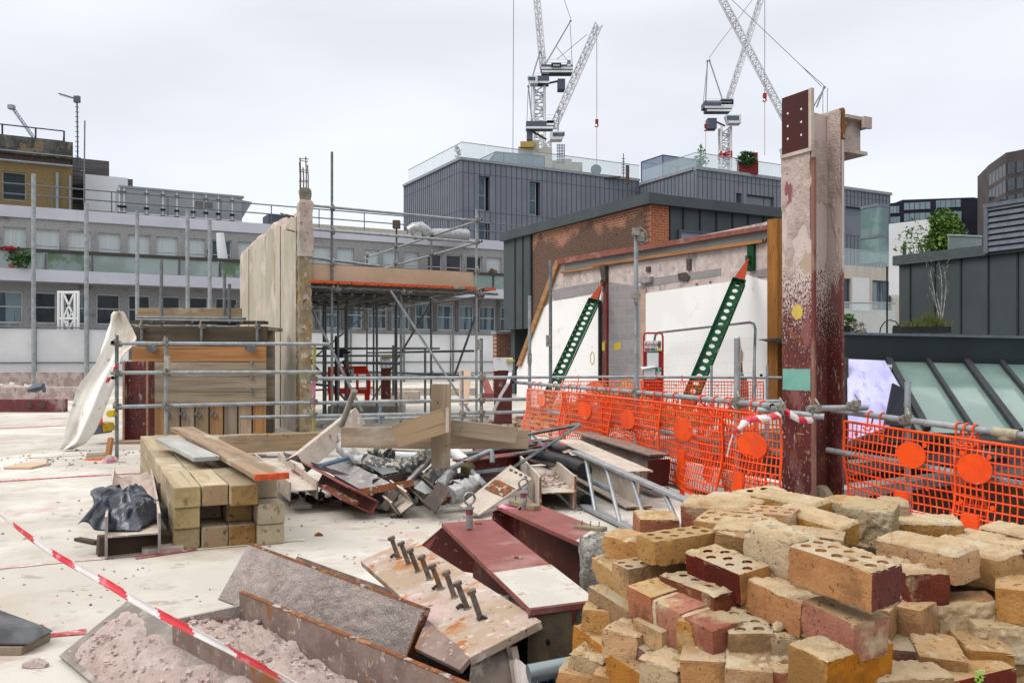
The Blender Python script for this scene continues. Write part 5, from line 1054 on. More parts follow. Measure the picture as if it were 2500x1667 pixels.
# ------------------------------------------------------------------ rubble, low kerbs and planks beyond the guardrail
def slabthing(name, label, cat, x0,x1,ybase,z,h,d,m,bev=.01):
    a, c = G(x0,ybase,z), G(x1,ybase,z); b = MB(); b.span(a.x,c.x,a.y,a.y+d,z,z+h); return tag(b.obj(name, m, bevel=bev), label, cat)
slabthing('concrete_upstand', 'pink dusted low concrete upstand behind the yellow streaked standard', 'upstand', 950,1022,985,0,.35,.5,pinkc)
slabthing('concrete_kerb', 'long low dusty kerb running behind the scaffold standards', 'kerb', 790,1160,965,0,.25,.4,pinkc)
slabthing('concrete_upstand', 'pale concrete pad behind the plank heap', 'upstand', 800,975,1012,0,.2,1.2,concm)
b = MB(); b.plate([P(1120,985,14),P(1143,985,14),P(1150,905,14.4),P(1122,903,14.4)], .04); tag(b.obj('leaning_board', ply), 'pale board leaning upright near the brick wall corner', 'board')
b = MB(); a = P(1195,965,14.5); b.plate([P(1172,915,15),P(1186,912,15),P(1205,960,14.4),P(1186,968,14.4)], .1); b.box(P(1198,968,14.5),(.25,.3,.12)); tag(b.obj('red_steel_offcut', redlit), 'red steel offcut leaning behind the guardrail post', 'steel offcut')
slabthing('red_steel_block', 'small red steel block on the slab beside the orange mesh corner', 'steel offcut', 1260,1290,1040,0,.18,.25,redlit)
dbrm = mat('rubble', (.42,.35,.29), (.28,.22,.18), s=6, rough=1, layers=[((.16,.06,.05), 5, .6, .7)])
def rubble(label, c, rx, ry, h, n, sz, m, sd):
    rr = random.Random(sd); b = MB()
    for i in range(n):
        a = rr.uniform(0, 6.283); r_ = rr.random()**.6; x, y = rx*r_*math.cos(a), ry*r_*math.sin(a); s = sz*rr.uniform(.4,1.3)
        m3 = Matrix.Rotation(rr.uniform(0,6),3,'Z')@Matrix.Rotation(rr.gauss(0,.35),3,'X')@Matrix.Rotation(rr.gauss(0,.35),3,'Y')
        b.box(Vector((c.x+x, c.y+y, c.z+h*(1-r_)*rr.random()+s*.25)), (s*1.6, s, s*.6), m3)
    return tag(b.obj('rubble', m), label, 'rubble', kind='stuff')
rubble('dusty broken rubble round the white wrapped steel stub', G(1225,1045), 1.0, .8, .12, 90, .12, dbrm, 2)
obr = mat('ochre_rubble', (.40,.25,.11), (.30,.18,.08), s=6, rough=1, layers=[((.5,.4,.25), 9, .56, .7), ((.25,.08,.04), 4, .62, .72)])
rubble('ochre brick rubble heap behind the far orange mesh', P(1500,0,17)*1+ZZ*(-P(1500,0,17).z), 1.9, .9, .75, 330, .17, obr, 3)
rubble('rubble scattered at the foot of the far orange mesh', P(1420,0,16)*1+ZZ*(-P(1420,0,16).z), 1.2, .6, .5, 160, .15, obr, 4)
slabthing('broken_coping', 'broken coping slab lying on rubble beside the downpipe foot', 'coping', 1420,1466,1003,.55,.1,.5,pinkc)
# left distance
slabthing('perforated_steel_beam', 'dark red steel beam with two round holes far across the slab at left', 'steel beam', -60,153,1006,0,.31,.25,mat('faded_red_steel', (.17,.045,.05), (.13,.035,.04), s=2, rough=.7, layers=[((.33,.22,.22), 1.2, .52, .66)]))
pb = bpy.data.objects['perforated_steel_beam']
for x in (72,102): b = MB(); b.disc(P(x,988,20.78), (0,-1,0), .07, .02, 14, 1.2); b.obj('beam_hole', darksteel, pb)
slabthing('concrete_upstand', 'dusty pink white low parapet behind the red perforated beam', 'upstand', -80,190,978,0,.42,.4,mat('dusty_ledge', (.50,.42,.39), (.34,.27,.25), s=3, rough=1, layers=[((.12,.08,.07), 5, .62, .7, (6,1,1))]))
slabthing('concrete_upstand', 'farther dusty parapet band below the white hoarding', 'upstand', -80,200,950,0,.72,.4,mat('dusty_ledge2', (.44,.37,.34), (.30,.23,.21), s=3, rough=1))
b = MB(); c = P(88,953,25); b.path([c+Vector((-.25,0,.0)), c+Vector((-.05,0,.06)), c+Vector((.2,0,.12)), c+Vector((.25,0,-.05))], [.04,.12,.1,.05], 8, jit=.5); tag(b.obj('plastic_scrap', greysteelf, smooth=True), 'grey crumpled sheet scrap on the far dusty parapet', 'scrap')
rubble('small white rubble at the far left below the hoarding', G(20,952), 1.6, .4, .2, 60, .2, mat('white_rubble',(.6,.56,.52)), 6)
pxo = slabthing('plywood_offcut', 'thin pale plywood offcut lying on the slab at far left', 'board', 8,75,1146,0,.03,.45,ply,.004)
# draped plastic sheet
rows = [(760,277,300,0),(768,272,306,.1),(780,269,312,.1),(800,264,322,.12),(825,257,333,.15),(848,249,322,.12),(865,245,302,.12),(890,232,292,.12),(915,214,284,.14),(945,192,277,.16),(985,176,264,.18),(1025,166,246,.2),(1060,158,228,.22),(1082,150,210,.24),(1097,143,176,.26)]
def shf(u, v):
    k = u*(len(rows)-1); i = min(int(k), len(rows)-2); f_ = k-i; y, xl_, xr_, d = [rows[i][j]*(1-f_)+rows[i+1][j]*f_ for j in range(4)]
    Yv = 12.1-.07*math.sin(v*7+u*4)*min(1,u*2+.15)-.018*math.sin(v*17+u*6)-.03*math.sin(u*9+v*4)+.09*noise.noise(Vector((u*3,v*3,0)))+.45*(v-.5)**2*(1-u)
    return P(xl_+(xr_-xl_)*v+2.5*noise.noise(Vector((u*9,v*3,4))), y, Yv)
b = MB(); b.grid(shf, 52, 26); o = b.obj('plastic_sheet', mat('dirty_translucent_sheet', (.92,.90,.85), (.84,.80,.74), s=1.6, rough=.5, bump=1.5, bs=7, layers=[((.58,.51,.42), 2.0, .54, .72, (1,1,.4)), ((.50,.43,.34), 9, .66, .76)]), smooth=180)
sm = o.modifiers.new('thick','SOLIDIFY'); sm.thickness = .006; tag(o, 'dirty white plastic sheet draped from a post down to the slab', 'plastic sheet')
t = thing('dustpan_and_brush', 'grey and yellow wedge with an orange handle standing behind the plastic sheet', 'tool', P(240,1062,13))
b = MB(); b.poly([P(216,1063,13),P(236,1033,13),P(248,1033,13),P(252,1058,13)], Vector((0,.3,0))); b.obj('wedge', greysteelf, t)
b = MB(); b.poly([P(249,1033,12.98),P(258,1033,12.98),P(265,1052,12.98),P(252,1055,12.98)], Vector((0,.25,0))); b.obj('yellow_side', mat('yellow_side',(.50,.33,.02)), t)
b = MB(); b.path([P(246,1034,12.95),P(244,1020,12.95),P(248,1005,12.95),P(252,996,12.95)], [.035,.035,.03,.02], 8); b.obj('handle', redpl, t)
t = thing('orange_edge_board', 'short orange edged board lying on the slab by the left guardrail foot', 'board', P(230,1122,10.9))
b = MB(); b.plate([P(208,1122,11),P(212,1105,11.7),P(262,1103,11.7),P(258,1120,11)], .035); b.obj('board', woodg, t); b = MB(); b.plate([P(208,1120,10.98),P(258,1117,10.98),P(258,1124,10.96),P(208,1127,10.96)], .01); b.obj('painted_edge', orangep, t)
b = MB(); b.path([P(258,1128,10.8),P(268,1122,10.7),P(280,1124,10.8)], [.05,.07,.05], 8, jit=.6); tag(b.obj('pink_wrapper', mat('pink_film',(.62,.2,.28),(.6,.55,.5),s=9)), 'crumpled pink and white wrapper at the foot of the left guardrail post', 'wrapper')
board('timber_strut', P(263,1118,11.3), P(271,1070,11.5), .06, .06, (0,-1,0), woodo); tag(bpy.data.objects['timber_strut'], 'orange brown timber strut leaning behind the left guardrail post', 'timber')
# ------------------------------------------------------------------ tall steel column
CY = 7.3; A_ = P(1987, 875, CY); A_.z = 0     # near right corner of the left flange
cx_ = thing('steel_column', 'tall dusty red steel column with cut bracket at its top, yellow dot and turquoise band', 'steel column', A_, ANG)
h_ = .345; w_ = .335
colz = mat('dusty_red_column', (.145,.034,.03), (.105,.026,.024), s=3, rough=.65, bump=.25, bs=60, layers=[((.30,.17,.15), 2.0, .55, .75, (1,1,.5)), ((.58,.50,.46), 46, .68, .74, (1,1,.6)), ((.22,.075,.03), 6, .64, .74), ((.44,.36,.27), 9, .69, .75, (1,1,.25)), ((.56,.46,.43), 5, 0, 0, (1,1,.6), (2.8,3.7,1.1)), ((.60,.51,.47), 95, 0, 0, (1,1,.7), (1.75,1.95,3.4)), ((.56,.46,.42), 30, 0, 0, (1,1,.5), (2.15,2.45,2.0)), ((.24,.09,.085), 2.6, .60, .68, (1,1,.5)), ((.40,.31,.28), 30, .70, .78), ((.44,.34,.25), 2.2, .68, .74)])
topz = 3.45
b = MB(); b.span(-.028, 0, 0, w_, .06, topz-.0); b.span(0, h_, w_/2-.009, w_/2+.009, .06, topz); b.span(h_, h_+.028, 0, w_, .06, topz+.03); b.obj('section', colz, cx_, local=True, bevel=.004)
# crust of sprayed fireproofing: uneven shells hugging the upper faces
def crust(x, y0, y1, z0, z1, nrm, sd, th=.016):
    b = MB(); nu, nv = 26, 150
    def fn(u, v):
        y = y0+(y1-y0)*u; z = z0+(z1-z0)*v
        e_ = 1.25*noise.noise(Vector((u*2, z*2.6, sd)))+.5*noise.noise(Vector((u*7, z*8, sd+4)))+(z-2.32)*1.3
        k = max(0, min(1, e_*2.2)); d = (-.006+(th+.006)*k)+k*.006*noise.noise(Vector((y*60, z*60, sd)))
        return (Vector((x+nrm*d, y, z)) if abs(nrm) == 1 else Vector((y, x+(nrm/2)*d, z)))
    b.grid(fn, nu, nv); return b.obj('sprayed_fireproofing', pinkdust, cx_, local=True, smooth=180)
crust(-.028, .004, w_-.004, 1.5, topz-.36, -1, 1); crust(h_, .004, w_/2-.012, 1.9, topz, -1, 5); crust(w_/2-.009, .01, h_-.004, 1.9, topz-.25, -2, 9)
b = MB(); b.span(-.03, -.004, -.03, -.0, .06, topz-.45)
b.obj('edge_strip', mat('strip_steel', (.42,.34,.28), (.25,.12,.09), s=2, st=(1,1,.4), rough=.85, layers=[((.16,.04,.035), 1.3, .5, .6, (1,1,.5))]), cx_, local=True)
b = MB(); b.span(-.052, -.034, .0, w_*.93, topz-.37, topz+.13); pl_ = b.obj('splice_plate', mat('fresh_dark_red', (.060,.009,.007), (.05,.010,.008), s=6, rough=.6), cx_, local=True)
b = MB()
for z in (.32,.21,.1):
    for y in (.09, w_*.72): b.disc(Vector((-.052,y,topz-.36+z+.02)), (-1,0,0), .010, .002, 10)
b.obj('bolt_hole', whitem, pl_, local=False if False else True)
b = MB(); b.span(-.064,-.03,-.03,.0,topz-.37,topz+.13); b.span(-.064,-.03,-.03,w_*.95,topz-.40,topz-.37); b.obj('plate_edge', creamsteel, cx_, local=True)
b = MB(); b.span(.0, .05, w_/2-.03, w_/2-.012, topz-.38, topz-.0); b.obj('web_plate', mat('fresh_dark_red2', (.06,.009,.007), rough=.6), cx_, local=True)
bk = MB(); bx0 = h_+.028
bk.span(bx0, bx0+.27, -.02, .26, topz-.36, topz-.33); bk.span(bx0, bx0+.25, .04, .08, topz-.33, topz-.06); bk.span(bx0, bx0+.28, -.02, .26, topz-.06, topz-.03)
bk.span(bx0+.19,bx0+.29,-.05,-.022,topz-.13,topz-.03); bk.span(bx0+.27,bx0+.29,-.022,.12,topz-.12,topz-.04)
bk.obj('cut_beam_bracket', mat('dusty_bracket', (.52,.43,.39), (.42,.33,.29), s=5, rough=.95, bump=.9, bs=40, layers=[((.26,.13,.06), 4, .6, .72)]), cx_, local=True)
b = MB(); b.span(bx0-.03, bx0+.004, -.004, .03, topz-.25, topz+.02); b.obj('rust_edge', rustm, cx_, local=True)
b = MB(); b.span(-.12, h_+.12, -.10, w_+.08, .03, .06); b.obj('base_plate', redox, cx_, local=True)
b = MB(); b.span(-.2, h_+.2, -.16, w_+.14, 0, .03); b.obj('grout_pad', concm, cx_, local=True, bevel=.01)
b = MB(); leavesN = 0
b.path([Vector((.09,.06,.06)),Vector((.13,.07,.12)),Vector((.2,.08,.13)),Vector((.28,.07,.06))], [.05,.09,.085,.05], 9, jit=.6); b.obj('mortar_lump', rawc, cx_, local=True, smooth=True)
ys = mat('yellow_dot', (.62,.47,.09), (.55,.40,.10), s=9)
b = MB(); cz = Z(760, CY); b.poly([Vector((-.0295, .155+.062*math.cos(a*.314)*(1+.1*math.sin(a*3)), cz+.066*math.sin(a*.314)*(1+.1*math.cos(a*2)))) for a in range(20)], Vector((-.001,0,0))); b.obj('paint_mark', ys, cx_, local=True)
tq = mat('turquoise_spray', (.16,.42,.35), (.20,.45,.38), s=6)
b = MB(); z0, z1 = Z(954, CY), Z(901, CY); n = 14; b.poly([Vector((-.0295, w_*(.03+.93*i/n), z0+.012*noise.noise(Vector((i*.9,0,0))))) for i in range(n+1)]+[Vector((-.0295, w_*(.96-.93*i/n), z1+.008*noise.noise(Vector((i*.9,5,0))))) for i in range(n+1)], Vector((-.0012,0,0))); b.obj('paint_mark', tq, cx_, local=True)
b = MB(); b.span(-.031,-.028,.08,.16,Z(1062,CY),Z(1061,CY)); b.obj('scratch', whitem, cx_, local=True)
# ------------------------------------------------------------------ orange mesh edge protection on tube rails
def rail_at(tab, px):
    for (x0,y0,Y0),(x1,y1,Y1) in zip(tab, tab[1:]):
        if px <= x1: break
    a, c = P(x0,y0,Y0), P(x1,y1,Y1); d = c-a; r = (px-1250)/F; t = (r*a.y-a.x)/(d.x-r*d.y); return a+d*t
LR = [(1236,931,13.4),(1290,936,12.4),(1550,957,9.2),(1780,980,7.2),(1905,993,6.55)]
RR = [(2030,1001,7.35),(2400,1050,6.0),(2620,1079,5.4)]
def rail(name, label, tab, dz=0, dx=0, hollow=True):
    b = MB(); pts = [P(*p)+Vector((dx,0,dz)) for p in tab]
    for a, c in ((pts[0], pts[1]), (pts[1], pts[-1])) if False else zip(pts, pts[1:]): b.tube(a, c, .0242, 12, hollow=.84)
    return tag(b.obj(name, galv, smooth=True), label, 'tube rail')
rail('top_rail', 'top tube rail carrying the orange mesh left of the steel column', LR); rail('mid_rail', 'middle tube rail seen through the orange mesh left of the steel column', LR[1:], -.36, .02)
rail('top_rail', 'top tube rail carrying the orange mesh right of the steel column', RR); rail('mid_rail', 'middle tube rail seen through the orange mesh right of the steel column', [(2020,1098,7.35),(2400,1165,6.0),(2620,1204,5.4)])
b = MB(); a, c = rail_at(RR,2426), rail_at(RR,2488); b.tube(a, c, .034, 12); b.box(a.lerp(c,.5)-ZZ*.03,(.06,.09,.03)); tag(b.obj('sleeve_coupler', mat('brass_zinc',(.42,.38,.27),(.34,.30,.2),s=14,metal=.3,rough=.5), smooth=True), 'yellowish sleeve coupler on the right top rail near the picture edge', 'coupler')
def mesh_panel(label, tab, p0, p1, hgt, seed, m=orange, drop=.075, off=-.03, disc=None, foot=None, hooks=None, bulge=.075, nx=None):
    a, c = rail_at(tab, p0), rail_at(tab, p1); d = Vector((c.x-a.x, c.y-a.y, 0)); L_ = d.length; dn = d.normalized(); nrm = Vector((-dn.y, dn.x, 0));
    if nrm.y > 0: nrm = -nrm
    t = thing('mesh_barrier_panel', label, 'mesh barrier', a*1+Vector((0,0,-hgt)), 0, 'orange mesh barrier panels on the rails')
    def S_(u, v): q = a.lerp(c, u)-ZZ*(drop+hgt*v); return q+nrm*(-off+bulge*math.sin(u*5+seed)*v+bulge*.5*math.sin(v*7+seed*2)*v)
    b = MB(); nx = nx or max(8, int(L_/.046)); ny = max(6, int(hgt/.062)); sr = .0054
    for i in range(nx+1):
        u = i/nx; rr_ = sr*(2 if i in (0,nx) else 1)
        b.path([S_(u, k/8) for k in range(9)], rr_, 4)
    for j in range(ny+1):
        v = j/ny; b.path([S_(k/10, v) for k in range(11)], sr*(2 if j in (0,ny) else 1.25), 4)
    b.obj('mesh', m, t)
    for du, dv, r_ in disc or ():
        b = MB(); b.disc(S_(du,dv)+nrm*.006, nrm, r_, .008, 28, 1.9 if tab is LR else 1.35); b.obj('reflector_disc', m, t)
    for du, dv in foot or ():
        b = MB(); q = S_(du,dv)+nrm*.012; b.poly([q+dn*x+ZZ*z for x, z in ((-.07,.0),(-.06,.04),(.06,.04),(.07,0),(.065,-.13),(.03,-.2),(.04,-.42),(-.02,-.42),(-.045,-.2),(-.075,-.12))], nrm*.02); b.obj('foot_tab', m, t)
    rr = random.Random(seed)
    for du in (.1,.35,.65,.9):
        for dv in (.12,.55,.85): b = MB(); q = S_(du+rr.uniform(-.03,.03),dv); b.disc(q+nrm*.008, nrm, .018, .006, 10); b.obj('stud', m, t)
    for du in hooks or (.12,.3,.7,.88):
        b = MB(); q = a.lerp(c, du); f = [q+nrm*.033*math.cos(th)+ZZ*.033*math.sin(th) for th in [x*.5-.6 for x in range(9)]]; b.path([S_(du,.03)]+f+[S_(du,.0)+nrm*-.04], .007, 5)
        b.path([S_(du,.03)-dn*.05, S_(du,.06)-dn*.02, S_(du,.06)+dn*.02, S_(du,.03)+dn*.05], .007, 5); b.obj('hook', m, t)
    return t
mesh_panel('faded pink orange mesh panel at the far corner of the edge protection', LR, 1293, 1386, .62, 1, orangef, disc=[(.4,.22,.085)])
mesh_panel('orange mesh panel with a round disc second from the far corner', LR, 1380, 1500, .66, 2, disc=[(.45,.30,.105)], foot=[(.45,.78)])
mesh_panel('half faded overlapping orange mesh panel before the tall fence post', LR, 1478, 1622, .70, 3, disc=[(.46,.32,.10)], foot=[(.4,.72)])
mesh_panel('orange mesh panel with a large disc and hanging foot tab at mid run', LR, 1606, 1772, .76, 4, disc=[(.46,.30,.105)], foot=[(.46,.60)])
mesh_panel('loose second layer of orange mesh hung behind the middle panels', LR, 1402, 1585, .60, 11, off=.06, m=orangef, hooks=(.3,.8))
mesh_panel('short doubled strip of orange mesh hung behind the panel next to the steel column', LR, 1690, 1830, .66, 12, off=.06, hooks=(.2,.7))
mesh_panel('orange mesh panel next to the steel column with striped tape over its disc', LR, 1762, 1912, .82, 5, disc=[(.62,.30,.105)], foot=[(.5,.62)], hooks=(.1,.2,.55,.7))
mesh_panel('orange mesh panel right of the steel column with a wide disc', RR, 2068, 2398, .74, 6, disc=[(.56,.24,.10)], foot=[(.5,.68)], hooks=(.2,.3,.85,.96))
mesh_panel('orange mesh panel running out of the picture at the right edge', RR, 2345, 2640, .80, 7, disc=[(.2,.24,.105)], foot=[(.2,.68)], hooks=(.06,.14,.7), off=-.045)
FR = [(1230,921,15.6),(1560,920,15.6),(1920,922,15.6)]
rail('far_rail', 'far tube rail carrying the far orange mesh before the gable wall', FR)
for p0, p1, lb, hk in ((1372,1570,'far orange mesh panel with a pale disc before the ochre rubble',(.2,.5,.8)),(1566,1690,'far orange mesh panel behind the fire point board foot',(.3,.8)),(1690,1862,'far orange mesh panel under the longer green prop',(.1,.6,.9))):
    mesh_panel(lb, FR, p0, p1, .62, int(p0/100), m=orangef if p0 == 1372 else orange, disc=[(.4,.22,.13)] if p0 < 1500 else None, nx=22 if p0 > 1500 else 26, hooks=hk)
for px, yt, Y, lb, r_, zb in ((1553,556,9.15,'tall grey fence post in the orange mesh run with clamps near its top',.0242,-.1),(1344,635,12.0,'tall green streaked grey post left of the shorter prop',.0242,0),(1293,722,12.6,'thin grey post at the far corner of the orange mesh',.0242,0),(1799,826,7.1,'broad pale grey post behind the mesh panel near the fire point board side',.0242,-.1),(1842,845,14.5,'yellow tipped thin post left of the steel column',.0242,0),(1873,892,14,'thin grey post just left of the steel column',.0242,0),(1737,892,15.4,'short thin grey post between the two props',.0242,0),(2216,932,6.75,'rusty grey post behind the mesh right of the steel column',.0242,-.3)):
    o = pole(px, yt, 1100, Y, lb, r_, galvd if px in (1344,) else galv, 'fence_post', None, zb)
sc_ = thing('swivel_coupler', 'rusty swivel couplers clamped to the tall fence post', 'coupler', P(1553,566,9.1)); b = MB(); c = P(1553,566,9.1); b.box(c,(.08,.07,.08)); b.box(c+Vector((.05,.0,-.05)),(.07,.05,.10)); b.path([c+Vector((.03,0,.05)),c+Vector((.10,0,.0)),c+Vector((.11,0,-.1)),c+Vector((.05,0,-.14))],.012,6); b.obj('clamp', coupm, sc_); b = MB(); b.box(P(1553,723,9.1),(.09,.07,.05)); b.box(P(1553,735,9.1),(.04,.06,.05)); b.obj('clamp', coupm, sc_)
b = MB(); b.box(P(1339,832,11.98),(.065,.065,.16)); b.box(P(1293,875,12.55),(.065,.065,.15)); tag(b.obj('sleeve_coupler', coupm), 'sleeve couplers on the two thin posts at the far fence corner', 'coupler')
for px in (1553,1799): ob = put('rail_coupler', coupme, Matrix.Translation(rail_at(LR,px)+Vector((0,0,-.0)))); tag(ob, 'scaffold coupler clamping the %s to the orange mesh top rail' % ('tall fence post' if px == 1553 else 'broad pale post'), 'coupler')
ob = put('rail_coupler', coupme, Matrix.Translation(rail_at(RR,2208)+Vector((0,-.02,0)))); tag(ob, 'scaffold coupler on the top rail right of the steel column', 'coupler')
def ttube(label, a, c): b = MB(); b.tube(P(*a), P(*c), .0242, 14, hollow=.84); return tag(b.obj('scaffold_tube', galv, smooth=True), label, 'scaffold tube')
ttube('short tube clamped across the front of the steel column, open end at its right', (1850,1000,6.75), (2012,1017,6.55))
ttube('short tube with open end passing the right face of the steel column', (1972,997,6.8), (2115,995,7.15)); ttube('stub tube with open end clamped at the left side of the steel column', (1885,992,6.5), (1912,987,7.5))
for x, y, Y, lb in ((1898,1000,6.5,'rusty coupler cluster at the left edge of the steel column'),(1985,1002,6.6,'coupler joining the two tubes across the steel column'),(2082,990,7.0,'coupler on the tube end right of the steel column')):
    tag(put('rail_coupler', coupme, Matrix.Translation(P(x,y,Y))@Matrix.Rotation(.5,4,'Z')), lb, 'coupler')
ttube('grey tube behind the mesh joining the column to the thin fence posts', (1790,983,9), (1918,980,9)); ttube('tube end pointing at the viewer on the thin posts left of the steel column', (1858,916,13.4), (1860,915,14.6))
# striped tape ribbons
tred = mat('tape_red', (.60,.03,.045), (.68,.20,.24), s=14, lo=.5, hi=.75, rough=.4); twht = mat('tape_white', (.72,.70,.70), (.66,.60,.60), s=9, rough=.4)
def ribbon(name, label, pts, wd, stripe, twist=0, seed=0, n=90, slant=.6, flat=None):
    P_ = [Vector(p) for p in pts]; ls = [0]
    for a, c in zip(P_, P_[1:]): ls.append(ls[-1]+(c-a).length)
    def at(s):
        for i in range(len(P_)-1):
            if s <= ls[i+1] or i == len(P_)-2:
                f_ = (s-ls[i])/(ls[i+1]-ls[i]); p0 = P_[max(0,i-1)]; p1, p2 = P_[i], P_[i+1]; p3 = P_[min(len(P_)-1,i+2)]
                return .5*((2*p1)+(p2-p0)*f_+(2*p0-5*p1+4*p2-p3)*f_*f_+(3*p1-p0-3*p2+p3)*f_**3)
    b = MB(); prev = None; m_ = 6
    for i in range(n+1):
        s = ls[-1]*i/n; p = at(s); d = (at(min(s+.02,ls[-1]))-at(max(s-.02,0))).normalized()
        side = (flat or ZZ); side = (side-d*side.dot(d)).normalized(); nn_ = d.cross(side)
        th = twist*math.sin(s*2.2+seed)+.4*noise.noise(Vector((s*2,seed,0)))
        e_ = side*math.cos(th)+nn_*math.sin(th); g_ = d.cross(e_)
        row = [b.v(p+e_*wd*(k/m_-.5)+g_*wd*.13*math.cos((k/m_-.5)*5.2+s*1.5)) for k in range(m_+1)]
        if prev:
            for k in range(m_):
                b.mi = int(math.floor((s+slant*wd*(k/m_-.5))/stripe)) % 2
                b.f([prev[k], row[k], row[k+1], prev[k+1]])
        prev = row
    o = b.obj(name, [tred, twht], smooth=180); sm = o.modifiers.new('thick','SOLIDIFY'); sm.thickness = .0006
    return tag(o, label, 'barrier tape')
ribbon('barrier_tape', 'long red and white barrier tape strung across the lower left foreground', [P(-30,1240,4.5),P(0,1257,4.3),P(77,1315,4.0),P(147,1361,3.75),P(247,1415,3.45),P(359,1481,3.2),P(506,1557,2.9),P(664,1638,2.65),P(760,1690,2.5)], .029, .25, .35, 1, 150, 2.2)
ribbon('barrier_tape', 'loose red and white tape end fluttering over the mesh left of the steel column', [P(1790,1058,6.4),P(1808,1038,6.3),P(1835,1022,6.3),P(1870,1020,6.3),P(1905,1012,6.4)], .055, .09, .5, 4, 50)
ribbon('barrier_tape', 'short red and white tape knotted round the tube on the steel column', [P(1912,1000,6.55),P(1930,1012,6.5),P(1955,1024,6.5),P(1985,1026,6.55)], .05, .07, .5, 6, 40)
b = MB(); b.path([P(1790,1058,6.4),P(1781,1085,6.4),P(1775,1115,6.42)], .006, 5); tag(b.obj('tape_string', twht), 'thin twisted tape string hanging in front of the orange mesh', 'tape')
# ------------------------------------------------------------------ steel sections
def section(kind, L_, h, bw, tw, tf, m, sub=6):
    b = MB(); t2, h2, w2 = tw/2, h/2, bw/2
    if kind == 'I': pr = [(-w2,-h2),(w2,-h2),(w2,-h2+tf),(t2,-h2+tf),(t2,h2-tf),(w2,h2-tf),(w2,h2),(-w2,h2),(-w2,h2-tf),(-t2,h2-tf),(-t2,-h2+tf),(-w2,-h2+tf)]
    elif kind == 'C': pr = [(-w2,-h2),(w2,-h2),(w2,-h2+tf),(-w2+tw,-h2+tf),(-w2+tw,h2-tf),(w2,h2-tf),(w2,h2),(-w2,h2)]
    elif kind == 'L': pr = [(-w2,-h2),(w2,-h2),(w2,-h2+tf),(-w2+tw,-h2+tf),(-w2+tw,h2),(-w2,h2)]
    rings = [[b.v((L_*i/sub, y, z)) for y, z in pr] for i in range(sub+1)]; n = len(pr)
    for a, c in zip(rings, rings[1:]):
        for i in range(n): b.f([a[i], a[(i+1)%n], c[(i+1)%n], c[i]])
    b.mi = 1; b.f(rings[0][::-1]); b.f(rings[-1]); b.mi = 0
    return b
def beam(name, label, p, q, h, bw, roll, m, tw=.012, tf=.016, kind='I', me=None, group=None, cat='steel beam', up=ZZ):
    p, q = Vector(p), Vector(q); x = (q-p).normalized(); y = Vector(up).cross(x).normalized(); z = x.cross(y)
    m3 = Matrix((x, y, z)).transposed()@Matrix.Rotation(R(roll), 3, 'X')
    return tag(put_m(section(kind, (q-p).length, h, bw, tw, tf, m), name, [m, me or m], MX(p, m3), None, .002), label, cat, group)
def platething(name, label, cat, pts, th, m, group=None, bev=.002):
    b = MB(); b.plate(pts, th); return tag(b.obj(name, m, bevel=bev), label, cat, group)
# ------------------------------------------------------------------ sleeper stack
S0 = Vector((-2.30, 5.83, 0)); sd_ = Vector((-.44,.898,0)); sx_ = Vector((.95,.31,0))
tw_, th_ = .178, .142
stk = [(0,0,0,4.3,'bottom'),(1,0,0,4.3,''),(2,0,.02,4.2,''),(3,0,-.02,4.3,''),(0,1,-.02,4.35,''),(1,1,.34,3.9,''),(2,1,.16,4.1,''),(3,1,-.03,4.2,''),(0,2,-.04,4.3,''),(1,2,.0,4.2,''),(2,2,-.06,4.3,''),(3,2,.22,4.0,'')]
lab = {(0,0):'dark stained sleeper, bottom left of the stack',(1,0):'ochre ended sleeper second from the left in the bottom row',(2,0):'cracked brown sleeper third along the bottom row',(3,0):'pale sleeper at the right of the bottom row with a diagonal crack',(0,1):'left sleeper of the middle row under a large pale one',(1,1):'set back sleeper in the dark gap of the middle row',(2,1):'red brown sleeper end recessed in the middle row',(3,1):'pale sleeper on the right of the middle row',(0,2):'top left sleeper with a split pale end nearest the black bag',(1,2):'grey ended sleeper in the top row under the silver plank',(2,2):'warm brown sleeper third in the top row of the stack',(3,2):'short grey sleeper at the top right under the orange tipped board'}
def eg(nm, a, c): return mat('sleeper_end_'+nm, a, c, s=7, rough=.9, bump=.5, bs=40, rnd=.1, layers=[(tuple(x*1.25 for x in a), 4, .5, .7), ((.11,.08,.05), 7, .68, .74, (3,.6,.6)), (tuple(x*.6 for x in c), 16, .6, .72)])
ends = [eg('tan', (.44,.35,.20), (.36,.27,.14)), eg('gold', (.33,.215,.095), (.25,.15,.06)), eg('grey', (.36,.325,.25), (.27,.24,.18)), eg('pinkish', (.40,.30,.20), (.33,.23,.145)), eg('pale', (.50,.42,.29), (.42,.34,.22))]
for i, j, off_, ln, _ in stk:
    p = S0+sx_*(i*(tw_+.006)+tw_/2+.02*noise.noise(Vector((i,j,3))))+ZZ*(j*(th_+.003)+th_/2)+sd_*off_
    o = board('timber_sleeper', p, p+sd_*ln, tw_-.004*((i+j)%2), th_, (0,0,1), sleeper, None, [sleeper, ends[(i*3+j*5) % 5]], .008, .12); tag(o, lab[(i,j)], 'sleeper', 'sleepers in the timber stack')
zt_ = 3*th_+.012
pxboard('silver_plank', 'short silver grey plank lying on the left of the sleeper stack', (505,1120,6.75), (408,1072,8.15), .20, .035, (0,0,1), mat('silver_board', (.42,.42,.40), (.34,.34,.325), s=3, st=(.3,3,3), rough=.85, layers=[((.25,.24,.22), 6, .62, .74, (.2,4,4))]))
o = pxboard('orange_tipped_plank', 'long scaffold board with orange painted end lying across the sleeper stack', (662,1162,5.85), (444,1046,9.2), .225, .038, (0,0,1), wood, bevel=.004)
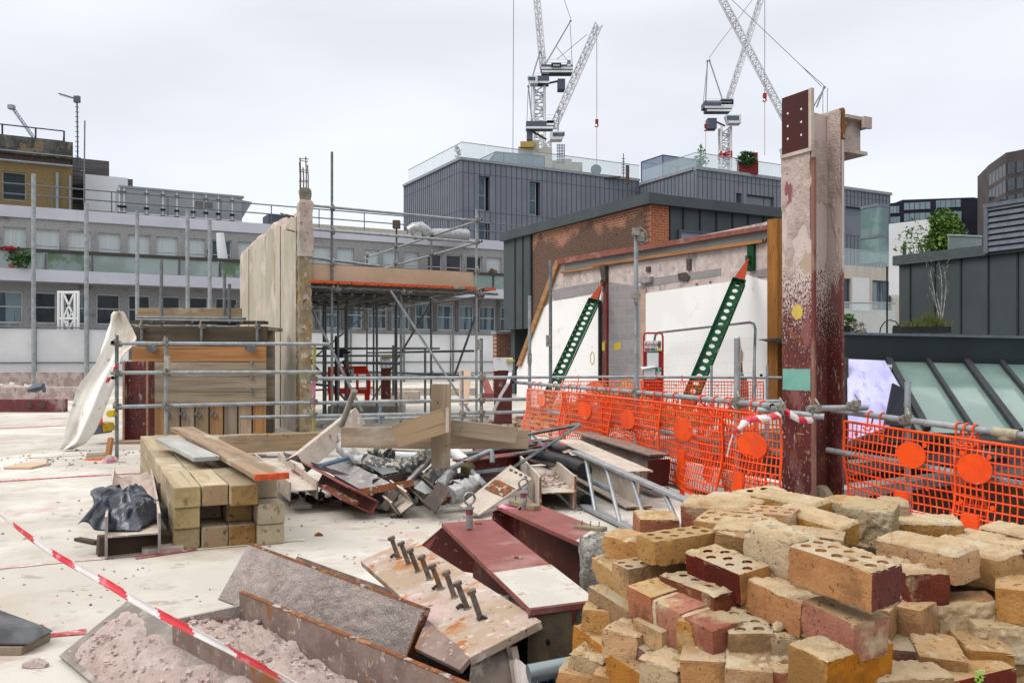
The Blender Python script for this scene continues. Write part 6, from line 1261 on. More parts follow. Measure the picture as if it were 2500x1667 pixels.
b = MB(); M = o.matrix_basis.copy(); b.box((-.012,0,0),(.05,.228,.041)); e_ = put('orange_end', b.mesh('orange_end', orangep), M, None); e_.parent = o; e_.matrix_basis = Matrix.Identity(4)
# ------------------------------------------------------------------ beam with black bag
p = P(325,1299,5.62); p.z = .145; q = p+Vector((-1.15,2.6,0)).normalized()*2.85
hbm = beam('dusty_steel_beam', 'pink dusted H beam cradling a black bag beside the sleeper stack', p, q, .335, .27, 90, creamsteel, me=greysteel)
b = MB()
def fl(u, v): c = p.lerp(q, .25+.75*v); s = Vector((c.x, c.y, 0)); y = Vector((2.6,1.15,0)).normalized()*(u-.5)*.31; return Vector((c.x+y.x, c.y+y.y, .155+.05*noise.noise(Vector((u*3,v*9,1)))+.07*abs(u-.5)*2*v+.02*noise.noise(Vector((u*17,v*40,4)))))
b.grid(fl, 14, 40); tag(b.obj('pink_debris', pinkdust, smooth=180), 'pink fireproofing dust lying in the trough behind the black bag', 'dust', kind='stuff')
b = MB(); c0 = P(312,1290,5.95); c0.z = .16
def bag(u, v):
    x, y = -.215+.40*u, -.26+.62*v; q = Vector((x*5+2, y*4, 0)); f1 = 1-2*abs(noise.noise(q)); f2 = 1-2*abs(noise.noise(q*2.3+Vector((5,0,0)))); e_ = min(1, 7*min(v, 1-v))*min(1, 6*(1-u))
    z = e_*(.075+.055*f1+.028*f2+.012*noise.noise(q*6)+.10*math.exp(-((x+.05)/.12)**2-((y-.12)/.16)**2)) + .10*math.exp(-((x+.17)/.06)**2)*(.4+.6*math.sin(v*3.1))+.04*max(0, noise.noise(Vector((x*8, y*6, 9))))
    sh = .05*noise.noise(Vector((u*3, v*4, 3)))+(.05*math.sin(v*9) if u < .15 else 0)
    return c0+Vector((x+sh*(1-u)+.04*noise.noise(q*1.7), y+.05*noise.noise(Vector((u*6, v*3, 8))), z))
b.grid(bag, 90, 90); o = tag(b.obj('black_bag', mat('folded_polythene', (.010,.016,.034), (.016,.026,.052), s=5, rough=.24, spec=.7, bump=.8, bs=16), smooth=180), 'crumpled black polythene bag lying in the dusty H beam', 'bag'); sm = o.modifiers.new('t','SOLIDIFY'); sm.thickness = .004
pxboard('dark_cross_timber', 'dark stained timber packer under the dusty H beam', (238,1338,5.68), (428,1330,5.95), .10, .125, (0,0,1), woodd, cat='timber'); bpy.data.objects['dark_cross_timber'].location.z = .066
pxboard('rusty_angle', 'rusty bolted angle poking out beside the dusty H beam top', (388,1188,6.9), (408,1187,7.0), .07, .06, (0,0,1), darksteel, cat='steel offcut')
pxboard('rusty_plate', 'small orange rusty plate on the left outside of the dusty H beam', (240,1264,5.75), (254,1262,5.85), .1, .03, (0,-1,0), rustm, cat='steel offcut')
pxboard('thin_offcut', 'thin brown offcut lying on the slab left of the dusty H beam', (188,1318,6.15), (238,1326,6.0), .05, .02, (0,0,1), woodd, cat='offcut'); bpy.data.objects['thin_offcut'].location.z = .012
pxboard('cream_board_edge', 'pale splintered board edge standing against the dusty H beam', (398,1343,5.75), (380,1230,7.3), .035, .26, (.9,.44,0), creamsteel, cat='board')
# ------------------------------------------------------------------ heap of planks, pipes and sections in the middle
pxboard('heap_plank', 'long grey brown scaffold board lying level across the pipe heap', (833,1067,7.85), (1290,1072,7.9), .185, .038, (0,-1,.05), wood)
pxboard('heap_plank', 'scaffold board tilted up to the right over the level board of the heap', (966,1066,7.62), (1091,1025,7.5), .212, .038, (0,-1,.05), wood)
pxboard('heap_plank', 'scaffold board standing upright in the middle of the heap', (1076,1143,7.68), (1077,937,7.7), .172, .038, (0,-1,.0), wood)
pxboard('heap_plank', 'scaffold board sloping down to the right behind the upright board', (1100,1043,7.78), (1262,1063,7.78), .145, .038, (0,-1,.05), wood)
b = MB(); b.box(P(1092,1025,7.46), (.026,.03,.215)); tag(b.obj('pale_batten', creamsteel), 'thin pale metal end strip on the tilted board', 'batten')
pipem = mat('tarred_pipe', (.055,.062,.07), (.10,.105,.11), s=6, rough=.5, layers=[((.52,.48,.38), 22, .56, .60), ((.32,.29,.24), 9, .62, .7)])
def ppath(name, label, pts, r, m, cat='pipe', n=14, jit=0, hollow=True, dense=6):
    q = [P(*p) for p in pts]; f = []
    for i in range(len(q)-1):
        p0, p1, p2, p3 = q[max(0,i-1)], q[i], q[i+1], q[min(len(q)-1,i+2)]
        for k in range(dense): t = k/dense; f.append(.5*((2*p1)+(p2-p0)*t+(2*p0-5*p1+4*p2-p3)*t*t+(3*p1-p0-3*p2+p3)*t*t*t))
    f.append(q[-1]); b = MB(); b.path(f, r, n, cap=False, jit=jit)
    b.path([f[-1], f[-1]+(f[-2]-f[-1])*.02, f[-2], f[-3]], [r, r*.86, r*.86, r*.86], n, cap=True); b.path([f[0], f[0]+(f[1]-f[0])*.02, f[1], f[2]], [r, r*.86, r*.86, r*.86], n, cap=True)
    return tag(b.obj(name, m, smooth=50), label, cat)
o = ppath('tarred_pipe', 'black tarred pipe with a bend, flecked with white plaster, under the planks', [(893,1128,7.9),(930,1138,7.8),(985,1141,7.8),(1022,1130,7.9),(1042,1108,8.1),(1052,1085,8.3)], .082, pipem)
b = MB()
for x in (975, 930, 1032): b = MB(); c = P(x, 1140 if x < 1000 else 1120, 7.8); b.tube(c-Vector((.02,0,0)), c+Vector((.02,0,0.0)), .09, 14); b.obj('pipe_collar', pipem, o, smooth=True)
foil = mat('foil_wrapped_pipe', (.52,.52,.51), (.34,.34,.34), s=8, rough=.35, metal=.35, bump=1, bs=22)
ppath('foil_pipe', 'pale lagged pipe elbow meeting the tarred pipe at its left end', [(835,1092,8.1),(855,1108,7.95),(872,1120,7.9),(892,1124,7.85)], .062, foil, jit=.25)
ppath('open_pipe', 'short open ended dark pipe facing the viewer under the upright board', [(1078,1138,8.6),(1062,1152,8.1),(1049,1164,7.6)], .068, pipem, n=18)
ppath('tarred_pipe', 'second tarred pipe elbow behind the first one', [(900,1108,8.3),(930,1100,8.3),(950,1112,8.2)], .07, pipem)
ppath('white_pipe', 'white plastic pipe half hidden behind the tarred pipe', [(955,1114,8.4),(1045,1117,8.5)], .05, whitem); ppath('white_pipe', 'white lagged pipe sloping down right of the upright board', [(1102,1098,8.4),(1135,1128,8.2)], .055, whitem, jit=.2)
ppath('steel_conduit', 'blue grey conduit poking out left of the tarred pipe', [(783,1136,7.5),(851,1117,7.9)], .022, mat('blue_conduit',(.13,.22,.30),rough=.45)); ppath('steel_conduit', 'grey conduit with an elbow reaching right from under the upright board', [(1090,1148,7.9),(1150,1122,8.05),(1192,1103,8.15),(1200,1106,8.15),(1202,1130,8.1)], .026, galv)
ppath('steel_conduit', 'grey conduit behind the foil duct running down to the right', [(1142,1140,7.9),(1160,1160,7.7),(1185,1185,7.4)], .026, galv)
ppath('foil_duct', 'crumpled silver foil duct lying beside the holed pale plate', [(1098,1210,7.25),(1125,1200,7.35),(1150,1188,7.5),(1165,1178,7.6)], .075, foil, jit=.5); ppath('foil_duct', 'foil lagged elbow behind the open pipe', [(1075,1190,7.5),(1090,1165,7.8),(1105,1150,8)], .05, foil, jit=.4)
ppath('foam_lagging', 'mossy brown foam lagging ring round a conduit in the heap', [(1137,1150,7.8),(1150,1138,7.85)], .05, mat('brown_foam',(.17,.14,.06),(.10,.085,.04),s=20), jit=.5)
ppath('loose_tube', 'weathered tube leaning upright at the left end of the heap', [(832,1043,8.6),(866,953,8.4)], .03, mat('plastered_tube',(.40,.37,.32),(.28,.26,.235),s=8), dense=2)
ppath('plastic_rod', 'thin silver tube propped against the leaning tube foot', [(826,1060,8.55),(838,1085,8.4)], .035, foil, jit=.3)
beam('dusty_channel', 'pink dusted steel channel leaning up against the left of the heap', P(725,1137,7.95), P(868,1020,8.95), .19, .15, -25, creamsteel, kind='C', me=redox)
beam('dusty_beam_end', 'pinkish H beam end on the slab right of the sleeper stack', P(742,1198,7.2), P(652,1125,8.6), .24, .16, 90, creamsteel, me=greysteel, tw=.01, tf=.012)
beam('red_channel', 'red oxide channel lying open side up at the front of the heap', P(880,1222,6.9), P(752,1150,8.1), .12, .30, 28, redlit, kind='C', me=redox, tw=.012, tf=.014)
pxboard('orange_brown_strip', 'orange brown rusty strip lying in the red channel', (868,1228,6.85), (790,1186,7.5), .05, .03, (.3,-.3,1), rustm, cat='steel offcut')
beam('grey_channel', 'grey dusty channel on the heap with a dark bolted end plate', P(940,1212,7.2), P(815,1145,8.2), .16, .19, -30, greysteel, kind='I', me=darksteel)
platething('bolted_end_plate', 'dark end plate with pale bolt holes on the grey channel', 'steel plate', [P(925,1240,7.1),P(958,1192,7.15),P(975,1203,7.1),P(945,1247,7.05)], .014, darksteel)
beam('small_channel', 'cream lined small channel pointing at the viewer in the heap', P(985,1228,6.95), P(905,1168,8.0), .16, .13, 55, creamsteel, kind='C', me=darksteel)
beam('small_channel', 'dark small channel with a holed end right of the cream lined one', P(1062,1222,6.95), P(1000,1165,7.9), .16, .12, 50, darksteel, kind='C', me=rustm)
t = platething('holed_end_plate', 'dark brown plate with two holes standing under the open pipe', 'steel plate', [P(1031,1224,6.85),P(1072,1176,7.0),P(1100,1196,6.95),P(1064,1250,6.78)], .015, darksteel)
platething('grey_sheet_offcut', 'crumpled grey sheet metal under the tarred pipe', 'sheet metal', [P(850,1105,8.1),P(880,1110,8.1),P(975,1150,7.6),P(935,1158,7.5)], .006, mat('sheet_zinc',(.24,.26,.28),(.18,.20,.21),s=5,rough=.45,metal=.4))
platething('grey_sheet_offcut', 'pale bent sheet scrap between the small channels', 'sheet metal', [P(1010,1190,7.2),P(1030,1172,7.4),P(1062,1200,7.2),P(1040,1205,7.1)], .006, mat('sheet_pale',(.36,.38,.39),rough=.5))
platething('grey_sheet_offcut', 'dark sheet scrap behind the grey channel', 'sheet metal', [P(940,1170,7.9),P(1030,1150,8.0),P(1060,1180,7.7),P(980,1190,7.6)], .006, greysteel)
b = MB(); pts = [P(1242,1148,7.9),P(1417,1036,8.6),P(1290,1060,9.2),P(1215,1072,9.3)]
b.tube(pts[0],pts[1],.018,4); b.tube(pts[1],pts[2],.018,4); b.tube(pts[2],pts[3],.016,4); b.tube(P(1120,1110,8.6),P(1310,1083,9),.02,4); b.tube(P(1150,1128,8.4),P(1330,1095,8.8),.016,4); b.tube(P(1295,1058,9.2),P(1330,1090,8.8),.016,4); b.tube(P(1300,1078,9.0),P(1370,1070,8.8),.014,4); b.tube(P(1095,1165,8.0),P(1240,1146,8.0),.03,4)
tag(b.obj('bent_metal_frame', mat('dark_frame_metal',(.10,.115,.13),(.17,.185,.20),s=9,rough=.45,metal=.3)), 'bent dark window frame bars reaching right out of the heap', 'metal frame')
beam('red_beam', 'dark red beam lying behind the conduit on the right of the heap', P(1125,1160,8.0), P(1290,1135,9.0), .28, .2, 0, redox, me=redox)
beam('red_beam', 'dark red beam farther back under the metal frame bars', P(1150,1118,8.9), P(1330,1100,9.6), .22, .18, 20, redox, me=redox)
hp = platething('holed_pale_plate', 'pale dusty steel plate with a rusty bolted patch leaning on the heap', 'steel plate', [P(1122,1234,7.0),P(1170,1256,6.95),P(1300,1168,7.55),P(1246,1134,7.75)], .018, creamsteel)
def onplate(pts, u, v): a = pts[0].lerp(pts[1], u); c = pts[3].lerp(pts[2], u); return a.lerp(c, v)
pp = [P(1122,1234,7.0),P(1170,1256,6.95),P(1300,1168,7.55),P(1246,1134,7.75)]; nn_ = (pp[1]-pp[0]).cross(pp[2]-pp[0]).normalized(); nn_ = nn_ if nn_.z > 0 else -nn_
b = MB(); b.poly([onplate(pp,u,v)+nn_*.001 for u, v in ((.1,.42),(.95,.45),(.95,.68),(.1,.66))], nn_*.003); o = b.obj('rust_patch', rustm); o.parent = hp; o.matrix_parent_inverse = hp.matrix_basis.inverted()
b = MB()
for u, v in ((.3,.48),(.7,.5),(.35,.6),(.75,.62),(.2,.92),(.4,.93),(.6,.94),(.8,.95)): b.disc(onplate(pp,u,v)+nn_*.003, nn_, .016, .003, 12)
o = b.obj('bolt_hole', darksteel); o.parent = hp; o.matrix_parent_inverse = hp.matrix_basis.inverted()
hb_ = beam('cream_h_beam', 'cream dusted H beam end on with rust red flange edges right of the heap', P(1362,1203,7.3), P(1300,1138,8.9), .32, .28, 90, creamsteel, me=rustm, tf=.02)
rubble('pink fireproofing crumbs lying along the cream H beam', P(1340,1168,8.0)+ZZ*-.02, .13, .5, .06, 120, .035, pinkdust, 9)
beam('dusty_i_beam', 'pink dusted deep I beam lying behind the ladder', P(1562,1195,7.35), P(1385,1108,9.3), .32, .24, 0, creamsteel, me=rustm, tf=.016)
beam('dusty_i_beam', 'brown ended I beam under thick pink dust beside the orange mesh', P(1610,1152,8.0), P(1420,1088,10.0), .33, .2, 0, dustysteel2, me=redox, tf=.018)
platething('brown_end_plate', 'dark brown end plate of the dusted I beam by the orange mesh', 'steel plate', [P(1582,1188,7.85),P(1584,1122,7.85),P(1636,1120,8.0),P(1632,1186,8.0)], .015, mat('fresh_dark_red3',(.065,.014,.010),(.05,.012,.01),s=6,rough=.6))
for (x0,y0,Y0),(x1,y1,Y1),sd in (((1395,1098,8.9),(1560,1146,7.5),1),((1470,1082,9.6),(1630,1118,8.1),2)):
    a, c = P(x0,y0,Y0), P(x1,y1,Y1); s = Vector(((c-a).y, -(c-a).x, 0)).normalized()*.105
    b = MB(); b.grid(lambda u, v: a.lerp(c,u)+s*(v-.5)*2*(1+.15*noise.noise(Vector((u*9,v,sd))))+ZZ*(.02*math.sin(v*math.pi)+.018*noise.noise(Vector((u*14,v*4,sd)))-.012), 40, 8)
    tag(b.obj('pink_debris', pinkdust, smooth=180), 'pink dust crust on the %s' % ('I beam behind the ladder' if sd == 1 else 'brown ended I beam'), 'dust', kind='stuff')
ppath('black_pipe', 'thick black plastic pipe running back under the metal frame', [(1428,1148,7.6),(1380,1130,8.2),(1290,1108,9.3)], .068, blackm, dense=2, n=18); ppath('black_pipe', 'upper black plastic pipe behind the thick one', [(1490,1132,8.2),(1430,1112,8.8),(1330,1090,9.8)], .06, blackm, dense=2, n=16)
ppath('black_pipe', 'small black pipe opening on the slab between the beams', [(1430,1222,7.5),(1405,1205,8.2)], .058, blackm, dense=2, n=16); ppath('steel_conduit', 'thin grey tube with open end pointing at the ladder', [(1492,1196,7.2),(1415,1160,8.0)], .024, mat('grey_blue_tube',(.20,.25,.28),rough=.4), dense=2)
for lb, a, c, h_, w_, ro, m in (('long dusty angle bar poking left out of the heap under the level board',(700,1105,8.3),(905,1175,7.6),.07,.07,30,greysteel),('rust brown flat bar lying across the front of the heap',(860,1205,7.0),(1010,1178,7.3),.012,.06,70,rustm),
    ('dark channel end sticking out between the tarred pipe and red channel',(905,1180,7.35),(990,1160,7.6),.09,.06,10,darksteel),('long pale angle behind the level board running to the metal frame',(960,1100,8.7),(1240,1118,9.0),.06,.06,20,creamsteel),('dark red angle under the foil duct',(1060,1215,7.2),(1190,1205,7.5),.07,.07,40,redox),('black stained bar crossing behind the holed pale plate',(1080,1190,7.7),(1260,1160,8.2),.05,.05,0,darksteel),('grey strut leaning from the tarred pipe to the upright board',(985,1185,7.3),(1060,1105,7.9),.04,.05,15,greysteel)):
    beam('steel_offcut', lb, P(*a), P(*c), h_, w_, ro, m, tw=.008, tf=.008, kind='L', cat='steel offcut')
rubble('dust and small scraps under the pipe heap', G(960,1205), 1.0, .7, .12, 170, .05, darksteel, 31)
# aluminium ladder lying on its edge
lad = thing('ladder', 'aluminium ladder lying on its side on the slab between beams and bricks', 'ladder', P(1560,1280,6.7))
alu = mat('aluminium', (.40,.42,.44), (.33,.35,.37), s=9, rough=.45, metal=.55)
r1a, r1b = P(1406,1103,7.75), P(1768,1262,5.35); r2a, r2b = G(1424,1234,.03), G(1600,1318,.03)
for a, c in ((r1a,r1b),(r2a,r2b)):
    x = (c-a).normalized(); o = board('stile', a, c, .085, .03, (.25,-.45,.85) if a is r1a else (.1,-.2,.97), alu, lad, bevel=.008)
for k, ((xa,ya),(xb,yb)) in enumerate((((1438,1126),(1459,1247)),((1503,1152),(1523,1281)),((1573,1184),(1590,1310)),((1650,1216),(1668,1345)))):
    t1 = (xa-1406)/(1768-1406); u = r1a.lerp(r1b, t1*1.0); v = r2a+(r2b-r2a)*((xb-1424)/176.0); b = MB(); b.tube(u, v, .017, 10); b.obj('rung', alu, lad, smooth=True)
    b = MB(); n_u = Vector((.25,-.45,.85)).normalized(); b.disc(u+n_u*.014, n_u, .022, .006, 14); b.obj('rung_cap', greysteel, lad)
# ------------------------------------------------------------------ foreground steel
grpF = None
# beam A: trough of pink dust between two upright flanges
axA = Vector((.70,-.715,0)); nA = Vector((.715,.70,0))
a0 = Vector((-1.355,3.43,0))
def beamA(): 
    t = thing('trough_beam', 'dusty H beam lying as a trough, its far rusty rimmed flange standing upright', 'steel beam', a0); Ln = 2.6
    b = MB(); q = a0+nA*.285; b.poly([q+ZZ*.0, q+axA*Ln, q+axA*Ln+ZZ*.315, q+ZZ*.315], nA*.018); b.obj('flange', dustysteel2, t, bevel=.002)
    b = MB(); b.poly([q+ZZ*.315+nA*.0-nA*.002, q+axA*Ln+ZZ*.315-nA*.002, q+axA*Ln+ZZ*.315+nA*.02, q+ZZ*.315+nA*.02], ZZ*.003); b.obj('rusty_rim', rustm, t)
    q = a0.copy(); b = MB(); b.poly([q+axA*.0, q+axA*Ln, q+axA*Ln+ZZ*.215, q+ZZ*.25], nA*.016); b.obj('flange', dustysteel2, t, bevel=.002)
    b = MB(); q = a0+nA*.016+ZZ*.11; b.poly([q, q+axA*Ln, q+axA*Ln+nA*.27, q+nA*.27], ZZ*.014); b.obj('web', dustysteel2, t)
    b = MB(); q = a0+nA*.016+ZZ*.02-axA*.004; b.poly([q, q+nA*.27, q+nA*.27+ZZ*.24, q+ZZ*.24], axA*.015); ep = b.obj('end_plate', dustysteel, t)
    b = MB()
    for u in (.075,.165): c = q+nA*u+ZZ*.185+axA*.02; b.tube(c-axA*.03, c+axA*.012, .022, 12)
    hs = b.obj('bolt_sleeve', rustm, ep); b = MB()
    for u in (.075,.165): b.disc(q+nA*u+ZZ*.185+axA*.033, axA, .014, .002, 12)
    b.obj('bolt_hole', pinkdust, hs)
    return t
beamA()
b = MB()
def tr(u, v):
    c = a0+nA*(.018+.264*v)+axA*(.02+2.5*u); h = .165+.05*(1-u)*math.sin(v*2.4)+.05*math.exp(-((v-.05)/.3)**2)+.05*noise.noise(Vector((u*5,v*2,3)))+.024*noise.noise(Vector((u*26,v*5,1)))+.012*noise.noise(Vector((u*70,v*12,1)))+.006*noise.noise(Vector((u*190,v*26,1)))
    return Vector((c.x,c.y,h))
b.grid(tr, 300, 50); tag(b.obj('pink_debris', pinkdust, smooth=180), 'pink fireproofing debris heaped in the foreground trough beam', 'dust', kind='stuff')
rr = random.Random(77); b = MB()
for i in range(260):
    u, v = rr.random()**1.3, rr.uniform(.04,.96); s = rr.choice((.004,.006,.008,.015)); m3 = Matrix.Rotation(rr.uniform(0,6),3,'Z')@Matrix.Rotation(rr.uniform(-.6,.6),3,'X'); b.box(tr(u,v)+ZZ*s*.3, (s*1.5,s,s*.8), m3)
tag(b.obj('plaster_fragments', mat('plaster_fragment', (.62,.50,.45), (.44,.34,.30), s=14, rough=1, bump=1, bs=80)), 'loose plaster fragments on the pink debris in the trough beam', 'rubble', kind='stuff')
# beam B: broad tilted plate half covered in dust
axB = Vector((.69,-.724,0)); b0_ = Vector((-1.955,3.71,.02)); b1_ = Vector((-1.76,3.93,.195))
t = thing('tilted_beam', 'broad tilted beam flange in the near left corner half buried in pink dust', 'steel beam', b0_)
b = MB(); b.plate([b0_, b0_+axB*2.6, b1_+axB*2.6, b1_], .02); b.obj('flange', mat('brown_grey_flange', (.30,.26,.235), (.22,.19,.17), s=5, rough=.85, bump=.3, bs=60, layers=[((.40,.35,.32), 9, .55, .7), ((.20,.12,.08), 7, .66, .76)]), t, bevel=.002)
nB = (b0_+axB-b0_).cross(b1_-b0_).normalized(); nB = nB if nB.z > 0 else -nB
mid = (b0_+b1_)/2; b = MB(); b.poly([mid-nB*.02+axB*.0, mid-nB*.02+axB*2.6, mid-nB*.12+axB*2.6, mid-nB*.12], (b1_-b0_).normalized()*.014); b.obj('web', dustysteel2, t)
b = MB()
def tb_(u, v):
    c = b0_.lerp(b1_, v)+axB*(2.6*u); e_ = .5+.5*noise.noise(Vector((u*5,v*2.5,5)))+.35*noise.noise(Vector((u*15,v*7,8)))
    edge_ = min(1, min(v-.03, (1.0-v)*1.1)*5)*min(1,max(0,(u-.01)*14)); lim = .84-.45*noise.noise(Vector((u*5,0,2)))-.22*noise.noise(Vector((u*17,v*4,3)))-.1*noise.noise(Vector((u*50,v*10,3)))
    k = max(0,min(1,(lim-v)*6))*max(0,edge_); return c+nB*(-.006+.04*k*(.3+e_*.9)+(.007*noise.noise(Vector((u*60,v*14,1)))+.004*noise.noise(Vector((u*170,v*36,1))))*k)
b.grid(tb_, 300, 60); tag(b.obj('pink_debris', pinkdust, smooth=180), 'pink fireproofing debris lying on the tilted flange in the near left corner', 'dust', kind='stuff')
b = MB()
for i in range(200):
    u, v = rr.random()*.6, rr.uniform(.08,.72); s = rr.choice((.003,.005,.007,.013)); m3 = Matrix.Rotation(rr.uniform(0,6),3,'Z')@Matrix.Rotation(rr.uniform(-.6,.6),3,'X'); b.box(tb_(u,v)+nB*s*.3, (s*1.5,s,s*.8), m3)
tag(b.obj('plaster_fragments', bpy.data.materials['plaster_fragment']), 'loose plaster fragments on the tilted flange in the near left corner', 'rubble', kind='stuff')
# beam C: steep plate with grey crust
C = [P(536,1464,4.1), P(612,1327,4.09), P(1043,1485,3.03), P(988,1632,3.12)]
t = thing('crusted_beam', 'crusted beam with a wide steep grey flange and rusty upper edge in the foreground', 'steel beam', (C[0]+C[3])/2-ZZ*.2)
b = MB()
vs = b.grid(lambda u, v: C[0].lerp(C[3],u).lerp(C[1].lerp(C[2],u), v)+Vector((-.25,-.6,.35)).normalized()*(.012*noise.noise(Vector((u*30,v*9,2)))*min(1,8*min(u,1-u))*min(1,6*min(v,1-v))), 90, 24)
o = b.obj('flange', dustysteel, t, smooth=180); sm = o.modifiers.new('t','SOLIDIFY'); sm.thickness = .02; sm.offset = 0
axC = (C[2]-C[1]).normalized(); wC = (C[1]-C[0]).normalized(); nC = axC.cross(wC).normalized(); nC = nC if nC.y > 0 else -nC
b = MB(); b.poly([C[1]-wC*.006-nC*.012, C[2]-wC*.006-nC*.012, C[2]+wC*.004-nC*.012, C[1]+wC*.004-nC*.012], nC*.026); b.poly([C[2]-axC*.006-nC*.012, C[3]-axC*.006-nC*.012, C[3]+axC*.003-nC*.012, C[2]+axC*.003-nC*.012], nC*.026); b.obj('rusty_edge', rustm, t)
md0, md1 = (C[0]+C[1])/2, (C[2]+C[3])/2; b = MB(); b.poly([md0+nC*.012, md1+nC*.012, md1+nC*.26, md0+nC*.26], wC*.014); b.obj('web', dustysteel2, t)
b = MB(); b.poly([p_+nC*.26 for p_ in C], nC*.018); b.obj('flange', dustysteel2, t)
# stud plate beam D
D = [Vector((-.715,4.05,.35)), P(1004,1313,4.22), P(1321,1514,2.89), P(1146,1604,2.737)]
sp_ = thing('studded_beam', 'rust stained beam with a row of eight shear studs on its top flange', 'steel beam', (D[0]+D[3])/2-ZZ*.3)
nD = (D[3]-D[0]).cross(D[1]-D[0]).normalized(); nD = nD if nD.z > 0 else -nD
b = MB(); b.poly(D, -nD*.03); b.obj('top_flange', studplate, sp_, bevel=.003)
mD0, mD1 = (D[0]+D[1])/2, (D[2]+D[3])/2; wD = (D[1]-D[0]).normalized(); aD = (mD1-mD0).normalized()
b = MB(); b.poly([mD0-nD*.03-wD*.008, mD1-nD*.03-wD*.008, mD1-nD*.29-wD*.008, mD0-nD*.29-wD*.008], wD*.016); b.obj('web', dustysteel2, sp_)
b = MB(); b.poly([p_-nD*.29 for p_ in D], -nD*.025); b.obj('bottom_flange', dustysteel2, sp_)
studm = mat('stud_steel', (.20,.175,.15), (.13,.10,.08), s=30, rough=.6, metal=.4, layers=[((.28,.13,.05), 14, .58, .7)])
def D_at(px, py):
    d = Vector(((px-1250)/F, 1, (HZ-py)/F)); o_ = Vector((0,0,EYE)); t = (D[0]-o_).dot(nD)/d.dot(nD); return o_+d*t
for i, (x, y) in enumerate(((974,1363),(998,1377),(1021,1395),(1049,1414),(1077,1438),(1110,1458),(1141,1485),(1173,1507))):
    p = D_at(x, y); v = (nD+Vector((-.12,.02,0))+Vector((.03*math.sin(i*3),.03*math.cos(i*5),0))).normalized(); b = MB(); b.tube(p-nD*.002, p+v*.094, .0105, 12); b.tube(p+v*.094, p+v*.107, .0175, 14); b.tube(p, p+nD*.006, .017, 10, .012); b.obj('shear_stud', studm, sp_, smooth=True)
for i, (x, y) in enumerate(((964,1360),(1068,1437),(1128,1484),(1180,1512))):
    b = MB(); p = D_at(x,y); b.path([p+Vector((-.02,0,.0)), p+Vector((-.006,0,.012)), p+Vector((.012,.004,.003))], .007, 6, jit=.6); b.obj('ferrule_fragment', darksteel, sp_)
# beams below the stud plate at the bottom edge
platething('purple_plate', 'purplish dusty plate lying under the front of the studded beam', 'steel plate', [P(1012,1580,2.95),P(1040,1512,3.1),P(1150,1600,2.75),P(1122,1634,2.7)], .018, dustysteel2)
t = thing('dark_bearer', 'brown dusty beam standing below the studded flange at the bottom edge', 'steel beam', P(1200,1667,2.8)-ZZ*.2)
b = MB(); b.poly([P(1150,1620,2.75),P(1243,1570,2.85),P(1275,1760,2.75),P(1130,1800,2.65)], Vector((.03,.3,0))); b.obj('flange', mat('bearer_brown',(.15,.12,.105),(.25,.20,.17),s=5,rough=.85,layers=[((.33,.28,.25), 8, .6, .72)]), t)
b = MB(); b.poly([P(1238,1585,2.83),P(1248,1580,2.84),P(1278,1760,2.75),P(1266,1762,2.74)], Vector((.02,.02,0))); b.obj('flange_edge', creamsteel, t)
platething('pale_plate', 'pale dusty plate sloping out at the bottom edge beside the brown beam', 'steel plate', [P(1258,1606,2.8),P(1272,1612,2.8),P(1360,1690,2.6),P(1272,1700,2.6)], .02, mat('pale_pink_plate',(.48,.42,.40),(.42,.36,.34),s=6,rough=.9))
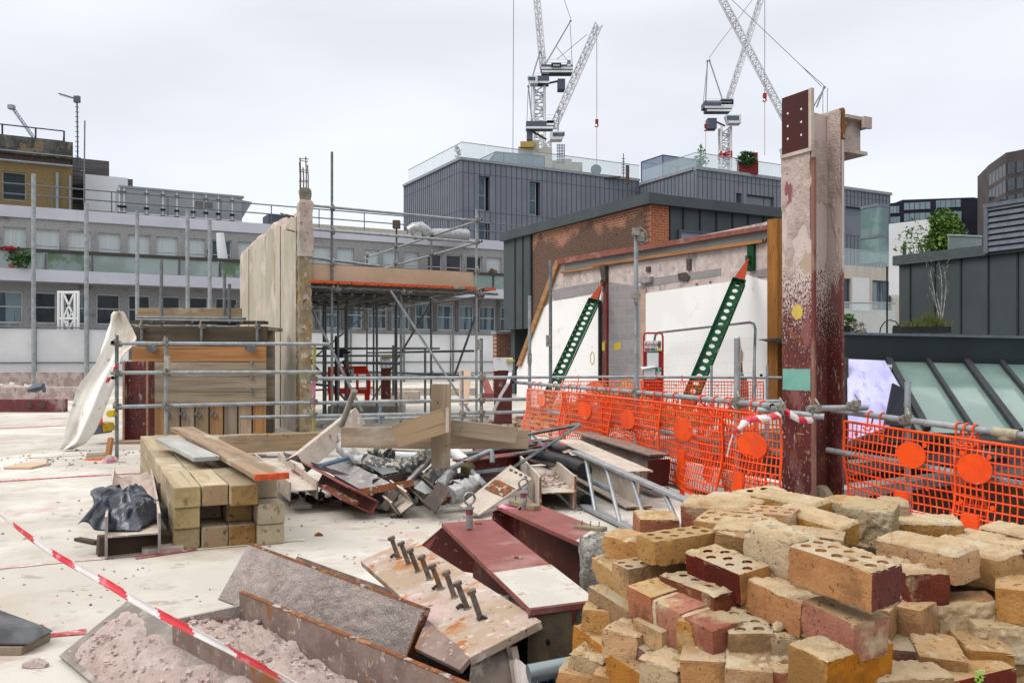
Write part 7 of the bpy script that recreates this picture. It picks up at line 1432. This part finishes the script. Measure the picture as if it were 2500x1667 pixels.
# red beam E with eye bolt
def redbeam(label, T, L2, drop, m, eye, bits, cs=None, conc=None, depth=None):
    nE = (T[1]-T[0]).cross(T[3]-T[0]).normalized(); nE = nE if nE.z > 0 else -nE
    t = thing('red_oxide_beam', label, 'steel beam', (T[0]+T[2])/2-ZZ*.44)
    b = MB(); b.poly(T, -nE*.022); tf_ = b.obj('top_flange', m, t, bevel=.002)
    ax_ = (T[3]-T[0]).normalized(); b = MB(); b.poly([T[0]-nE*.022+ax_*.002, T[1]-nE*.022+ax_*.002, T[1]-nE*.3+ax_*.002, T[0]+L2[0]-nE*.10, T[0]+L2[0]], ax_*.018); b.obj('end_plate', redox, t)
    b = MB(); k = (T[1]-T[0]); a, c = T[0]+k*.62-nE*.022, T[3]+(T[2]-T[3])*.62-nE*.022; b.poly([a, c, c-nE*drop, a-nE*drop], k.normalized()*.014); b.obj('web', mat('shaded_red_web', (.12,.026,.02), (.085,.022,.018), s=4, rough=.8, layers=[((.22,.12,.05), 3, .6, .75)]), t)  # shade under the top flange put into the web colour
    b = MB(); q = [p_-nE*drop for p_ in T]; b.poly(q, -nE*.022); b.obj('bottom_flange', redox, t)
    if cs: b = MB(); k0, k1 = cs; b.poly([T[0].lerp(T[3],k0)+nE*.001, T[1].lerp(T[2],k0-.02)+nE*.001, T[1].lerp(T[2],k1)+nE*.001, T[0].lerp(T[3],k1)+nE*.001], nE*.002); b.obj('bare_area', mat('cement_washed_paint', (.50,.46,.41), (.56,.53,.49), s=5, rough=.9, layers=[((.36,.27,.20), 5, .54, .72), ((.30,.13,.06), 9, .68, .76)]), tf_)
    if eye:
        p = eye; b = MB(); b.tube(p, p+ZZ*.095, .017, 14); b.tube(p+ZZ*.095, p+ZZ*.105, .024, 10); b.tube(p+ZZ*.105,p+ZZ*.12,.013,8); st_ = b.obj('eye_bolt', greysteel, t, smooth=True)
        b = MB(); b.path([p+ZZ*.148+Vector((.026*math.cos(x*.45), .008*math.cos(x*.45), .028*math.sin(x*.45))) for x in range(15)], .0065, 8); b.obj('ring', mat('polished_steel',(.40,.40,.40),rough=.3,metal=.8), st_, smooth=True)
        b = MB(); b.tube(p+ZZ*.07, p+ZZ*.095, .0185, 14); b.obj('red_band', redlit, st_, smooth=True)
    b = MB(); ok = False
    for x, y in bits:
        d = Vector(((x-1250)/F, 1, (HZ-y)/F)); o_ = Vector((0,0,EYE)); p = o_+d*((T[0]-o_).dot(nE)/d.dot(nE)); b.box(p+nE*.004, (.035,.014,.008), Matrix.Rotation(-.4,3,'Z')); ok = True
    if ok: b.obj('weld_stub', rustm, tf_)
    return t, nE
T = [P(1078,1276,4.45), P(1200,1266,4.565), P(1458,1466,3.02), P(1295,1487,2.917)]
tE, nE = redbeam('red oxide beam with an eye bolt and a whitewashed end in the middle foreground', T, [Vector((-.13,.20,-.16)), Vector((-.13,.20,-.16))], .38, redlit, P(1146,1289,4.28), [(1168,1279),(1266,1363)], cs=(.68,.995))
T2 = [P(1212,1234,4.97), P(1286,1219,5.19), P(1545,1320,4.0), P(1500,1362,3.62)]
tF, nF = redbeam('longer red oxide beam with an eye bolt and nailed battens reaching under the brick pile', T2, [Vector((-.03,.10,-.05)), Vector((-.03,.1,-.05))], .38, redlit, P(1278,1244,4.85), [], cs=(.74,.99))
for lb, a, c in (('short nailed batten beside the eye bolt on the longer red beam', (1250,1225,4.98), (1312,1240,4.8)), ('short nailed batten farther down the longer red beam', (1408,1288,4.3), (1476,1294,4.2))):
    o = pxboard('nailed_batten', lb, a, c, .055, .03, (0,0,1), mat('batten_wood',(.20,.16,.10),(.27,.22,.145),s=12,st=(.3,3,3)), cat='batten'); b = MB()
    for x in (.03,.08,.13): b.tube((x,0,.012),(x+.004,.002,.04),.0025,5)
    e_ = b.obj('nail', darksteel, local=True); e_.parent = o
b = MB(); pts = [P(1216,1236,4.9),P(1235,1243,4.85),P(1257,1247,4.82),P(1268,1236,4.83)]
for a, c in zip(pts, pts[1:]): b.f([b.v(a), b.v(a+Vector((.02,.06,.005))), b.v(c+Vector((.02,.05,.005))), b.v(c)])
o = b.obj('pink_tape', mat('pink_tape',(.62,.14,.25),(.62,.5,.5),s=9)); sm = o.modifiers.new('t','SOLIDIFY'); sm.thickness=.003; tag(o, 'pink tape strip tied to the eye bolt of the longer red beam', 'tape')
# concrete casing broken off round the red beams
def lump(label, c, r, m, sd, sq=(1,1,1)):
    b = MB(); bmesh.ops.create_icosphere(b.bm, subdivisions=5, radius=1)
    for v in b.bm.verts:
        d = v.co.copy(); k = max(abs(d.x),abs(d.y),abs(d.z)); d = d.lerp(d/k, .55); d = d*(1+.16*noise.noise(d*1.9+Vector((sd,0,0)))+.07*noise.noise(d*5+Vector((sd,3,0)))+.03*noise.noise(d*13)); v.co = Vector((d.x*r[0],d.y*r[1],d.z*r[2]))
    b.bm.transform(Matrix.Translation(c)); return tag(b.obj('concrete_lump', m, smooth=180), label, 'concrete')
agg = mat('broken_aggregate', (.34,.32,.29), (.24,.225,.20), s=9, rough=1, bump=1.8, bs=45, layers=[((.50,.47,.43), 26, .56, .62), ((.13,.12,.115), 30, .62, .68)])
lump('broken grey concrete casing on the longer red beam beside the bricks', P(1466,1390,3.72), (.09,.13,.15), agg, 3); lump('broken concrete casing under the whitewashed end of the red beam', P(1248,1470,3.35)-ZZ*.12, (.10,.22,.13), agg, 6)
# dark web plate with two holes below the whitewashed end
pw = [P(1290,1500,2.93),P(1462,1478,3.02),P(1452,1760,2.98),P(1285,1760,2.9)]
t = thing('rusty_web_plate', 'dark rust streaked plate with two round holes hanging below the whitewashed beam end', 'steel plate', (pw[2]+pw[3])/2)
b = MB(); b.poly(pw, Vector((0,.02,0))); b.obj('plate', mat('rust_streaked_dark', (.075,.062,.05), (.13,.095,.055), s=4, rough=.75, bump=.4, bs=40, layers=[((.13,.032,.022), 1.6, .5, .6), ((.32,.23,.12), 3.2, .56, .68, (1,1,.5)), ((.05,.045,.04), 7, .6, .7)]), t)
for nm, x, y, m in (('through_hole',1408,1554,creamsteel),('through_hole',1338,1566,blackm)): b = MB(); b.disc(P(x,y,2.93 if x < 1380 else 2.965), (-.05,-1,0), .010, .012, 14, .8); b.obj(nm, m, t)
ppath('galvanised_tube', 'galvanised tube end lying at the bottom edge beside the lowest bricks', [(1290,1644,2.62),(1404,1622,2.66)], .028, mat('wet_tube',(.20,.26,.28),(.26,.30,.31),s=7,rough=.35,metal=.4), dense=2, n=18)
b = MB(); b.grid(lambda u, v: P(1290+180*u,1650+60*v,2.7)+Vector((0,.18*noise.noise(Vector((u*6,v*5,1))),.05*noise.noise(Vector((u*11,v*7,3))))), 40, 16); o = b.obj('blue_film', mat('blue_polythene',(.012,.04,.085),(.02,.07,.13),s=9,rough=.2,layers=[((.25,.42,.5),14,.7,.76)]), smooth=180); tag(o, 'crumpled dark blue polythene at the bottom edge below the tube', 'plastic film')
b = MB(); b.path([P(1432,1610,2.6),P(1410,1616,2.6),P(1415,1630,2.58),P(1432,1622,2.58)], .005, 6); b.path([P(1385,1660,2.55),P(1405,1640,2.57),P(1425,1625,2.58)], .008, 6); b.path([P(1372,1668,2.5),P(1380,1658,2.5),P(1392,1664,2.5)], .006, 6); tag(b.obj('white_clip', whitem), 'bent white plastic clips beside the lowest bricks', 'clip')
# barrier foot at left edge
t = thing('barrier_weight', 'grey rubber barrier weight on a tan base at the left edge', 'barrier weight', G(10,1600))
b = MB(); a = G(-60,1600); b.hexa([a+Vector(p) for p in ((-.1,0,.045),(.235,0,.045),(.245,.20,.045),(-.1,.24,.045),(-.1,.03,.16),(.13,.02,.12),(.215,.17,.075),(-.1,.22,.17))]); b.obj('rubber_foot', mat('rubber_grey',(.09,.095,.10),(.14,.145,.15),s=6,rough=.7), t, bevel=.012)
b = MB(); b.hexa([a+Vector(p) for p in ((-.1,.0,.0),(.20,.0,.0),(.225,.19,.0),(-.1,.23,.0),(-.1,.0,.04),(.205,.0,.04),(.235,.19,.04),(-.1,.23,.04))]); b.obj('base', mat('tan_base',(.30,.24,.17),(.24,.19,.13),s=9), t, bevel=.004)
b = MB(); b.span(a.x-.1-.04, a.x-.005, 3.9, 3.95, .12, .62); tag(b.obj('plastic_barrier', orange), 'edge of an orange barrier just entering the picture at the left', 'barrier')
# small scraps on the slab
for i, (x, y, s, m, lb) in enumerate(((968,1264,.05,blackm,'small black rubber scrap on the slab before the heap'),(778,1308,.03,rustm,'small brown stone on the slab before the stud plate'),(735,1240,.09,whitem,'flat white plaster scrap at the sleeper stack foot'),(165,1373,.02,darksteel,'tiny dark stone on the slab near the tape'),(85,1628,.05,pinkdust,'white crumbs by the barrier foot'),(100,1535,.02,rustm,'tiny brown crumb near the red paint mark'))):
    b = MB(); c = G(x,y); b.path([c+Vector((-s,0,.006)), c+Vector((0,s*.2,.012)), c+Vector((s,0,.006))], [s*.3,s*.55,s*.25], 7, jit=.5); tag(b.obj('slab_scrap', m), lb, 'scrap')
rubble('fine crumbs scattered over the pale slab near the sleeper stack', G(560,1262), 2.2, 1.3, .0, 90, .012, dbrm, 21)
rubble('fine dark crumbs scattered by the plastic sheet', G(200,1120), 1.2, 1.2, .0, 110, .02, dbrm, 22)
rubble('grit scattered over the pale slab before the steel beams', G(640,1420), 1.6, .9, .0, 160, .009, dbrm, 24)
rubble('pink dust crumbs strewn round the steel in the middle of the slab', G(1180,1262), 1.3, .5, .0, 80, .015, pinkdust, 23)
# ------------------------------------------------------------------ brick pile
def bmat(nm, a, c, sk=.5, extra=()):
    return mat('brick_'+nm, a, c, s=9, rough=.93, bump=.9, bs=110, rnd=.14, layers=[(tuple(x*.35 for x in a), 75, .64, .72), ((.50,.38,.23), 6, .60, .74), (tuple(x*.55 for x in a), 5, .6, .75)]+list(extra))
BM = {'ochre': bmat('ochre', (.52,.30,.125), (.43,.225,.085)), 'orange': bmat('orange', (.48,.215,.055), (.39,.16,.042)), 'red': bmat('dark_red', (.17,.034,.018), (.13,.026,.016)),
      'rust': bmat('rust_red', (.25,.075,.03), (.19,.055,.025)), 'pink': bmat('pink', (.40,.165,.105), (.33,.12,.075), extra=[((.48,.36,.29), 3, .56, .7)]), 'purple': bmat('purple', (.24,.12,.105), (.18,.09,.08)),
      'brown': bmat('brown', (.38,.22,.10), (.29,.165,.075)), 'pale': bmat('pale', (.55,.41,.25), (.46,.33,.19))}
bedm = mat('brick_bed', (.58,.40,.22), (.48,.305,.155), s=8, rough=.97, bump=1.1, bs=110, rnd=.12, layers=[((.18,.09,.04), 60, .64, .71), ((.54,.42,.27), 5, .52, .7), ((.30,.15,.07), 9, .62, .75)])
bedpale = mat('brick_bed_pale', (.64,.51,.34), (.55,.42,.245), s=8, rough=.97, bump=1.1, bs=120, rnd=.1, layers=[((.16,.08,.05), 55, .66, .72), ((.60,.52,.40), 6, .52, .7)])
def rough_box(L_, W_, H_, sd, chip=1.0):
    b = MB(); nx, ny, nz_ = max(4, int(L_/.0085)), max(4, int(W_/.0085)), max(4, int(H_/.0085)); bm = b.bm; cache = {}
    def gv(i,j,k):
        key = (i,j,k)
        if key not in cache: cache[key] = bm.verts.new(((i/nx-.5)*L_, (j/ny-.5)*W_, (k/nz_-.5)*H_))
        return cache[key]
    for i in range(nx):
        for j in range(ny):
            b.mi = 1
            for k in (0, nz_): b.f([gv(i,j,k), gv(i+1,j,k), gv(i+1,j+1,k), gv(i,j+1,k)])
    b.mi = 0
    for k in range(nz_):
        b.mi = 0
        for i in range(nx):
            for j in (0, ny): b.f([gv(i,j,k), gv(i+1,j,k), gv(i+1,j,k+1), gv(i,j,k+1)])
        for j in range(ny):
            b.mi = 2
            for i in (0, nx): b.f([gv(i,j,k), gv(i,j+1,k), gv(i,j+1,k+1), gv(i,j,k+1)])
    so = Vector((sd*3.1, sd*1.7, sd*.9))
    for v in bm.verts:
        c = v.co; fx, fy, fz = abs(c.x)/(L_/2), abs(c.y)/(W_/2), abs(c.z)/(H_/2); q = sorted((L_/2-abs(c.x), W_/2-abs(c.y), H_/2-abs(c.z)))
        e_ = max(0, 1-q[1]/.007)            # closeness to an edge
        cn = max(0, 1-q[2]/.024)
        n1 = noise.noise(c*26+so); n2 = noise.noise(c*70+so)
        pull = e_*(.0009+.011*chip*max(0, n1-.22))+cn*chip*.013*max(0, noise.noise(c*14+so*2)+.1)
        d = Vector((c.x/(L_/2), c.y/(W_/2), c.z/(H_/2))); d = Vector((d.x if fx > .9 else 0, d.y if fy > .9 else 0, d.z if fz > .9 else 0))
        if d.length: d.normalize()
        v.co = c-d*pull+d*(.0017*n2+.0018*n1*chip)
    return b
HOLES = {'8': [(x, y) for x in (-.075,-.027,.024,.072) for y in (-.021,.021)], '10': [(x, y) for x in (-.082,-.042,0,.042,.082) for y in (-.021,.021)], '7': [(-.055,-.02),(-.04,.024),(-.005,.0),(.03,.026),(.035,-.024),(.07,.004),(-.09,.01)],
         '3': [(.02,0),(.07,.0),(-.04,.01)], 's2': [(-.03,-.0),(.03,.0)], '5': [(-.07,-.02),(-.03,.02),(.01,-.02),(.05,.02),(.08,-.02)]}
allb = []
def mortar_top(par, L_, W_, H_, sd, cover, th, nubs=0, bottom=False, m=mortm, holes=()):
    b = MB(); nx, ny = 40, 20; rr = random.Random(sd)
    nb = [(rr.uniform(-.42,.42)*L_, rr.uniform(-.32,.32)*W_, rr.uniform(.007,.011)) for _ in range(nubs)]
    if nubs: nb = [(x+rr.gauss(0,.004), y+rr.gauss(0,.004), rr.uniform(.007,.0105)) for x, y in [(x*L_, y*W_) for x in (-.38,-.2,-.02,.17,.35) for y in (-.22,.22)] if rr.random() < nubs/10]
    def fn(u, v):
        x, y = (u-.5)*(L_-.001), (v-.5)*(W_-.001); p = Vector((x*18+sd, y*18, sd*2.3)); k = .5+.55*noise.noise(p*.8)+.35*noise.noise(p*2.1)-(1-cover)
        e_ = min(u, 1-u)*L_, min(v, 1-v)*W_; k = max(0, min(1, k*6)); ed = min(1, min(e_)/.006); ed = ed*ed*(3-2*ed)
        for hx, hy in holes: k *= max(0, min(1, (math.hypot(x-hx, y-hy)-.0135)/.004))
        th_ = th*.6; h = -.006+(th_+.006)*k*(.2+.8*ed)+k*(.0035*noise.noise(p*5)+.0018*noise.noise(p*13))
        for a, c, r_ in nb: d = math.hypot(x-a, y-c)/r_; h += k*max(0, 1-d*d)**.7*r_*.75*(1+.3*noise.noise(p*9))
        return Vector((x+.002*noise.noise(p*4+Vector((9,0,0))), y+.002*noise.noise(p*4+Vector((0,9,0))), (H_/2+h)*(-1 if bottom else 1)))
    b.grid(fn, nx, ny); return put_m(b, 'mortar', m, par.matrix_basis.copy(), par, 0, 180)
def brick(label, px, py, Y, yaw, kind='ochre', holes=None, L_=.215, W_=.102, H_=.065, tilt=(0,0), top=0, th=.008, nubs=0, bot=0, bed=None, chip=1.0, edge=False, name='brick', grp='loose bricks in the foreground pile', sq=False, dz=0, lean=None, ek=None):
    sd = len(allb)*1.37+.5; b = rough_box(L_, W_, H_, sd, chip); me = b.mesh('brick', [BM[kind], bed or bedm, BM[ek or kind]])
    hs = [h for h in HOLES.get(holes, ()) if abs(h[0]) < L_/2-.012]
    if hs:
        o1 = bpy.data.objects.new('t1', me); COL.objects.link(o1); c = MB()
        for x, y in hs:
            if sq: c.box((x, y, H_/2), (.026,.020,.09), Matrix.Rotation(.2*math.sin(sd+x*90),3,'Z'))
            else: c.tube((x, y, -H_/2-.03), (x, y, H_/2+.03), .0125+.001*math.sin(x*300+sd), 14)
        o2 = bpy.data.objects.new('t2', c.mesh('cut', [BM[kind]])); COL.objects.link(o2)
        md = o1.modifiers.new('b', 'BOOLEAN'); md.object = o2; md.operation = 'DIFFERENCE'; md.solver = 'EXACT'; md.material_mode = 'INDEX'
        dg = bpy.context.evaluated_depsgraph_get(); me2 = bpy.data.meshes.new_from_object(o1.evaluated_get(dg)); bpy.data.objects.remove(o1); bpy.data.objects.remove(o2)
        me = me2
    me.shade_smooth(); me.set_sharp_from_angle(angle=R(32))
    az = math.atan2(px-1250, F); ln_ = lean if lean is not None else (7 if py < 1300 else 5 if py < 1480 else 3)
    m3 = Matrix.Rotation(R(ln_+3*math.sin(sd*7)), 3, Vector((math.cos(az), -math.sin(az), 0)))@Matrix.Rotation(R(4*math.sin(sd*5)), 3, Vector((math.sin(az), math.cos(az), 0)))@Matrix.Rotation(R(yaw),3,'Z')
    if edge: m3 = m3@Matrix.Rotation(R(90),3,'X')
    c = P(px, py, Y); c.z += dz
    o = tag(put(name, me, MX(c, m3)), label, 'brick', grp); allb.append(o)
    if top: mortar_top(o, L_, W_, H_, int(sd*10), top, th, nubs, holes=hs if not sq else [])
    if bot: mortar_top(o, L_, W_, H_, int(sd*10)+5, bot, .009, 0, True)
    return o
B = brick
B('small reddish half brick standing at the back left of the pile before the ladder foot',1601,1281,2.68,4,'pink',L_=.125,top=.7,th=.006)
B('broken ochre half brick beside the concrete casing at the pile top left',1532,1330,2.57,-38,'ochre',L_=.12,top=.5,chip=1.6)
B('ochre brick with eight round holes lying tilted across the upper left of the pile',1657,1330,2.4,22,'ochre','8',H_=.07,chip=1.1)
B('dark red faced brick with pale holed top sloping toward the viewer',1776,1396,2.22,116,'red','7',ek='ochre',bed=bedpale,top=.28,th=.009,bot=.6,H_=.075,L_=0.215)
B('ochre brick with two visible holes under the eight holed one',1585,1393,2.45,22,'ochre','8',L_=0.19)
B('rough broken ochre brick at the left shoulder of the pile',1524,1404,2.50,112,'ochre',chip=2.0,top=.5)
B('brown red brick with a pale bed joint under the dark red faced one',1712,1450,2.22,118,'rust','3',top=.55,bot=.5,bed=bedpale,L_=0.215)
B('long brown faced brick in the left face of the pile above the square holed one',1522,1484,2.43,117,'brown',H_=.075)
B('small square holed brick at the far left end of the pile',1470,1512,2.47,75,'ochre','s2',L_=.12,H_=.085,sq=True,bed=bedm)
B('orange stretcher brick low on the left face below the square holed brick',1486,1588,2.39,119,'orange',H_=.08)
B('ochre end brick with mortar lip left of the purple brown one',1540,1560,2.27,58,'ochre',L_=.15,H_=.075,top=.5,chip=1.5)
B('purple brown brick with two holes low in the left half of the pile',1595,1604,2.21,118,'purple','5',L_=.16,H_=.075,bed=bedpale)
B('ochre block with vertical crack in the middle of the left face',1720,1538,2.12,66,'ochre','8',H_=.082,top=.4,bot=.6,L_=0.16)
B('ochre brick with holed top and orange right end in the middle of the pile',1818,1542,2.08,84,'ochre','8',H_=.074,top=.5,bot=.7,bed=bedpale,L_=0.2)
B('rough mortar smeared brick end below the long orange and pink chunk',1902,1566,2.05,80,'pale',H_=.085,top=.6,chip=2.0,L_=0.16)
B('narrow ochre slice below the pink mortared chunk',1620,1556,2.21,118,'ochre',L_=.12,H_=.09,chip=1.6)
B('broad ochre brick with dark right flank near the bottom edge of the pile',1722,1622,2.05,74,'ochre',H_=.09,top=.5,L_=0.18)
B('broken pale ochre brick at the bottom edge right of the purple brown one',1640,1650,2.07,-50,'pale',L_=.12,H_=.09,chip=2.2,top=.6)
B('ochre brick with sandy top at the bottom edge in the middle of the pile',1826,1640,1.98,76,'ochre',H_=.085,top=.7,chip=1.3,L_=0.18)
B('orange ochre brick at the bottom edge under the ochre end brick',1566,1652,2.18,118,'orange',L_=.17,H_=.08)
B('pale ochre brick at the lowest left corner beside the white clip',1452,1624,2.36,60,'pale',L_=.13,H_=.09,top=.5,chip=1.6)
B('lowest small ochre brick cut by the bottom edge at the left of the pile',1415,1654,2.34,70,'ochre',L_=.12,H_=.06,chip=1.4)
B('small ochre brick cut by the bottom edge under the orange stretcher',1508,1660,2.27,60,'brown',L_=.12,H_=.06)
B('pinkish broken brick at the bottom edge left of the big sandy brick',1908,1654,1.95,70,'pink',H_=.075,top=.6,chip=2.2,L_=0.13)
B('reddish ended brick under pale mortar at the back near the ladder end',1752,1262,2.63,-32,'pink',L_=.2,H_=.085,top=.85,th=.012)
B('mortar covered brick at the back top between the ladder end and the column',1800,1240,2.75,-35,'ochre',L_=.2,top=.9,th=.012)
B('holed ochre brick under a thin mortar flake high on the pile',1795,1292,2.45,-38,'ochre','10',L_=.21,top=.35,th=.012)
B('second holed ochre brick next to the mortar flake on top of the pile',1862,1268,2.54,-36,'ochre','10',L_=.2,top=.2)
B('dark speckled holed brick at the very top back of the pile',1858,1223,2.81,12,'red','8',L_=.16,bed=bedpale)
B('brick topped with a sand coloured slab of mortar nubs before the column base',1930,1242,2.66,-50,'ochre',top=1.1,th=.016,nubs=7,L_=0.22)
B('long sandy brick sloping down behind the tall upright chunk',1990,1285,2.5,-52,'ochre',top=1.0,th=.012,L_=0.22)
B('brown holed brick left of the whitish broken block',1838,1340,2.32,-42,'brown','5',L_=.18,H_=.075,top=.3)
B('whitish mortar crusted broken block leaning in the upper middle of the pile',1902,1340,2.2,122,'pale','3',H_=.095,top=.8,th=.012,chip=2.4,bed=bedpale,L_=0.15)
B('small brown brick end beneath the long sandy brick',1985,1325,2.36,-25,'rust',L_=.16)
B('big orange ochre stretcher with dark red right end at the front of the pile',2058,1398,1.88,-58,'orange','10',ek='red',H_=.086,top=.5,th=.010,bot=.8,bed=bedpale,L_=0.215)
B('dark red brick under a pale thick bed joint with its end facing out',2234,1408,2.2,82,'red','5',H_=.082,top=.9,th=.014,bed=bedpale,L_=0.2)
B('long brick with mortar nubs on top running down to the right',2262,1362,2.2,-60,'ochre',H_=.075,top=1.1,th=.013,nubs=10,L_=0.225)
B('second nub topped brick with a broken sandy end, farther right',2372,1374,2.26,-64,'ochre',H_=.082,top=1.1,th=.012,nubs=9,L_=0.225)
B('dark red sided brick with sandy top near the right picture edge',2425,1350,2.5,-64,'rust',H_=.082,top=.9,th=.012,L_=0.225)
B('farthest sandy topped brick at the right edge before the orange mesh',2500,1330,2.6,-62,'rust',H_=.08,top=.9,th=.012,L_=0.225)
B('flat sandy mortar topped brick behind the nub topped ones',2255,1297,2.62,-12,'ochre',H_=.07,top=1.1,th=.014,L_=0.2)
B('upright broken chunk with a round hole standing at the back centre of the pile',2122,1278,2.57,-34,'pale','3',L_=.15,W_=.13,H_=.10,edge=True,chip=2.0,top=.8,th=.008,bed=bedpale)
B('nub faced brick piece leaning left of the upright holed chunk',2072,1266,2.63,-58,'ochre',L_=.12,W_=.12,H_=.09,edge=True,top=.9,nubs=5)
B('smaller holed broken piece right of the upright chunk',2178,1262,2.70,-20,'pale','3',L_=.09,W_=.11,H_=.09,edge=True,chip=2)
B('orange stretcher at the left of the long two brick chunk',1918,1474,2.06,-66,'orange',H_=.08,top=.6,th=.007,L_=0.21)
B('pink stretcher with white smear at the right of the long two brick chunk',2061,1528,1.89,-66,'pink',H_=.085,bot=.4,chip=1.3,L_=.155)
B('brown ochre brick end tucked right of the pink stretcher',2137,1507,2.12,55,'brown',H_=.085,top=.6,L_=0.16)
B('brick on edge showing a nubbed sandy bed face to the viewer',2318,1506,2.14,-9,'ochre',W_=.104,H_=.072,edge=True,top=1.1,th=.010,nubs=9,L_=0.2)
B('plain brown brick left of the nubbed bed face',2208,1512,2.12,-48,'brown',H_=.09,L_=0.13)
B('dark red flanked ochre end brick at the right edge, middle height',2452,1470,2.25,70,'red',H_=.09,top=.6,bed=bedpale,L_=0.18)
B('ochre end brick above the pale nubbed one at the right edge',2490,1464,2.1,60,'ochre',H_=.09,top=.5,chip=1.4,L_=0.14)
B('pale nub faced brick on edge at the right picture edge',2472,1560,2.08,-8,'pale',W_=.1,H_=.07,edge=True,top=1.1,nubs=8,bed=bedpale,L_=0.2)
B('pinkish brick end with pale corner in the lower right centre',2196,1604,2.05,76,'pink',H_=.088,top=.4,chip=1.3,L_=0.15)
B('brown weathered brick end left of the ochre one low on the right',2284,1618,2,74,'brown',H_=.088,top=.4,chip=1.2,L_=0.16)
B('ochre brick end with grey smear low on the right',2388,1602,2.05,84,'ochre',H_=.086,top=.4,chip=1.5,L_=0.15)
B('big sandy topped brick with orange right face at the bottom front corner',2052,1618,1.86,31,'orange',ek='ochre',H_=.088,top=1.1,th=.010,chip=1.2,L_=0.215)
B('dark red brick cut by the bottom edge below the nubbed bricks at right',2356,1660,1.95,22,'red',H_=.07,top=.5,L_=0.2)
B('flat mortar topped brick at the bottom edge right of the big sandy brick',2206,1668,1.9,4,'brown',H_=.06,top=1.0,L_=0.18)
B('grey brown brick at the lower right edge of the picture',2470,1636,2.11,10,'brown',L_=.2,H_=.07)
B('lowest dark brick in the bottom right corner of the picture',2480,1690,2.05,12,'purple',L_=.2,H_=.07)
# pink mortared chunk of three brick ends
o = B('chunk of pink bricks still mortared together in the left face of the pile', 1600,1478,2.26,118,'pink',L_=.105,W_=.1,H_=.105,name='brick_chunk')
M0 = o.matrix_basis.copy()
for k in (1, 2):
    b = rough_box(.10,.1,.105,50+k,1.2); me = b.mesh('brick_end', [BM['pink']]*3); me.shade_smooth(); me.set_sharp_from_angle(angle=R(32))
    put('brick_end', me, M0@Matrix.Translation((-k*.116, 0, -.004*k)), o)
    b = rough_box(.018,.097,.1,80+k,.5); put('mortar_joint', b.mesh('mortar_joint', [mortm]*3), M0@Matrix.Translation((-k*.116+.058, 0, -.003*k)), o)
# crumbs and mortar flakes
rr = random.Random(9)
for x, y, Y, s, lb in ((2000,1578,1.84,.011,'round mortar crumb on the big sandy front brick'),(2032,1584,1.82,.013,'second mortar crumb on the big sandy front brick'),(1900,1530,2.0,.014,'sandy mortar blob on the rough brick end'),(2180,1640,1.9,.011,'small mortar crumb between the lower right bricks')):
    b = MB(); bmesh.ops.create_icosphere(b.bm, subdivisions=3, radius=s)
    for v in b.bm.verts: v.co *= 1+.35*noise.noise(v.co*90+Vector((x,0,0)))
    b.bm.transform(Matrix.Translation(P(x,y,Y))); tag(b.obj('mortar_crumb', mortm, smooth=180), lb, 'crumb')
b = MB(); c = P(1812,1283,2.4); b.grid(lambda u, v: c+Vector(((u-.5)*.13+(v-.5)*.05, (v-.5)*.09-(u-.5)*.03, .006*noise.noise(Vector((u*5,v*5,0)))+.016-.02*(1-v)))*1.0, 14, 10); o = b.obj('mortar_flake', mortm, smooth=180); sm = o.modifiers.new('t','SOLIDIFY'); sm.thickness = .009; tag(o, 'thin flat mortar flake lying on the holed bricks high on the pile', 'mortar flake')
# green lettering-like spray mark on the lowest dark red brick is left as a plain patch
b = MB(); c = P(2390,1652,1.87); 
for i in range(4):
    for j in range(5):
        if (i*7+j*5) % 3: b.box(c+Vector((i*.0048-.007, .0, j*.006-.012)), (.0038,.002,.0046))
tag(b.obj('green_label', mat('green_print',(.25,.55,.08))), 'small bright green printed scrap on the lowest dark red brick', 'label')
# rubble heart of the pile, coloured dark for the shade between bricks
b = MB()
core = [(.24,2.58),(.40,2.32),(.56,2.12),(.80,2.04),(1.15,2.16),(1.5,2.24),(1.75,2.6),(1.5,2.78),(1.1,2.76),(.7,2.72),(.44,2.7)]
cc = Vector((.95,2.42,0)); n = len(core)
def cf(u, v):
    k = u*n; i = int(k) % n; f_ = k-int(k); a = Vector((*core[i],0)).lerp(Vector((*core[(i+1)%n],0)), f_)
    if v < .6: q = a; z = v/.6*.52
    else: q = a.lerp(cc, (v-.6)/.4); z = .52+.24*((v-.6)/.4)**.4
    return q+ZZ*z+Vector((.03*noise.noise(Vector((u*40,v*14,0))), .03*noise.noise(Vector((u*40,v*14,5))), .03*noise.noise(Vector((u*30,v*20,9)))*(1 if v > .1 else 0)))
b.grid(cf, 120, 40); tag(b.obj('mortar_rubble', mat('gap_shade_rubble', (.13,.08,.04), (.075,.045,.025), s=16, rough=1, bump=1.5, bs=60), smooth=60), 'brick rubble filling the heart of the loose brick pile, coloured dark as gap shade', 'rubble', kind='stuff')
bpy.context.view_layer.update()
